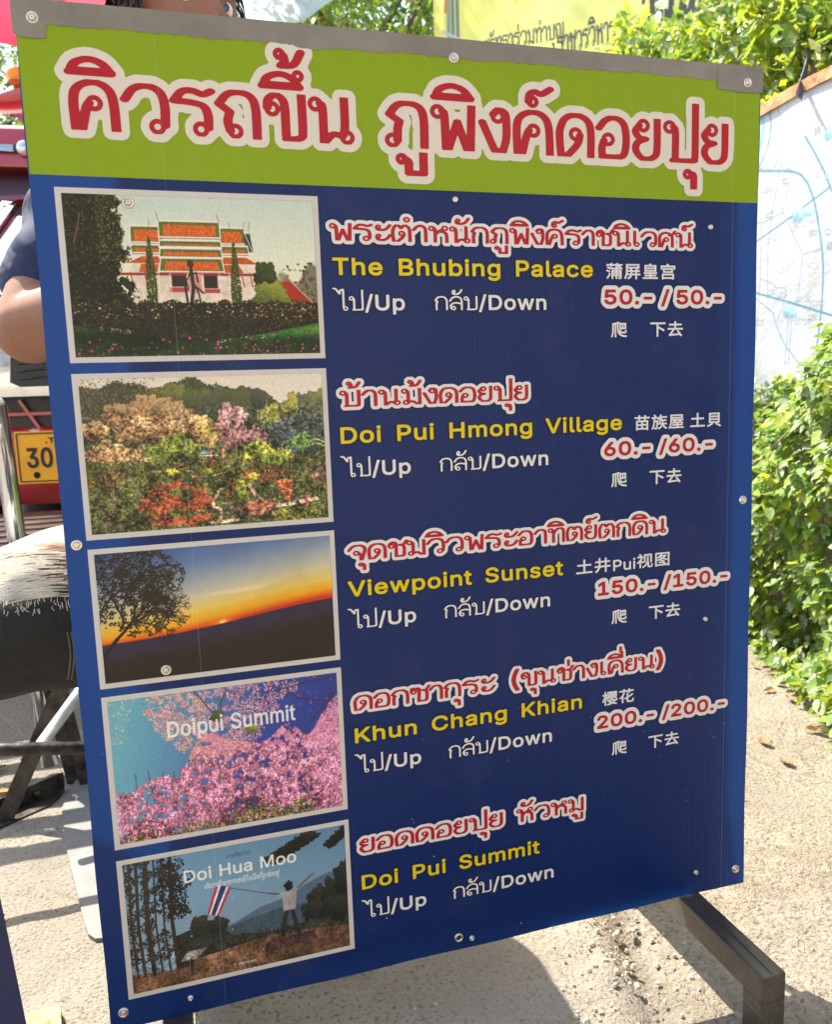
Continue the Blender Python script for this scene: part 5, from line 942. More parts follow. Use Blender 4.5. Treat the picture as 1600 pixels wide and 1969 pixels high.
# the five pictures in their pale borders
pics = [(.157, .3145, pic_palace, 'print of a temple hall behind a rose bed'), (.3245, .4825, pic_garden, 'print of a flower garden below wooded hills'), (.4915, .6315, pic_sunset, 'print of an orange sunset with a tree'),
        (.640, .8015, pic_blossom, 'print of pink blossom trees'), (.8135, .9685, pic_summit, 'print of a man waving a flag on a summit')]
for v0, v1, fn, lab in pics:
    b = sheet('picture_border', .0255, v0, .3345, v1, -.0003, m_cream)
    m = print_mat(fn.__name__+'_material', image=fn(), trans=.12)
    q = sheet('picture', .0325, v0+.0052, .3280, v1-.0052, -.0006, m, b, True); q['label'] = lab

# lettering
CELL = .00062
def letters(name, text, u0, u1, v, h, style, mat, label, halo=None, hm=None, edge=.0, cell=CELL, y=-.0011):
    x0, zb = uv(u0, v); x1, _ = uv(u1, v); hh = h*SH
    st = dict(style)
    if halo: st['halo'] = halo+.05
    elif edge: st['halo'] = .12
    F, gx, gy = text_field(text, x0, x1, zb, hh, st, cell)
    def put(nm, G, yy, m, par):
        V, Fc = field_mesh(G, gx, gy)
        return mesh_obj(nm, [(a, yy, b) for a, b in V], [f for f in Fc], m, par)
    o = put('lettering', F, y, mat, sign); o['label'] = label
    if halo:
        G = outset(F, cell, halo*hh); put('lettering_outline', G, y+.00025, hm, o)
        if edge: put('lettering_edge', G-.0007, y+.0005, m_dark, o)
    elif edge:
        put('lettering_edge', outset(F, cell, .0009), y+.00025, m_dark, o)
TT = dict(gap=.045, pen=(.097, .063, .048)); RT = dict(gap=.02, pen=(.098, .07, .05), space=.42, latin=1.25, bold=.075)
YT = dict(bold=.038, space=.62, lgap=1.6); WT = dict(thai=.92, pen=(.068, .056, .042), bold=.036, gap=.035, lgap=1.2); CT = dict(bold=.022, cgap=.05, space=.3, latin=.80, cjk=1.1)
PT = dict(bold=.052, space=.30, lgap=.9, gap=.03)
letters('t', 'คิวรถขึ้น', .0468, .3860, .1070, .0440, TT, m_red, 'first word of the big red Thai headline', .165, m_creamh, cell=.0008)
letters('t', 'ภูพิงค์ดอยปุย', .4256, .9456, .1070, .0450, TT, m_red, 'second word of the big red Thai headline', .165, m_creamh, cell=.0008)
def row(v, thai, eng, cn, price, ua, ue, cu=None, pu=None, d=0.):
    for t, a, b in thai: letters('t', t, a, b, v, .0172, RT, m_red, 'red Thai place name '+t, .19, m_white, edge=1)
    letters('t', eng, .3490, ue, v+.0345+d, .0170, YT, m_yel, 'yellow place name '+eng, edge=1)
    letters('t', 'ไป/Up', .3475, .4448, v+.0695+d, .0158, WT, m_white, 'white words for up under '+eng, edge=1)
    letters('t', 'กลับ/Down', .4856, .6505, v+.0695+d, .0158, WT, m_white, 'white words for down under '+eng, edge=1)
    if cn: letters('t', cn, cu[0], cu[1], v+.0362+d, .0165, CT, m_white, 'white Chinese name beside '+eng)
    if price:
        letters('t', price, pu[0], pu[1], v+.0640+d, .0165, PT, m_red, 'red price '+price, .26, m_white, edge=1)
        letters('t', '爬', .7515, .7780, v+.100+d, .0165, CT, m_white, 'white Chinese word for up beside '+price)
        letters('t', '下去', .8160, .8715, v+.100+d, .0165, CT, m_white, 'white Chinese word for down beside '+price)
row(.1990, [('พระตำหนักภูพิงค์ราชนิเวศน์', .3470, .8879)], 'The Bhubing Palace', '蒲屏皇宫', '50.- / 50.-', 0, .7235, (.744, .8576), (.7406, .9387), -.001)
row(.3645, [('บ้านม้งดอยปุย', .3499, .6213)], 'Doi Pui Hmong Village', '苗族屋 土貝', '60.- /60.-', 0, .7699, (.7903, .9408), (.7395, .9269), .003)
row(.5260, [('จุดชมวิวพระอาทิตย์ตกดิน', .3500, .8455)], 'Viewpoint Sunset', '土井Pui视图', '150.- /150.-', 0, .6723, (.6930, .8517), (.7285, .9574), .004)
row(.6910, [('ดอกซากุระ', .3486, .5623), ('(ขุนช่างเคี่ยน)', .5856, .8425)], 'Khun Chang Khian', '樱花', '200.- /200.-', 0, .7012, (.7354, .7906), (.7260, .9568), .002)
row(.8560, [('ยอดดอยปุย', .3473, .5691), ('หัวหมู', .5900, .7034)], 'Doi Pui Summit', None, None, 0, .6277, None, None, .009)

# screws and eyelets
m_steel = simple('zinc_steel', (.62, .58, .52), .28, 1., .1, 90, .0004)
m_hole = simple('dark_hole', (.02, .018, .015), .8)
for k, (u, v, big) in enumerate(((.0194, .0150, 1), (.5227, .0175, 1), (.9762, .0164, 1), (.1061, .1689, 1), (.5195, .1554, 0), (.9168, .1754, 0), (.9826, .4944, 1), (.0141, .4859, 1), (.1067, .6196, 1), (.9173, .6381, 0), (.9062, .9706, 0), (.9829, .9781, 1), (.4931, .9844, 2), (.5138, .9889, 0), (.0177, .9810, 1), (.1042, .9821, 0))):
    x, z = uv(u, v); bm = bmesh.new(); M = Matrix.Translation((x, -.0012, z)) @ Matrix.Rotation(math.pi/2, 4, 'X') @ Matrix.Rotation(k*.7, 4, 'Z') @ Matrix.Rotation(.05*math.sin(k*5), 4, 'X')
    if big:
        r = .0061
        lathe(bm, [(r, -.0005), (r, .0006), (r*.88, .0014), (r*.66, .0012), (r*.60, .0002), (r*.52, .0001)], 24, M)
        o = bm_obj('eyelet', bm, m_steel, sign, True)
        bm = bmesh.new()
        if big == 1:
            lathe(bm, [(r*.56, .0002), (r*.54, .0012), (r*.40, .0022), (r*.16, .0026), (r*.14, .0014), (.0002, .0013)], 20, M); bm_obj('screw', bm, m_steel, o, True)
        else:
            lathe(bm, [(r*.55, .0003), (r*.1, .0004)], 16, M); bm_obj('hole', bm, m_hole, o)
    else:
        r = .0036
        lathe(bm, [(r, -.0005), (r, .0006), (r*.8, .0016), (r*.35, .0021), (r*.3, .0012), (.0002, .0011)], 20, M)
        bm_obj('screw', bm, m_steel, sign, True)

# added unseen plywood sheet blocks the sun; welded steel frame behind the board
def tube_mat():
    t = NT('worn_steel_tube'); co = t.coord(); big = t.noise(7, 6, .65, co); fine = t.noise(70, 5, .6, co)
    mp = t.n('Mapping'); mp.inputs['Scale'].default_value = (260, 8, 260); t.l(co, mp.inputs['Vector']); scr = t.noise(1., 4, .6, mp.outputs[0])
    c = t.ramp(big, [(.3, (.07, .062, .052)), (.55, (.13, .115, .095)), (.75, (.19, .17, .145))])
    c = t.mix(t.ramp(fine, [(.58, (0, 0, 0)), (.70, (.75, .75, .75))]), c, (.11, .045, .02, 1))
    c = t.mix(t.ramp(scr, [(.62, (0, 0, 0)), (.70, (.6, .6, .6))]), c, (.34, .31, .27, 1))
    t.set(Base_Color=c, Metallic=.65, Roughness=t.math('ADD', t.math('MULTIPLY', big, .35), .2), Normal=t.bump(fine, .0006, .7, t.bump(big, .003, .4))); return t.m
m_tube = tube_mat()
bm = bmesh.new(); box(bm, .110*SW, .912*SW, .0072, .0112, .018, SH-.02); bm_obj('sun_block_sheet', bm, simple('plywood', (.30, .20, .11), .7), sign)
Tn = .036
def ftube(x0, x1, y0, y1, z0, z1):
    bm = bmesh.new(); box(bm, x0, x1, y0, y1, z0, z1, bev=.0018); return bm_obj('frame_tube', bm, m_tube, sign)
for u in (.1064, .9165): ftube(u*SW-Tn/2, u*SW+Tn/2, .0125, .0125+Tn, .0, SH-.05)
ftube(.505*SW-Tn/2, .505*SW+Tn/2, .0140, .0125+Tn-.002, .003, SH-.06)
for v in (.162, .63): ftube(.1064*SW+Tn/2+.001, .9165*SW-Tn/2-.001, .0155, .0125+Tn-.004, (1-v)*SH-Tn/2, (1-v)*SH+Tn/2)
# feet: a level arm towards the viewer with a short upright at its end
for ux in (.9165, .1064):
    cx = ux*SW-.019
    L0, L1 = -.178, .30
    bm = bmesh.new(); z1 = -.001
    box(bm, cx-.0175, cx+.0175, L0, L1, z1-.038, z1, bev=.0022); f = bm_obj('foot', bm, m_tube, sign, False)
    for yy in (L0+.019, L1-.019):
        bm = bmesh.new(); box(bm, cx-.0172, cx+.0172, yy-.0188, yy+.0188, -(SZ1-SH)+.0, z1-.0382, bev=.002); bm_obj('foot_post', bm, m_tube, f)
    bm = bmesh.new(); tube(bm, [(cx-.001, L0+.003, z1+.0004), (cx+.0015, L0+.08, z1+.0006), (cx-.001, -.004, z1+.0004)], .0011, 6)
    bm_obj('weld_seam', bm, m_tube, f)
    bm = bmesh.new(); tube(bm, [(cx, .245, z1), (cx, .035, .42)], .008, 8); bm_obj('brace', bm, m_tube, sign)

# ---------------------------------------------------------------- foliage
def leaf_mat(name, c, tr=.45, vein=True, rough=.42):
    t = NT(name); n = t.noise(9, 3, .6)
    a = tuple(x*.72 for x in c)+(1,); b = tuple(min(1, x*1.3) for x in c)+(1,)
    col = t.ramp(n, [(.3, a), (.7, b)])
    t.set(Base_Color=col, Roughness=rough, Specular_IOR_Level=.5, Normal=t.bump(t.noise(160, 3), .001, .6))
    q = t.n('BsdfTranslucent'); t.l(t.mix(.5, col, (c[0]*1.5, c[1]*1.35, c[2]*.5, 1)), q.inputs[0])
    mx = t.n('MixShader'); mx.inputs[0].default_value = tr
    t.l(t.p.outputs[0], mx.inputs[1]); t.l(q.outputs[0], mx.inputs[2]); t.l(mx.outputs[0], t.out.inputs[0]); return t.m
LM = [leaf_mat('leaf_deep_green', (.10, .19, .05)), leaf_mat('leaf_green', (.20, .33, .065)), leaf_mat('leaf_fresh', (.31, .43, .06), .5), leaf_mat('leaf_yellow_green', (.38, .43, .03), .6), leaf_mat('leaf_dusty', (.30, .37, .21), .3)]
m_stem = simple('green_stem', (.16, .15, .06), .7); m_bark = simple('bark', (.13, .10, .07), .9, var=.3, scale=20, bump=.01); m_twig = simple('dry_twig', (.30, .22, .15), .85, var=.3)
# one leaf, 1 long along +Y, folded and drooping: outline halves and midrib
def leaf_shape(wid=.42, droop=.25, fold=.22, heart=0.):
    ys = [0, .12, .34, .62, .84, 1.]; ws = [.05+heart*.25, .55+heart*.4, 1., .78, .36, 0]
    P = []
    for y, q in zip(ys, ws):
        z = -droop*y*y+.06*math.sin(y*9)
        P.append([(-q*wid/2*1., y-heart*.12*(q if y < .2 else 0), z+fold*q*wid/2), (0, y, z), (q*wid/2, y-heart*.12*(q if y < .2 else 0), z+fold*q*wid/2)])
    V = [p for r in P[:-1] for p in r]+[P[-1][1]]
    F = []
    for k in range(4):
        for j in range(2): F.append((3*k+j, 3*k+j+1, 3*k+j+4, 3*k+j+3))
    F += [(12, 13, 15), (13, 14, 15)]
    return np.array(V), F
def rot_frames(d, up):
    """matrices whose Y axis is d and whose Z axis leans to up"""
    d = d/np.linalg.norm(d, axis=1, keepdims=True); x = np.cross(d, up); x /= np.linalg.norm(x, axis=1, keepdims=True)+1e-9; z = np.cross(x, d)
    return np.stack([x, d, z], 2)
def foliage(root, pos, dirs, ups, size, mats, weights, shape=None, nobj=300, cam_p=(0, 0, CAM_H), name='leaf', rest='leaves'):
    """leaves at pos: the nearest as single parts, the rest joined"""
    n = len(pos); base, F = shape or leaf_shape()
    M = rot_frames(dirs, ups)
    mi = rng.choice(len(mats), n, p=np.array(weights)/sum(weights))
    px = np.array([((p-np.array(cam_p))@np.array(R3)) for p in pos])      # camera space
    uu, vv = px[:, 0]/np.maximum(px[:, 2], .01), px[:, 1]/np.maximum(px[:, 2], .01)
    vis = (px[:, 2] > 0) & (np.abs(uu) < .53) & (np.abs(vv) < .64)
    vis &= ~((uu > -.47) & (uu < .405) & (vv > -.54+.09*(uu+.5)))
    score = np.where(vis, size/np.maximum(px[:, 2], .1), -1)
    order = np.argsort(-score); single = order[:nobj] if nobj else order[:0]; rest_i = order[nobj:]
    rest_i = rest_i if nobj else order
    shared = {}
    for i in single:
        if score[i] <= 0: continue
        k = (int(mi[i]),)
        if k not in shared:
            me = bpy.data.meshes.new(name); me.from_pydata([tuple(v) for v in base], [], F); me.materials.append(mats[mi[i]]); me.update()
            me.polygons.foreach_set('use_smooth', [True]*len(me.polygons)); shared[k] = me
        o = bpy.data.objects.new(name, shared[k]); link(o, root)
        W = Matrix([[*(M[i][r]*size[i]), pos[i][r]] for r in range(3)]+[[0, 0, 0, 1]])
        o.matrix_world = W if not root else W
        o.matrix_basis = root.matrix_world.inverted() @ W if root else W
    idx = np.array([i for i in rest_i]+[i for i in single if score[i] <= 0], int)
    if len(idx):
        V = (np.einsum('nij,kj->nki', M[idx], base)*size[idx][:, None, None]*(1+.0*base[None]))+pos[idx][:, None, :]
        V = V.reshape(-1, 3)-np.array(root.location)[None]
        nb = len(base); tri = []
        faces = []
        for f in F: faces.append(f)
        lens = np.array([len(f) for f in faces]); flat = np.concatenate([np.array(f) for f in faces])
        allf = (flat[None]+(np.arange(len(idx))*nb)[:, None]).ravel().astype(np.int32)
        tot = np.tile(lens, len(idx)).astype(np.int32); start = np.concatenate([[0], np.cumsum(tot)[:-1]]).astype(np.int32)
        me = bpy.data.meshes.new(rest); me.vertices.add(len(V)); me.vertices.foreach_set('co', V.ravel())
        me.loops.add(len(allf)); me.loops.foreach_set('vertex_index', allf)
        me.polygons.add(len(tot)); me.polygons.foreach_set('loop_start', start); me.polygons.foreach_set('loop_total', tot)
        for m in mats: me.materials.append(m)
        me.polygons.foreach_set('material_index', np.repeat(mi[idx], len(faces)).astype(np.int32)); me.polygons.foreach_set('use_smooth', np.ones(len(tot), bool))
        me.update(calc_edges=True); me.validate()
        kind(link(bpy.data.objects.new(rest, me), root), 'stuff')
def nrm(a): return a/np.linalg.norm(a, axis=-1, keepdims=True)

# hedge along the retaining wall on the right
def hedge():
    root = empty('hedge', (1.9, 2.2, 0)); tag(root, 'sunlit leafy green hedge growing below the white map board on the right', 'hedge')
    bpy.context.view_layer.update()
    N = 21000
    y = rng.uniform(.95, 4.6, N); z = rng.uniform(0, 1, N)**.9
    top = .93+.10*np.sin(y*5)+.05*np.sin(y*17)+.22*np.clip(2.3-y, 0, 1)
    z = z*top
    foot = np.interp(y, [.9, 1.27, 1.5, 1.86, 2.2, 3, 5], [1.30, 1.40, 1.60, 1.74, 1.86, 1.93, 1.95])
    belly = -.10*np.sin(np.clip(z/top, 0, 1)*math.pi)+.10*np.clip(z/top-.75, 0, 1)*4*.4
    lump = .06*np.sin(y*7+z*5)+.05*np.sin(y*15-z*11)+.03*np.sin(z*23+y*9)
    x = foot+belly+lump*.8+.05*z+np.abs(rng.normal(size=N))*.06
    # a thinner fringe creeping over the ground
    M2 = 900; y2 = rng.uniform(1.1, 2.6, M2); x2 = np.interp(y2, [.9, 1.27, 1.5, 1.86, 2.2, 3], [1.24, 1.30, 1.48, 1.64, 1.80, 1.9])+np.abs(rng.normal(size=M2))*.10; z2 = .02+np.abs(rng.normal(size=M2))*.05
    pos = np.concatenate([np.stack([x, y, z+.02], 1), np.stack([x2, y2, z2], 1)]); n = len(pos)
    gap = np.sin(pos[:, 1]*21+pos[:, 2]*9)*np.sin(pos[:, 2]*26-pos[:, 1]*7)
    keep = (gap > -.78) | (rng.random(n) > .8); pos = pos[keep]; n = len(pos)
    dirs = nrm(np.stack([-.9+.5*rng.normal(size=n), -.35+.6*rng.normal(size=n), -.25+.5*rng.normal(size=n)], 1))
    ups = nrm(np.stack([-.35+.35*rng.normal(size=n), .1+.35*rng.normal(size=n), 1+.2*rng.normal(size=n)], 1))
    size = rng.uniform(.024, .054, n)*(1-.25*(pos[:, 1] > 3))
    foliage(root, pos, dirs, ups, size, LM, [2, 4, 3.4, 1., 3.2], leaf_shape(.58, .28, .3))
    bm = bmesh.new()
    for k in range(90):
        yy = rng.uniform(1.0, 3.6); xx = float(np.interp(yy, [.9, 1.27, 1.86, 2.2, 3], [1.5, 1.55, 1.85, 1.95, 2.0])); h = rng.uniform(.3, .95)
        tube(bm, [(xx-1.9, yy-2.2, 0), (xx-1.9+.04*rng.normal(), yy-2.2+.05*rng.normal(), h*.5), (xx-1.9-.08+.04*rng.normal(), yy-2.2+.1*rng.normal(), h)], [.005, .004, .002], 5)
    bm_obj('stem', bm, m_stem, root)
    bm = bmesh.new(); a = at(1468, 905, 2.15)-Vector((1.98, 2.2, 0)); b = at(1556, 832, 1.95)-Vector((1.98, 2.2, 0))
    tube(bm, [a, (a+b)/2+Vector((0, 0, -.01)), b], [.006, .005, .003], 6); bm_obj('dry_branch', bm, m_twig, root)
    # dry fallen leaves at the foot
    ml = leaf_mat('leaf_fallen_brown', (.30, .17, .07), .2)
    n = 46; yy = rng.uniform(1.3, 2.9, n); xx = np.interp(yy, [.9, 1.27, 1.86, 2.2, 3], [1.28, 1.36, 1.66, 1.80, 1.9])+rng.normal(size=n)*.09
    base, F = leaf_shape(.45, .1, .5)
    me = bpy.data.meshes.new('fallen_leaf'); me.from_pydata([tuple(v) for v in base], [], F); me.materials.append(ml)
    for i in range(n):
        o = bpy.data.objects.new('fallen_leaf', me); link(o, root); s = rng.uniform(.03, .055)
        o.matrix_basis = Matrix.Translation((xx[i]-1.9, yy[i]-2.2, .006)) @ Euler((.08+rng.normal()*.06, rng.normal()*.25, rng.uniform(0, 6.3))).to_matrix().to_4x4() @ Matrix.Scale(s, 4)
hedge()
# low dark earth and wall behind the hedge, stretching away
m_wall = simple('retaining_wall_render', (.30, .27, .22), .9, var=.25, scale=4, bump=.01)
bm = bmesh.new(); box(bm, 2.16, 2.40, -3.0, 9.0, -.05, 1.70, bev=.01)
tag(bm_obj('retaining_wall', bm, m_wall), 'rendered retaining wall behind the hedge and the map board', 'wall')

# ---------------------------------------------------------------- map board on that wall
def map_board():
    y0, y1 = .9, 3.6; X = 2.10
    root = empty('map_board', (X, y0, .80)); tag(root, 'large white board printed with a pale blue route map, under an orange wooden rail', 'map board')
    zt = lambda y: 1.845-.80+(.0*y)
    L = y1-y0
    def on(px, py):      # picture point -> board coords
        r = ray(px, py); k = X/r.x; return (r.y*k, r.z*k+CAM_H)
    H0, H1 = .80, 1.86
    P = Pic(1500, 560, 41); P.a[:] = C(192, 198, 203)
    P.a *= (1-.12*fbm(P.h, P.w, 8, 5, 3))[..., None]; st_ = fbm(P.h, P.w, 30, 5, 8); P.over(np.clip((st_-.62)*5, 0, 1)*.35, C(150, 146, 130))
    # print runs with y from far (left) to near (right)
    def q(px, py):
        y, z = on(px, py); return ((y1-y)/L, (H1-z)/(H1-H0))
    BL, GY, LB = C(84, 132, 150), C(138, 146, 152), C(120, 178, 200)
    def ln(pts, wd, c, cv=False): P.line([q(*p) for p in pts], wd*.72, c, .95, cv)
    s = lambda x, y: (1440+x*160/583, 180+y*540/1969)      # zoomed reading -> photo pixels
    ln([s(100, 140), s(112, 230), s(100, 320), s(80, 400)], 14, LB, True)
    ln([s(155, 130), s(165, 230), s(140, 380), s(75, 530)], 5, BL, True); ln([s(215, 110), s(240, 220), s(240, 380), s(215, 620), s(150, 1000), s(140, 1480)], 3, GY, True)
    ln([s(20, 545), s(310, 548), s(400, 600), s(450, 700), s(490, 860), s(530, 1180), s(520, 1480), s(485, 1800)], 6, BL, True)
    ln([s(408, 305), s(480, 430), s(545, 560)], 6, BL); ln([s(560, 600), s(590, 680)], 6, BL); ln([s(60, 1040), s(300, 870), s(390, 800), s(580, 655)], 5, BL)
    ln([s(320, 570), s(270, 720), s(245, 830), s(390, 1130), s(375, 1250), s(345, 1480)], 3, GY); ln([s(65, 905), s(110, 905), s(245, 835)], 3, GY); ln([s(100, 905), s(90, 1290), s(60, 1730)], 3, GY)
    ln([s(50, 1395), s(300, 1465), s(590, 1555)], 6, BL); ln([s(90, 1298), s(170, 1330), s(200, 1362), s(265, 1362), s(262, 1450), s(200, 1610)], 3, GY); ln([s(65, 1440), s(180, 1540), s(200, 1620), s(260, 1760), s(360, 1890)], 3, BL*1.1)
    ln([s(290, 1570), s(262, 1900)], 2, BL); ln([s(312, 1570), s(285, 1900)], 2, BL); ln([s(390, 1130), s(510, 1092)], 3, GY); ln([s(530, 1275), s(583, 1240)], 3, GY); ln([s(190, 540), s(225, 380), s(240, 360)], 3, GY)
    def blot(x, y, w_, h_):
        cx, cy = q(*s(x, y)); P.crown(cx, cy, w_*.42, h_*.5, C(110, 150, 165), C(170, 205, 216), 160, (1, 2.4))
    blot(340, 845, .012, .035); blot(375, 850, .012, .03); blot(430, 835, .018, .01); blot(280, 1525, .014, .035); blot(320, 1540, .014, .015); blot(575, 270, .012, .04); blot(535, 880, .008, .02)
    for x, y, n in ((85, 515, 60), (225, 510, 90), (245, 605, 50), (90, 665, 90), (125, 845, 60), (310, 910, 160), (430, 970, 60), (120, 1030, 80), (145, 1385, 60), (220, 1400, 60), (330, 1435, 110), (430, 1462, 110), (430, 1562, 60), (330, 1590, 120), (480, 585, 90), (470, 650, 60), (540, 960, 50), (60, 1600, 60), (555, 1060, 40)):
        x0, yy = q(*s(x, y)); x1, y2 = q(*s(x+n, y-8))
        for r_ in range(2):
            k = 26; xs = np.linspace(x0, x1, k)+.0005*P.r.normal(size=k); ys = np.linspace(yy, y2, k)+.012*r_+.003*P.r.normal(size=k)
            P.dots(xs, ys, .8, np.repeat([C(110, 122, 130)], k, 0))
    for x, y in ((500, 640), (575, 1170), (535, 900)):
        a, b = q(*s(x-25, y-35)), q(*s(x+35, y+35)); P.poly([a, (b[0], a[1]), b, (a[0], b[1])], C(190, 198, 204), .3, 200)
    a = q(*s(468, 300)); b = q(*s(518, 285)); P.text('W', a[0], b[0], a[1], .026, dict(bold=.0, latin=1.), C(90, 96, 100), 1, .2)
    im = P.image('route_map_print', .01)
    t = NT('map_print'); ti = t.n('TexImage'); ti.image = im; u = t.n('UVMap'); t.l(u.outputs[0], ti.inputs[0])
    cr = t.noise(5, 5, .6)
    t.set(Base_Color=ti.outputs[0], Roughness=.5, Normal=t.bump(cr, .02, .4, t.bump(t.noise(40, 4), .003, .3)))
    pts = [(0, 0, 0), (0, L, 0), (0, L, H1-H0-.0), (0, 0, H1-H0-.0)]
    V = [(0, 0, 0), (0, L, 0), (0, L, H1-.8), (0, 0, H1-.8), (.03, 0, 0), (.03, L, 0), (.03, L, H1-.8), (.03, 0, H1-.8)]
    o = mesh_obj('printed_sheet', V[:4], [(0, 3, 2, 1)], t.m, root); o.location.x = -.004
    l = o.data.uv_layers.new(name='UVMap')
    for k, c in enumerate(((1, 0), (1, 1), (0, 1), (0, 0))): l.data[k].uv = c
    bm = bmesh.new(); box(bm, 0, .035, 0, L, 0, H1-.8-.002); bm_obj('board', bm, simple('board_backing', (.5, .46, .4), .8), root)
    bm = bmesh.new()
    n = 30
    for k in range(n):
        a, b = L*k/n, L*(k+1)/n
        za, zb = H1-.8-.012+.006*math.sin(k*.9), H1-.8-.012+.006*math.sin(k*.9+.9)
        v = [(-.014+.002*math.sin(k*2), a, za-.016), (.04, a, za-.016), (.04, a, za+.024), (-.014, a, za+.022)]; u2 = [(-.014+.002*math.sin(k*2+2), b, zb-.016), (.04, b, zb-.016), (.04, b, zb+.024), (-.014, b, zb+.022)]
        A = [bm.verts.new(p) for p in v]; B = [bm.verts.new(p) for p in u2]
        for j in range(4): bm.faces.new((A[j], B[j], B[(j+1) % 4], A[(j+1) % 4]))
    bmesh.ops.remove_doubles(bm, verts=bm.verts, dist=.0001)
    bm_obj('wooden_rail', bm, simple('orange_wood', (.46, .22, .09), .75, var=.35, scale=26, bump=.003), root)
map_board()

# ---------------------------------------------------------------- plants above the map board
def vine():
    root = empty('climbing_plant', (2.25, 2.4, 1.8)); tag(root, 'large-leaved climbing plant growing over the orange rail of the map board', 'plant')
    bpy.context.view_layer.update()
    # big soft leaves: mostly around the right and against the banner
    big = [(1215, 60, 3.0, .16), (1238, 95, 3.0, .15), (1200, 20, 3.05, .13), (1290, 85, 3.0, .12), (1325, 70, 3.0, .14), (1260, 30, 2.95, .10), (1455, 50, 2.55, .17), (1480, 30, 2.5, .12), (1530, 40, 2.5, .14), (1590, 80, 2.3, .14), (1595, 150, 2.3, .10), (1500, 95, 2.5, .12), (1520, 75, 2.5, .11), (1440, 125, 2.55, .09), (1560, 15, 2.4, .12), (1480, 165, 2.5, .07), (1468, 185, 2.45, .06),
           (1350, 25, 2.8, .10), (1395, 10, 2.7, .12), (1420, 70, 2.6, .16), (1575, 110, 2.35, .10), (1545, 10, 2.4, .10), (1270, 0, 2.9, .12)]
    pos = []
    for px, py, Y, s_ in big:
        r_ = ray(px, py); k = max((2.17+.12*rng.random())/r_.x, Y/r_.y); pos.append((r_.x*k, r_.y*k, r_.z*k+CAM_H))
    pos = np.array(pos); n = len(pos); size = np.array([b[3] for b in big])*.78
    dirs = nrm(np.stack([-.6+.5*rng.normal(size=n), -.5+.3*rng.normal(size=n), -.75+.3*rng.normal(size=n)], 1)); ups = nrm(np.stack([-.5+.3*rng.normal(size=n), -.6+.3*rng.normal(size=n), .8+.2*rng.normal(size=n)], 1))
    foliage(root, pos, dirs, ups, size, [LM[4], LM[1], LM[2]], [4, 2, 3], leaf_shape(.72, .3, .3, .5), nobj=40, name='big_leaf')
    # the mass of small leaves
    N = 24000
    y = rng.uniform(1.5, 5.4, N); x = rng.uniform(2.14, 2.75, N)
    top = 2.32+.09*np.sin(y*3.1+1)+.07*np.sin(y*9)+.26*np.clip(y-2.3, 0, 1.1)-.25*np.clip(y-3.6, 0, 1)
    z = 1.84+(top-1.84)*rng.random(N)**.95
    pos = np.stack([x, y, z], 1)
    gap = np.sin(y*17+z*23)*np.sin(z*31-y*11+x*15); pos = pos[(gap > -.45) | (rng.random(N) > .75)]; n = len(pos)
    dirs = nrm(np.stack([-.6+.6*rng.normal(size=n), -.5+.6*rng.normal(size=n), .1+.6*rng.normal(size=n)], 1)); ups = nrm(np.stack([-.2+.5*rng.normal(size=n), -.1+.5*rng.normal(size=n), 1+.2*rng.normal(size=n)], 1))
    foliage(root, pos, dirs, ups, rng.uniform(.035, .08, n), LM, [1.5, 2.5, 4.2, 2.4, 2], leaf_shape(.40, .2, .25))
    bm = bmesh.new()
    for k in range(50):
        yy = rng.uniform(1.9, 4.4); p = Vector((2.36+.25*rng.random(), yy, 1.8)); q = p+Vector((.05+.08*rng.normal(), .2*rng.normal(), rng.uniform(.2, .62)))
        o = root.location; tube(bm, [p-o, (p+q)/2-o+Vector((.03*rng.normal(), .03*rng.normal(), .02)), q-o], [.006, .004, .0015], 5)
    bm_obj('stem', bm, m_stem, root)
    # gnarled root stock held by a blue cord
    bm = bmesh.new(); o = root.location
    a, b, c = at(1548, 95, 2.50), at(1580, 135, 2.46), at(1625, 190, 2.40)
    tube(bm, [a-o, b-o, c-o], [.030, .060, .085], 14)
    for v in bm.verts: v.co += Vector((.008*math.sin(v.co.z*90), .008*math.sin(v.co.y*110), .006*math.sin(v.co.x*130)))
    bm_obj('root_stock', bm, m_bark, root, True)
    cord = simple('blue_cord', (.03, .07, .12), .5)
    for k in range(4):
        bm = bmesh.new(); tube(bm, [at(1558-2*k, 92, 2.43)-o, at(1548+2*k, 130, 2.40)-o, at(1532+3*k, 182+3*k, 2.35)-o], .0026, 6); bm_obj('cord', bm, cord, root, True)
vine()

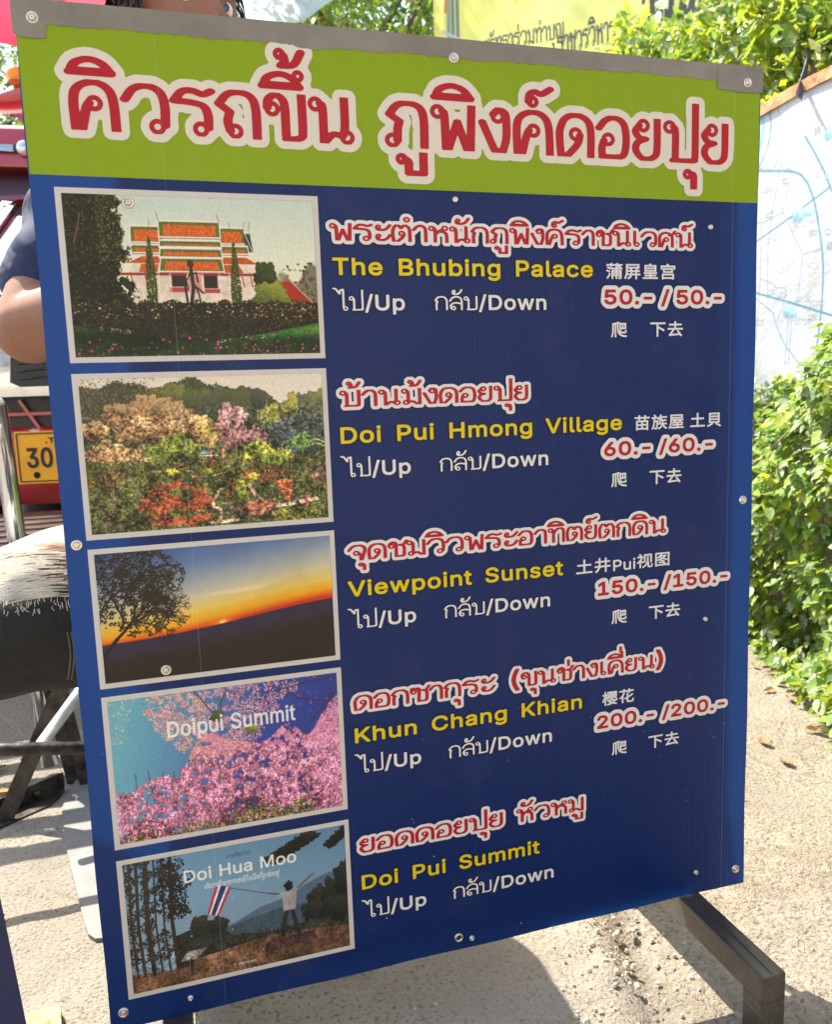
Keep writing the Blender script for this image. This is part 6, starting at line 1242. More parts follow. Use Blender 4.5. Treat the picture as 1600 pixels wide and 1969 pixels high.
# ---------------------------------------------------------------- yellow banner above
def banner():
    A = Vector((2.06, 6.09, 0)); B = Vector((4.3, 3.85, 0)); d = (B-A).normalized(); L = (B-A).length
    z0, z1 = 2.55, 5.4
    root = empty('banner', (A.x, A.y, z0)); root.rotation_euler = (0, 0, math.atan2(d.y, d.x)); tag(root, 'pale yellow banner with slanted black Thai writing behind the climbing plant', 'banner')
    nrm_ = Vector((d.y, -d.x, 0))
    def q(px, py):
        r = ray(px, py); k = (A-Vector((0, 0, 0))).dot(nrm_)/r.dot(nrm_); p = r*k; p.z += CAM_H
        return ((p-A).dot(d)/L, (z1-p.z)/(z1-z0))
    P = Pic(1300, 1180, 51)
    n1 = fbm(P.h, P.w, 5, 5, 1)[..., None]; n2 = fbm(P.h, P.w, 14, 4, 2)[..., None]
    P.a[:] = C(246, 240, 96)*(1-n1)+C(250, 250, 190)*n1
    P.a = P.a*(1-.25*(n2 > .55)*(n2-.55)*4)+C(200, 210, 90)*.25*(n2 > .55)*(n2-.55)*4
    BK = C(84, 88, 84)
    def tx(t, p0, p1, h, al=.9, st=None):
        a, b = q(*p0), q(*p1)
        P.text(t, a[0], b[0], (a[1]+b[1])/2, h, st or dict(gap=.05, pen=(.07, .06, .045)), BK, al)
    tx('ศรัทธาร่วมทำบุญ', (930, 112), (1083, 66), .036); tx('ราชวรวิหาร"'.replace('"', ''), (1070, 108), (1186, 78), .046)
    a = q(1190, 55); b = q(1196, 52); P.line([q(1184, 50), q(1187, 40)], 4, BK); P.line([q(1192, 48), q(1195, 38)], 4, BK)
    tx('วัดพระธาตุ', (1235, 52), (1385, 8), .075, .95, dict(gap=.05, pen=(.10, .08, .06)))
    f = C(110, 130, 130)
    for px in (860, 868, 877):
        P.line([q(px, 0), q(px+2, 80)], 12, f*(.8+.2*(px % 3)), .85)
    P.line([q(858, -5), q(856, 20)], 12, C(214, 150, 110)); P.line([q(850, 60), q(885, 75)], 8, C(196, 206, 206))
    im = P.image('banner_print', .01)
    t = NT('banner_print_material'); ti = t.n('TexImage'); ti.image = im; u = t.n('UVMap'); t.l(u.outputs[0], ti.inputs[0])
    t.set(Base_Color=ti.outputs[0], Roughness=.45, Normal=t.bump(t.noise(1.5, 3), .05, .5))
    tr = t.n('BsdfTranslucent'); t.l(ti.outputs[0], tr.inputs[0]); mx = t.n('MixShader'); mx.inputs[0].default_value = .45; t.l(t.p.outputs[0], mx.inputs[1]); t.l(tr.outputs[0], mx.inputs[2]); t.l(mx.outputs[0], t.out.inputs[0])
    n = 24; V = []; F = []; UV = []
    for k in range(n+1):
        for j in (0, 1): V.append((L*k/n, .02*math.sin(k*1.1), (z1-z0)*j))
    for k in range(n): F.append((2*k, 2*k+2, 2*k+3, 2*k+1)); UV += [(k/n, 0), ((k+1)/n, 0), ((k+1)/n, 1), (k/n, 1)]
    o = mesh_obj('printed_cloth', V, F, t.m, root, True); l = o.data.uv_layers.new(name='UVMap')
    for k, c in enumerate(UV): l.data[k].uv = c
    mp = simple('galvanised_pole', (.4, .4, .4), .5, .8)
    for x in (.02, L/2, L-.02):
        bm = bmesh.new(); tube(bm, [(x, .05, -2.4), (x, .05, z1-z0+.05)], .025, 8); bm_obj('pole', bm, mp, root)
banner()

# ---------------------------------------------------------------- trees behind
def tree(name, x, y, h, cr, label, n=2600, nobj=0, mats=None, wt=None, cz=None, seed=0, lo=.0, flowers=0):
    root = empty(name, (x, y, float(slope(np.float64(y))))); tag(root, label, 'tree', 'trees behind the street')
    bpy.context.view_layer.update()
    z0 = root.location.z
    bm = bmesh.new(); tube(bm, [(0, 0, -.1), (.05, 0, h*.35), (-.05, .05, h*.7)], [.14, .10, .05], 9)
    lim = []
    for k in range(9):
        a = k*2.4+seed; st = Vector((0, 0, h*(.3+.04*k))); en = Vector((cr*.7*math.cos(a), cr*.7*math.sin(a), h*(.5+.05*k)))
        tube(bm, [st, (st+en)/2+Vector((0, 0, .1)), en], [.05, .035, .012], 6); lim.append(en)
    bm_obj('trunk', bm, m_bark, root, True)
    # leaves in clumps
    K = 46; cen = []
    r_ = np.random.default_rng(seed+3)
    for k in range(K):
        v = r_.normal(size=3); v /= np.linalg.norm(v); q = r_.uniform(.45, 1)
        cen.append((x+v[0]*cr*q, y+v[1]*cr*q, z0+h*(.62 if cz is None else cz)+v[2]*h*.36*q))
    cen = np.array(cen); ci = r_.integers(0, K, n)
    pos = cen[ci]+r_.normal(size=(n, 3))*cr*.17
    dirs = nrm(r_.normal(size=(n, 3))+np.array([0, -.5, -.3])); ups = nrm(np.array([0, 0, 1.])+.5*r_.normal(size=(n, 3)))
    foliage(root, pos, dirs, ups, r_.uniform(.07, .14, n)*(1 if n < 9000 else .72), mats or LM[:3], wt or [4, 4, 2], leaf_shape(.5), nobj=nobj, rest='crown')
    if flowers:
        m = simple('pink_blossom', (.6, .3, .34), .6); V = []; F = []
        for k in range(flowers):
            p = pos[r_.integers(0, n)]-np.array(root.location)+r_.normal(size=3)*.05; b = len(V); s = .03
            for j in range(5): V.append((p[0]+s*math.cos(j*1.257), p[1]-.01, p[2]+s*math.sin(j*1.257)))
            V.append((p[0], p[1]-.025, p[2])); F += [(b+j, b+(j+1) % 5, b+5) for j in range(5)]
        kind(mesh_obj('blossoms', V, F, m, root), 'stuff')
c = at(690, 20, 8.5)
tree('flowering_tree', c.x-.1, 8.5, 5.6, 1.5, 'green tree with small pink blossoms behind the sign, left of the yellow banner', 15000, 0, LM, [3, 3, 3, .6, 1], .74, 2, flowers=160)
c = at(800, 40, 9.6); tree('broadleaf_tree', c.x+.8, 9.8, 6.2, 1.8, 'dark green tree behind the left edge of the yellow banner', 8000, 0, LM, [5, 3, 1, .2, .3], .7, 5)
c = at(20, 160, 9.5); tree('broadleaf_tree', c.x-.5, 10.6, 4.6, 1.5, 'dark leafy tree above the orange lamps of the red trucks', 9000, 0, LM, [4, 2.5, 1.2, .3, 1.5], .66, 9)
tree('broadleaf_tree', -4.6, 10.5, 5.6, 2.0, 'tree left of the red trucks, farthest left', 5000, 0, LM, [4, 3, 1, .2, 1], .62, 12)
tree('broadleaf_tree', 1.0, 12.5, 6.4, 1.9, 'tall tree behind the flowering tree', 5000, 0, LM, [4, 3, 1, .2, 1], .7, 15)
# wooded slope closing the view
def woods():
    N = 9000; r_ = np.random.default_rng(77); a = r_.uniform(-14, 16, N); z = r_.random(N)
    y = 17+2*np.sin(a*.7)+3*z; hh = 3.2+1.2*np.sin(a*.9)+.7*np.sin(a*2.3); zz = 1.0+z*hh
    root = empty('wooded_slope', (0, 17, 0)); kind(root, 'structure'); bpy.context.view_layer.update()
    pos = np.stack([a, y+r_.normal(size=N)*.3, zz], 1)
    dirs = nrm(r_.normal(size=(N, 3))+np.array([0, -.8, 0])); ups = nrm(np.array([0, 0, 1.])+.5*r_.normal(size=(N, 3)))
    foliage(root, pos, dirs, ups, r_.uniform(.25, .5, N), LM[:3], [4, 3, 1.5], leaf_shape(.7), nobj=0, rest='woods')
woods()

# ---------------------------------------------------------------- red trucks
def paint(name, col):
    t = NT(name); n = t.noise(6, 4)
    t.set(Base_Color=t.ramp(n, [(.3, tuple(c*.9 for c in col)), (.7, col)]), Roughness=.32, Coat_Weight=1., Coat_Roughness=.04, Specular_IOR_Level=.6); return t.m
m_red_p = paint('red_car_paint', (.42, .012, .022))
m_chrome = simple('chrome', (.62, .63, .65), .10, 1., .04, 20); m_blk = simple('black_plastic', (.018, .018, .02), .45)
def glass():
    t = NT('windscreen_glass'); t.set(Base_Color=(.22, .27, .29, 1), Roughness=.03, Metallic=.7, Specular_IOR_Level=.9, Coat_Weight=1., Coat_Roughness=.02); return t.m
m_glass = glass(); m_rub = simple('tyre_rubber', (.02, .02, .02), .85)
m_amber = simple('amber_lens', (.95, .27, .0), .35); m_plate = simple('yellow_number_plate', (.85, .38, .005), .4, var=.05); m_ink = simple('plate_black', (.015, .015, .015), .6)
m_lens = simple('lamp_lens', (.75, .78, .8), .1, .3, coat=1.); m_whitep = simple('white_decal', (.8, .8, .8), .5); m_green = simple('green_decal', (.02, .12, .08), .5)
def quadstrip(bm, rows):
    R = [[bm.verts.new(p) for p in r] for r in rows]
    for a, b in zip(R[:-1], R[1:]):
        for j in range(len(a)-1): bm.faces.new((a[j], a[j+1], b[j+1], b[j]))
def truck(loc, rz, label, zr=2.6, plate=True, wind=(1.47, 2.02), header=False, visor=False, rear=4.5, size=1.):
    """passenger pickup, front at local y = 0, rear towards +y"""
    t = empty('red_passenger_truck', loc, rz); tag(t, label, 'truck', 'red passenger trucks parked in the street')
    W = .86
    # bumper and nose
    bm = bmesh.new()
    prof = [(.05, .60), (-.01, .66), (-.03, .76), (-.02, .815)]
    rows = []
    for yy, z in prof: rows.append([(-W+.02, yy+.22, z), (-W+.10, yy+.06, z), (-W*.5, yy, z), (0, yy-.015, z), (W*.5, yy, z), (W-.10, yy+.06, z), (W-.02, yy+.22, z)])
    rows.append([(p[0], p[1]+.10, .835) for p in rows[-1]]); rows.insert(0, [(p[0], p[1]+.12, .55) for p in rows[0]])
    quadstrip(bm, rows); bm_obj('front_bumper', bm, m_red_p, t, True)
    bm = bmesh.new(); box(bm, -W+.10, W-.10, .02, .09, .80, .935); bm_obj('lower_intake', bm, m_blk, t)
    for z in (.868,):
        bm = bmesh.new(); box(bm, -W+.12, W-.12, .0, .018, z-.006, z+.006, bev=.002); bm_obj('intake_bar', bm, m_red_p, t)
    for x in (-.46, -.16, .16, .46):
        bm = bmesh.new(); bar(bm, (x, .004, .914), (x+.06, .004, .815), .010, .010, (1, 0, 0)); bm_obj('intake_bar', bm, m_red_p, t)
    # chrome grille surround with two dark meshes
    bm = bmesh.new()
    rows = [[(x, .0-.06*math.cos(x*1.5)+.03*abs(z-.98)*4, z) for x in np.linspace(-.72, .72, 9)] for z in (.925, .935, .965, 1.0, 1.06, 1.12, 1.165)]
    quadstrip(bm, rows); g = bm_obj('chrome_grille', bm, m_chrome, t, True)
    for x0, x1 in ((-.70, -.215), (-.155, .155), (.215, .70)):
        bm = bmesh.new(); yb = -.075
        pts = [(x0+.03, .955), (x1-.02, .955), (x1, .97), (x1-.01, 1.055), (x0+.01, 1.055), (x0, .97)]
        A = [bm.verts.new((x, yb+.04*abs(x), z)) for x, z in pts]; B = [bm.verts.new((x, .03, z)) for x, z in pts]
        for j in range(6): bm.faces.new((A[j], A[(j+1) % 6], B[(j+1) % 6], B[j]))
        bm.faces.new(A); o = bm_obj('grille_mesh', bm, m_blk, t)
        for k in range(3):
            bm = bmesh.new(); z = .978+.025*k
            tube(bm, [(x0+.03, yb-.004+.04*abs(x0), z), ((x0*2+x1)/3, yb-.004+.04*abs((x0*2+x1)/3), z+.008), ((x0+2*x1)/3, yb-.004+.04*abs((x0+2*x1)/3), z-.006), (x1-.03, yb-.004+.04*abs(x1), z)], .0035, 5); bm_obj('grille_slat', bm, m_blk, o)
    for s in (-1, 1):
        bm = bmesh.new(); box(bm, min(s*.70, s*.85), max(s*.70, s*.85), .03, .20, .98, 1.15, bev=.03); bm_obj('headlight', bm, m_lens, t, True)
    # bonnet, wings
    z1, z2 = wind[0]-.02, wind[1]
    bm = bmesh.new()
    rows = []
    for yy, z, wd in ((.0, 1.165, .74), (.06, 1.20, .80), (.30, 1.20+(z1-1.2)*.45, .84), (.62, 1.2+(z1-1.2)*.78, .85), (.92, z1, .85)):
        rows.append([(x*wd, yy+(.12 if abs(x) == 1 else 0)*(yy < .1), z-(.05 if abs(x) == 1 else .012*abs(x))) for x in (-1, -.9, -.5, 0, .5, .9, 1)])
    quadstrip(bm, rows); bm_obj('bonnet', bm, m_red_p, t, True)
    for s in (-1, 1):
        bm = bmesh.new(); quadstrip(bm, [[(s*.84, .10, .62), (s*.845, .10, 1.10)], [(s*.86, .35, .80), (s*.85, .35, 1.2)], [(s*.86, .9, .80), (s*.85, .92, z1-.05)], [(s*.86, 1.05, .45), (s*.85, 1.05, z1-.03)]])
        bm_obj('wing', bm, m_red_p, t, True)
        bm = bmesh.new(); box(bm, min(s*.86, s*.82), max(s*.86, s*.82), 1.06, 2.2, .45, z1-.02, bev=.02); d = bm_obj('door', bm, m_red_p, t)
        bm = bmesh.new(); box(bm, min(s*.862, s*.90), max(s*.862, s*.90), 1.9, 2.02, z1-.2, z1-.17, bev=.006); bm_obj('handle', bm, m_chrome, d)
        bm = bmesh.new(); box(bm, min(s*.88, s*1.02), max(s*.88, s*1.02), 1.05, 1.12, z1, z1+.18, bev=.02); bm_obj('wing_mirror', bm, m_red_p, t)
        for yy in (.62, 2.0 if rear < 2.6 else rear-.75):
            bm = bmesh.new(); M = Matrix.Translation((s*.74, yy, .36)) @ Matrix.Rotation(math.pi/2, 4, 'Y')
            lathe(bm, [(.22, -.1), (.33, -.10), (.36, -.06), (.36, .06), (.33, .10), (.22, .1)], 26, M); wl = bm_obj('wheel', bm, m_rub, t, True)
            bm = bmesh.new(); lathe(bm, [(.21, -.08), (.2, .08), (.05, .06), (.04, -.06)], 18, M); bm_obj('rim', bm, m_chrome, wl, True)
    # windscreen with pillars, cab
    yb_, yt_ = .93, 1.42
    bm = bmesh.new(); quadstrip(bm, [[(x*.76, yb_-.05*(1-x*x), z1+.01) for x in (-1, -.5, 0, .5, 1)], [(x*.64, yt_-.05*(1-x*x), z2-.02) for x in (-1, -.5, 0, .5, 1)]]); bm_obj('windscreen', bm, m_glass, t, True)
    for s in (-1, 1):
        bm = bmesh.new(); bar(bm, (s*.795, yb_+.0, z1-.0), (s*.665, yt_+.0, z2-.01), .055, .03, (1, 0, 0)); bm_obj('windscreen_pillar', bm, m_red_p, t)
        bm = bmesh.new(); bar(bm, (s*.765, yb_-.03, z1+.0), (s*.638, yt_-.03, z2-.02), .030, .016, (1, 0, 0)); bm_obj('chrome_trim', bm, m_chrome, t)
        bm = bmesh.new(); quadstrip(bm, [[(s*.82, 1.0, z1), (s*.68, 1.45, z2-.03)], [(s*.82, 2.2, z1), (s*.68, 2.15, z2-.03)]]); bm_obj('side_window', bm, m_glass, t)
    bm = bmesh.new(); quadstrip(bm, [[(-.69, yt_-.04, z2-.03), (-.6, yt_-.05, z2), (0, yt_-.07, z2+.015), (.6, yt_-.05, z2), (.69, yt_-.04, z2-.03)], [(-.7, 2.2, z2-.03), (-.6, 2.2, z2+.02), (0, 2.2, z2+.04), (.6, 2.2, z2+.02), (.7, 2.2, z2-.03)]]); bm_obj('cab_roof', bm, m_red_p, t, True)
    bm = bmesh.new(); box(bm, -.80, .80, 2.2, 2.26, .5, z2-.02); bm_obj('cab_back', bm, m_red_p, t)
    # wipers
    for x in (-.5, .1):
        bm = bmesh.new(); tube(bm, [(x, yb_-.07, z1+.015), (x+.5, yb_-.02, z1+.06)], .006, 5); bm_obj('wiper', bm, m_blk, t)
    # passenger body
    bm = bmesh.new(); box(bm, -.84, .84, 2.3, rear, .55, 1.15, bev=.015); bm_obj('bed', bm, m_red_p, t)
    bm = bmesh.new(); quadstrip(bm, [[(x*.84, yy, zr+.10*(1-abs(x)**3)) for x in (-1, -.9, -.5, 0, .5, .9, 1)] for yy in (2.3, rear+.05)]); bm_obj('passenger_roof', bm, m_red_p, t, True)
    for s in (-1, 1):
        for yy in (2.34, rear-.02)[:1 if rear < 2.6 else 2]:
            bm = bmesh.new(); box(bm, s*.82-.02, s*.82+.02, yy-.02, yy+.02, 1.15, zr); bm_obj('roof_post', bm, m_red_p, t)
    if visor:      # tall flared front edge of the passenger roof with amber lamps
        bm = bmesh.new(); rows = []
        for dy, a, b in ((.10, .0, 0), (-.02, .05, 0), (-.06, .5, 0), (-.03, .92, 0), (.08, 1.0, 0), (.6, 1.0, 0)):
            rows.append([(x*1.06, 2.3+dy+.10*abs(x)**2, zr-.10+(.035+.22*(1-abs(x)**2.2))*a-.02*(1-a)) for x in np.linspace(-1, 1, 17)])
        quadstrip(bm, rows); bm_obj('roof_visor', bm, m_red_p, t, True)
        for x in (-.90, -.45, .45, .90):
            bm = bmesh.new(); lathe(bm, [(.05, 0), (.06, .03), (.045, .075), (.001, .09)], 14, Matrix.Translation((x, 2.34, zr-.075+.22*(1-abs(x/1.06)**2.2)+.01))); bm_obj('marker_lamp', bm, m_amber, t, True)
    if header:     # upright sign box over the cab, with louvres, winged badge and lamps
        h0, h1 = z2+.0, z2+.23
        bm = bmesh.new()
        rows = [[(x*.80, 1.30-.06*(1-x*x)+dy, z) for x in np.linspace(-1, 1, 9)] for dy, z in ((0, h0), (0, h1-.03), (.03, h1), (.3, h1+.02), (.9, h1-.05))]
        quadstrip(bm, rows); hb = bm_obj('roof_sign_box', bm, m_red_p, t, True)
        bm = bmesh.new(); box(bm, -.60, .60, 1.225, 1.25, h0+.070, h0+.112, bev=.004); lv = bm_obj('louvre', bm, m_blk, t)
        bm = bmesh.new(); box(bm, -.80, .80, 1.235, 1.30, h0-.010, h0+.012, bev=.01); bm_obj('sun_visor', bm, m_red_p, t)
        for s in (-1, 1):
            for k in range(4):
                bm = bmesh.new(); tube(bm, [(s*.06, 1.218, h0+.104-.010*k), (s*(.30-.05*k), 1.218, h0+.106-.009*k)], .004, 5); bm_obj('badge_wing', bm, m_chrome, lv)
        bm = bmesh.new(); lathe(bm, [(.001, -.02), (.04, -.012), (.045, .0), (.04, .012), (.001, .02)], 16, Matrix.Translation((0, 1.215, h0+.091)) @ Matrix.Rotation(math.pi/2, 4, 'X')); bm_obj('badge', bm, m_chrome, lv, True)
        for x in (-.6, -.2, .24, .6):
            bm = bmesh.new(); lathe(bm, [(.04, 0), (.045, .02), (.034, .055), (.001, .065)], 14, Matrix.Translation((x, 1.36, h1+.005))); bm_obj('marker_lamp', bm, m_amber, t, True)
        bm = bmesh.new(); quadstrip(bm, [[(-.75, yb_+.37, z2-.115), (-.10, yb_+.37, z2-.115)], [(-.75, yb_+.42, z2-.065), (-.09, yb_+.42, z2-.065)]]); lab = bm_obj('windscreen_label', bm, m_green, t)
        F, gx, gy = text_field('-43', -.255, -.125, 0, .036, dict(bold=.06, space=.3), .002)
        V, Fc = field_mesh(F, gx, gy)
        V = [(a, yb_+.366+b, z2-.108+b) for a, b in V]
        mesh_obj('lettering', V, Fc, m_whitep, lab)
    if plate:
        yp = -.045
        bm = bmesh.new(); box(bm, -.17, .17, yp, yp+.006, .640, .812, bev=.002)
        p = bm_obj('number_plate', bm, m_plate, t)
        bm = bmesh.new()
        for a in ((-.163, .163, .646, .650), (-.163, .163, .802, .806), (-.163, -.159, .6505, .8015), (.159, .163, .6505, .8015)): box(bm, a[0], a[1], yp-.002, yp-.0005, a[2], a[3])
        bm_obj('plate_border', bm, m_ink, p)
        def pl(tx, x0, x1, zb, h, st):
            F, gx, gy = text_field(tx, x0, x1, zb, h, st, .0014); V, Fc = field_mesh(F, gx, gy); mesh_obj('lettering', [(a, yp-.0022, b) for a, b in V], Fc, m_ink, p)
        pl('30-', -.135, -.015, .692, .066, dict(bold=.035, lgap=1.)); pl('.T', -.072, -.040, .772, .018, dict(bold=.06))
        bm = bmesh.new(); lathe(bm, [(.011, 0), (.011, .001), (.008, .0011), (.008, 0)], 20, Matrix.Translation((-.108, yp-.001, .668)) @ Matrix.Rotation(math.pi/2, 4, 'X')); bm_obj('plate_seal', bm, m_ink, p)
    t.scale = (size,)*3
    return t
truck((-.325, 2.93, 0), rad(-12), 'red truck nearest the signboard, with a chrome grille and yellow number plate', plate=True, wind=(1.39, 1.88), zr=2.76, visor=True, rear=2.42)
truck((-1.0, 5.40, .38), rad(-3), 'red truck with 43 on its windscreen and a winged badge over the cab', plate=False, wind=(1.50, 1.83), zr=1.93, header=True, rear=3.1, size=1.28)

# ---------------------------------------------------------------- parasols / awnings
def parasol(name, c, r, h, cols, label, tilt=(0, 0), trans=.5):
    root = empty(name, c); tag(root, label, 'umbrella')
    ms = []
    for k, cc in enumerate(cols):
        t = NT('parasol_cloth'); t.set(Base_Color=(*cc, 1), Roughness=.8, Normal=t.bump(t.noise(300, 2), .0005, .5))
        tr = t.n('BsdfTranslucent'); tr.inputs[0].default_value = (*cc, 1); mx = t.n('MixShader'); mx.inputs[0].default_value = trans; t.l(t.p.outputs[0], mx.inputs[1]); t.l(tr.outputs[0], mx.inputs[2]); t.l(mx.outputs[0], t.out.inputs[0]); ms.append(t.m)
    mt = simple('parasol_metal', (.6, .6, .6), .35, .9)
    bm = bmesh.new(); tube(bm, [(0, 0, -c[2]+.0), (0, 0, h)], .02, 10); bm_obj('pole', bm, mt, root)
    n = 8
    for k in range(n):
        a0, a1 = 2*math.pi*k/n, 2*math.pi*(k+1)/n; V = []; F = []
        m = 6
        for i in range(m+1):
            q = i/m
            for j in range(5):
                a = a0+(a1-a0)*j/4; rr = r*q*(1-.06*math.sin(math.pi*j/4)); V.append((rr*math.cos(a), rr*math.sin(a), h*(1-q**1.25)-.02*math.sin(math.pi*j/4)*q))
        for i in range(m):
            for j in range(4): F.append((i*5+j, i*5+j+1, i*5+j+6, i*5+j+5))
        b = len(V)
        for j in range(5):
            a = a0+(a1-a0)*j/4; rr = r*(1-.06*math.sin(math.pi*j/4)); V.append((rr*math.cos(a), rr*math.sin(a), -.12-.01*math.sin(j*3)))
        for j in range(4): F.append((m*5+j, m*5+j+1, b+j+1, b+j))
        mesh_obj('panel', V, F, ms[k % len(ms)], root, True)
        bm = bmesh.new(); tube(bm, [(0, 0, h*.97), (r*.5*math.cos(a0), r*.5*math.sin(a0), h*(1-.5**1.25)-.012), (r*math.cos(a0), r*math.sin(a0), -.012)], .004, 5); bm_obj('rib', bm, mt, root)
    return root
c = at(100, -150, 3.9)
parasol('parasol', (c.x-.0, 3.9, c.z-.17), .62, .4, [(.72, .05, .10), (.74, .10, .14), (.72, .05, .10), (.75, .36, .16)], 'red and pink parasol with an orange stripe, over the seated man')
c = at(500, -95, 6.5)
parasol('awning_umbrella', (c.x-.2, 6.5, c.z-.1), .80, .4, [(.55, .70, .76), (.62, .74, .78)], 'pale blue parasol seen right of the man\'s head', trans=.6)

# ---------------------------------------------------------------- slatted bench, chrome chair post
def bench():
    root = empty('slatted_bench', (-.55, 2.32, 0)); tag(root, 'dark brown wooden slatted bench behind the man\'s knee', 'bench')
    m = simple('dark_varnished_slat', (.040, .020, .014), .35, var=.3, scale=12, coat=.25); mf = simple('bench_iron', (.03, .03, .03), .4, .6)
    for k in range(7):
        y = -.316+.108*k
        bm = bmesh.new(); box(bm, -.75, .75, y, y+.060, .547, .570, bev=.006); bm_obj('slat', bm, m, root)
    for x in (-.6, .6):
        bm = bmesh.new(); box(bm, x-.02, x+.02, -.31, .42, .520, .545); bm_obj('crossbar', bm, mf, root)
        for y in (-.27, .38): bm = bmesh.new(); box(bm, x-.02, x+.02, y-.02, y+.02, 0, .519); bm_obj('leg', bm, mf, root)
bench()
root = empty('chrome_post', (-.39, 2.12, 0)); tag(root, 'short polished steel post between the bench and the red truck', 'post')
bm = bmesh.new(); a = at(-6, 780, 2.12)-root.location; b = at(24, 985, 2.10)-root.location; tube(bm, [a, b, b+(b-a)*2.45], .021, 14); bm_obj('tube', bm, m_chrome, root, True)
bm = bmesh.new(); lathe(bm, [(.001, .02), (.012, .018), (.0215, .0)], 14, Matrix.Translation(a)); bm_obj('cap', bm, m_chrome, root, True)

# ---------------------------------------------------------------- black iron stool under the man
m_iron = simple('worn_black_iron', (.05, .045, .038), .42, .55, .5, 30, .0012)
def stool():
    root = empty('iron_stool', (-.2, 1.85, 0)); tag(root, 'black angle-iron stool frame with a worn round footrest under the man', 'stool'); o = root.location
    def p(px, py, Y): return at(px, py, Y)-o
    def add(nm, *segs):
        bm = bmesh.new()
        for s in segs: bar(bm, *s)
        return bm_obj(nm, bm, m_iron, root)
    # footrest
    bm = bmesh.new(); a, b = p(-260, 1448, 1.62), p(175, 1438, 1.60); b2 = b+(b-a)*.6; tube(bm, [a, (a+b)/2+Vector((0, 0, .001)), b2], .0125, 12); bm_obj('footrest', bm, m_iron, root, True)
    # near leg, slanting; L section
    a, b = p(2, 1590, 1.83), p(95, 1375, 1.83); c_ = b+(b-a)*1.05
    add('leg', (a, c_, .034, .004, (1, 0, 0))); add('leg_flange', (a+Vector((-.017, .014, 0)), c_+Vector((-.017, .014, 0)), .004, .028, (1, 0, 0)))
    # far legs
    a, b = p(158, 1575, 1.98), p(108, 1380, 1.98); c_ = b+(b-a)*.9; add('leg', (a, c_, .026, .004, (1, 0, 0))); add('leg_flange', (a+Vector((.013, .010, 0)), c_+Vector((.013, .010, 0)), .004, .022, (1, 0, 0)))
    a, b = p(178, 1560, 1.95), p(132, 1380, 1.95); c_ = b+(b-a)*.9; add('leg', (a, c_, .026, .004, (1, 0, 0)))
    bm = bmesh.new(); a, b = p(78, 1432, 1.72), p(122, 1372, 1.76); tube(bm, [a, b, b+(b-a)*2.], .012, 12); bm_obj('pale_strut', bm, simple('worn_white_tube', (.62, .62, .56), .4, .2, .2, 30), root, True)
    # foot: angle iron lying on the ground
    q = [gnd(-70, 1628)-o, gnd(108, 1556)-o, gnd(140, 1518)-o, gnd(150, 1505)-o]
    g0, g1 = gnd(-120, 1650)-o, gnd(140, 1532)-o
    d = (g1-g0).normalized(); n = Vector((-d.y, d.x, 0))
    bm = bmesh.new(); z = .006
    pts = [g0, g1-d*.06, g1-d*.01+n*.028, g1+n*.05+d*.01, g0+n*.05]
    A = [bm.verts.new((v.x, v.y, z)) for v in pts]; B = [bm.verts.new((v.x, v.y, z-.004)) for v in pts]
    bm.faces.new(A); bm.faces.new(B[::-1])
    for j in range(5): bm.faces.new((A[j], B[j], B[(j+1) % 5], A[(j+1) % 5]))
    f = bm_obj('foot_plate', bm, m_iron, root)
    bm = bmesh.new(); bar(bm, g0+n*.05+Vector((0, 0, .024)), g1+n*.05+d*.01+Vector((0, 0, .024)), .003, .038, n); bm_obj('foot_flange', bm, m_iron, root)
    for t_ in (.55, .80): bm = bmesh.new(); c = g0.lerp(g1, t_)+n*.045; lathe(bm, [(.008, 0), (.007, .006), (.001, .008)], 10, Matrix.Translation((c.x, c.y, .02)) @ Matrix.Rotation(1.57, 4, 'X')); bm_obj('bolt', bm, m_iron, f, True)
    # seat
    bm = bmesh.new(); lathe(bm, [(.16, 0), (.17, .01), (.17, .03), (.15, .045), (.001, .05)], 24, Matrix.Translation((.22, -.33, .44))); bm_obj('seat', bm, simple('black_vinyl', (.03, .03, .03), .5), root, True)
    for a in range(3):
        an = a*2.1+.6; bm = bmesh.new(); tube(bm, [(.22+.13*math.cos(an), -.33+.13*math.sin(an), .445), (.22+.19*math.cos(an), -.33+.19*math.sin(an), .0)], .011, 8); bm_obj('leg', bm, m_iron, root)
stool()

# pale slab, scrap leaves and paper on the ground
def plate_on_ground():
    m = NT('pale_fibre_slab'); n = m.noise(18, 6, .6); m.set(Base_Color=m.ramp(n, [(.3, (.15, .15, .14)), (.7, (.21, .21, .198))]), Roughness=.6)
    c = [gnd(118, 1560), gnd(128, 1640), gnd(163, 1785), gnd(170, 1803), gnd(183, 1812), gnd(200, 1810)]
    c += [Vector((c[-1].x+.26, c[-1].y+.06, 0)), Vector((c[0].x+.34, c[0].y+.16, 0)), Vector((c[0].x+.02, c[0].y+.2, 0))]
    bm = bmesh.new(); A = [bm.verts.new((v.x, v.y, .007)) for v in c]; B = [bm.verts.new((v.x, v.y, -.004)) for v in c]; k = len(c)
    bm.faces.new(A[::-1]); bm.faces.new(B)
    for j in range(k): bm.faces.new((A[j], A[(j+1) % k], B[(j+1) % k], B[j]))
    bmesh.ops.recalc_face_normals(bm, faces=bm.faces)
    tag(bm_obj('fibre_slab', bm, m.m), 'pale grey slab with rounded corner lying under the left edge of the signboard', 'slab')
plate_on_ground()
base, F = leaf_shape(.42, .05, .7)
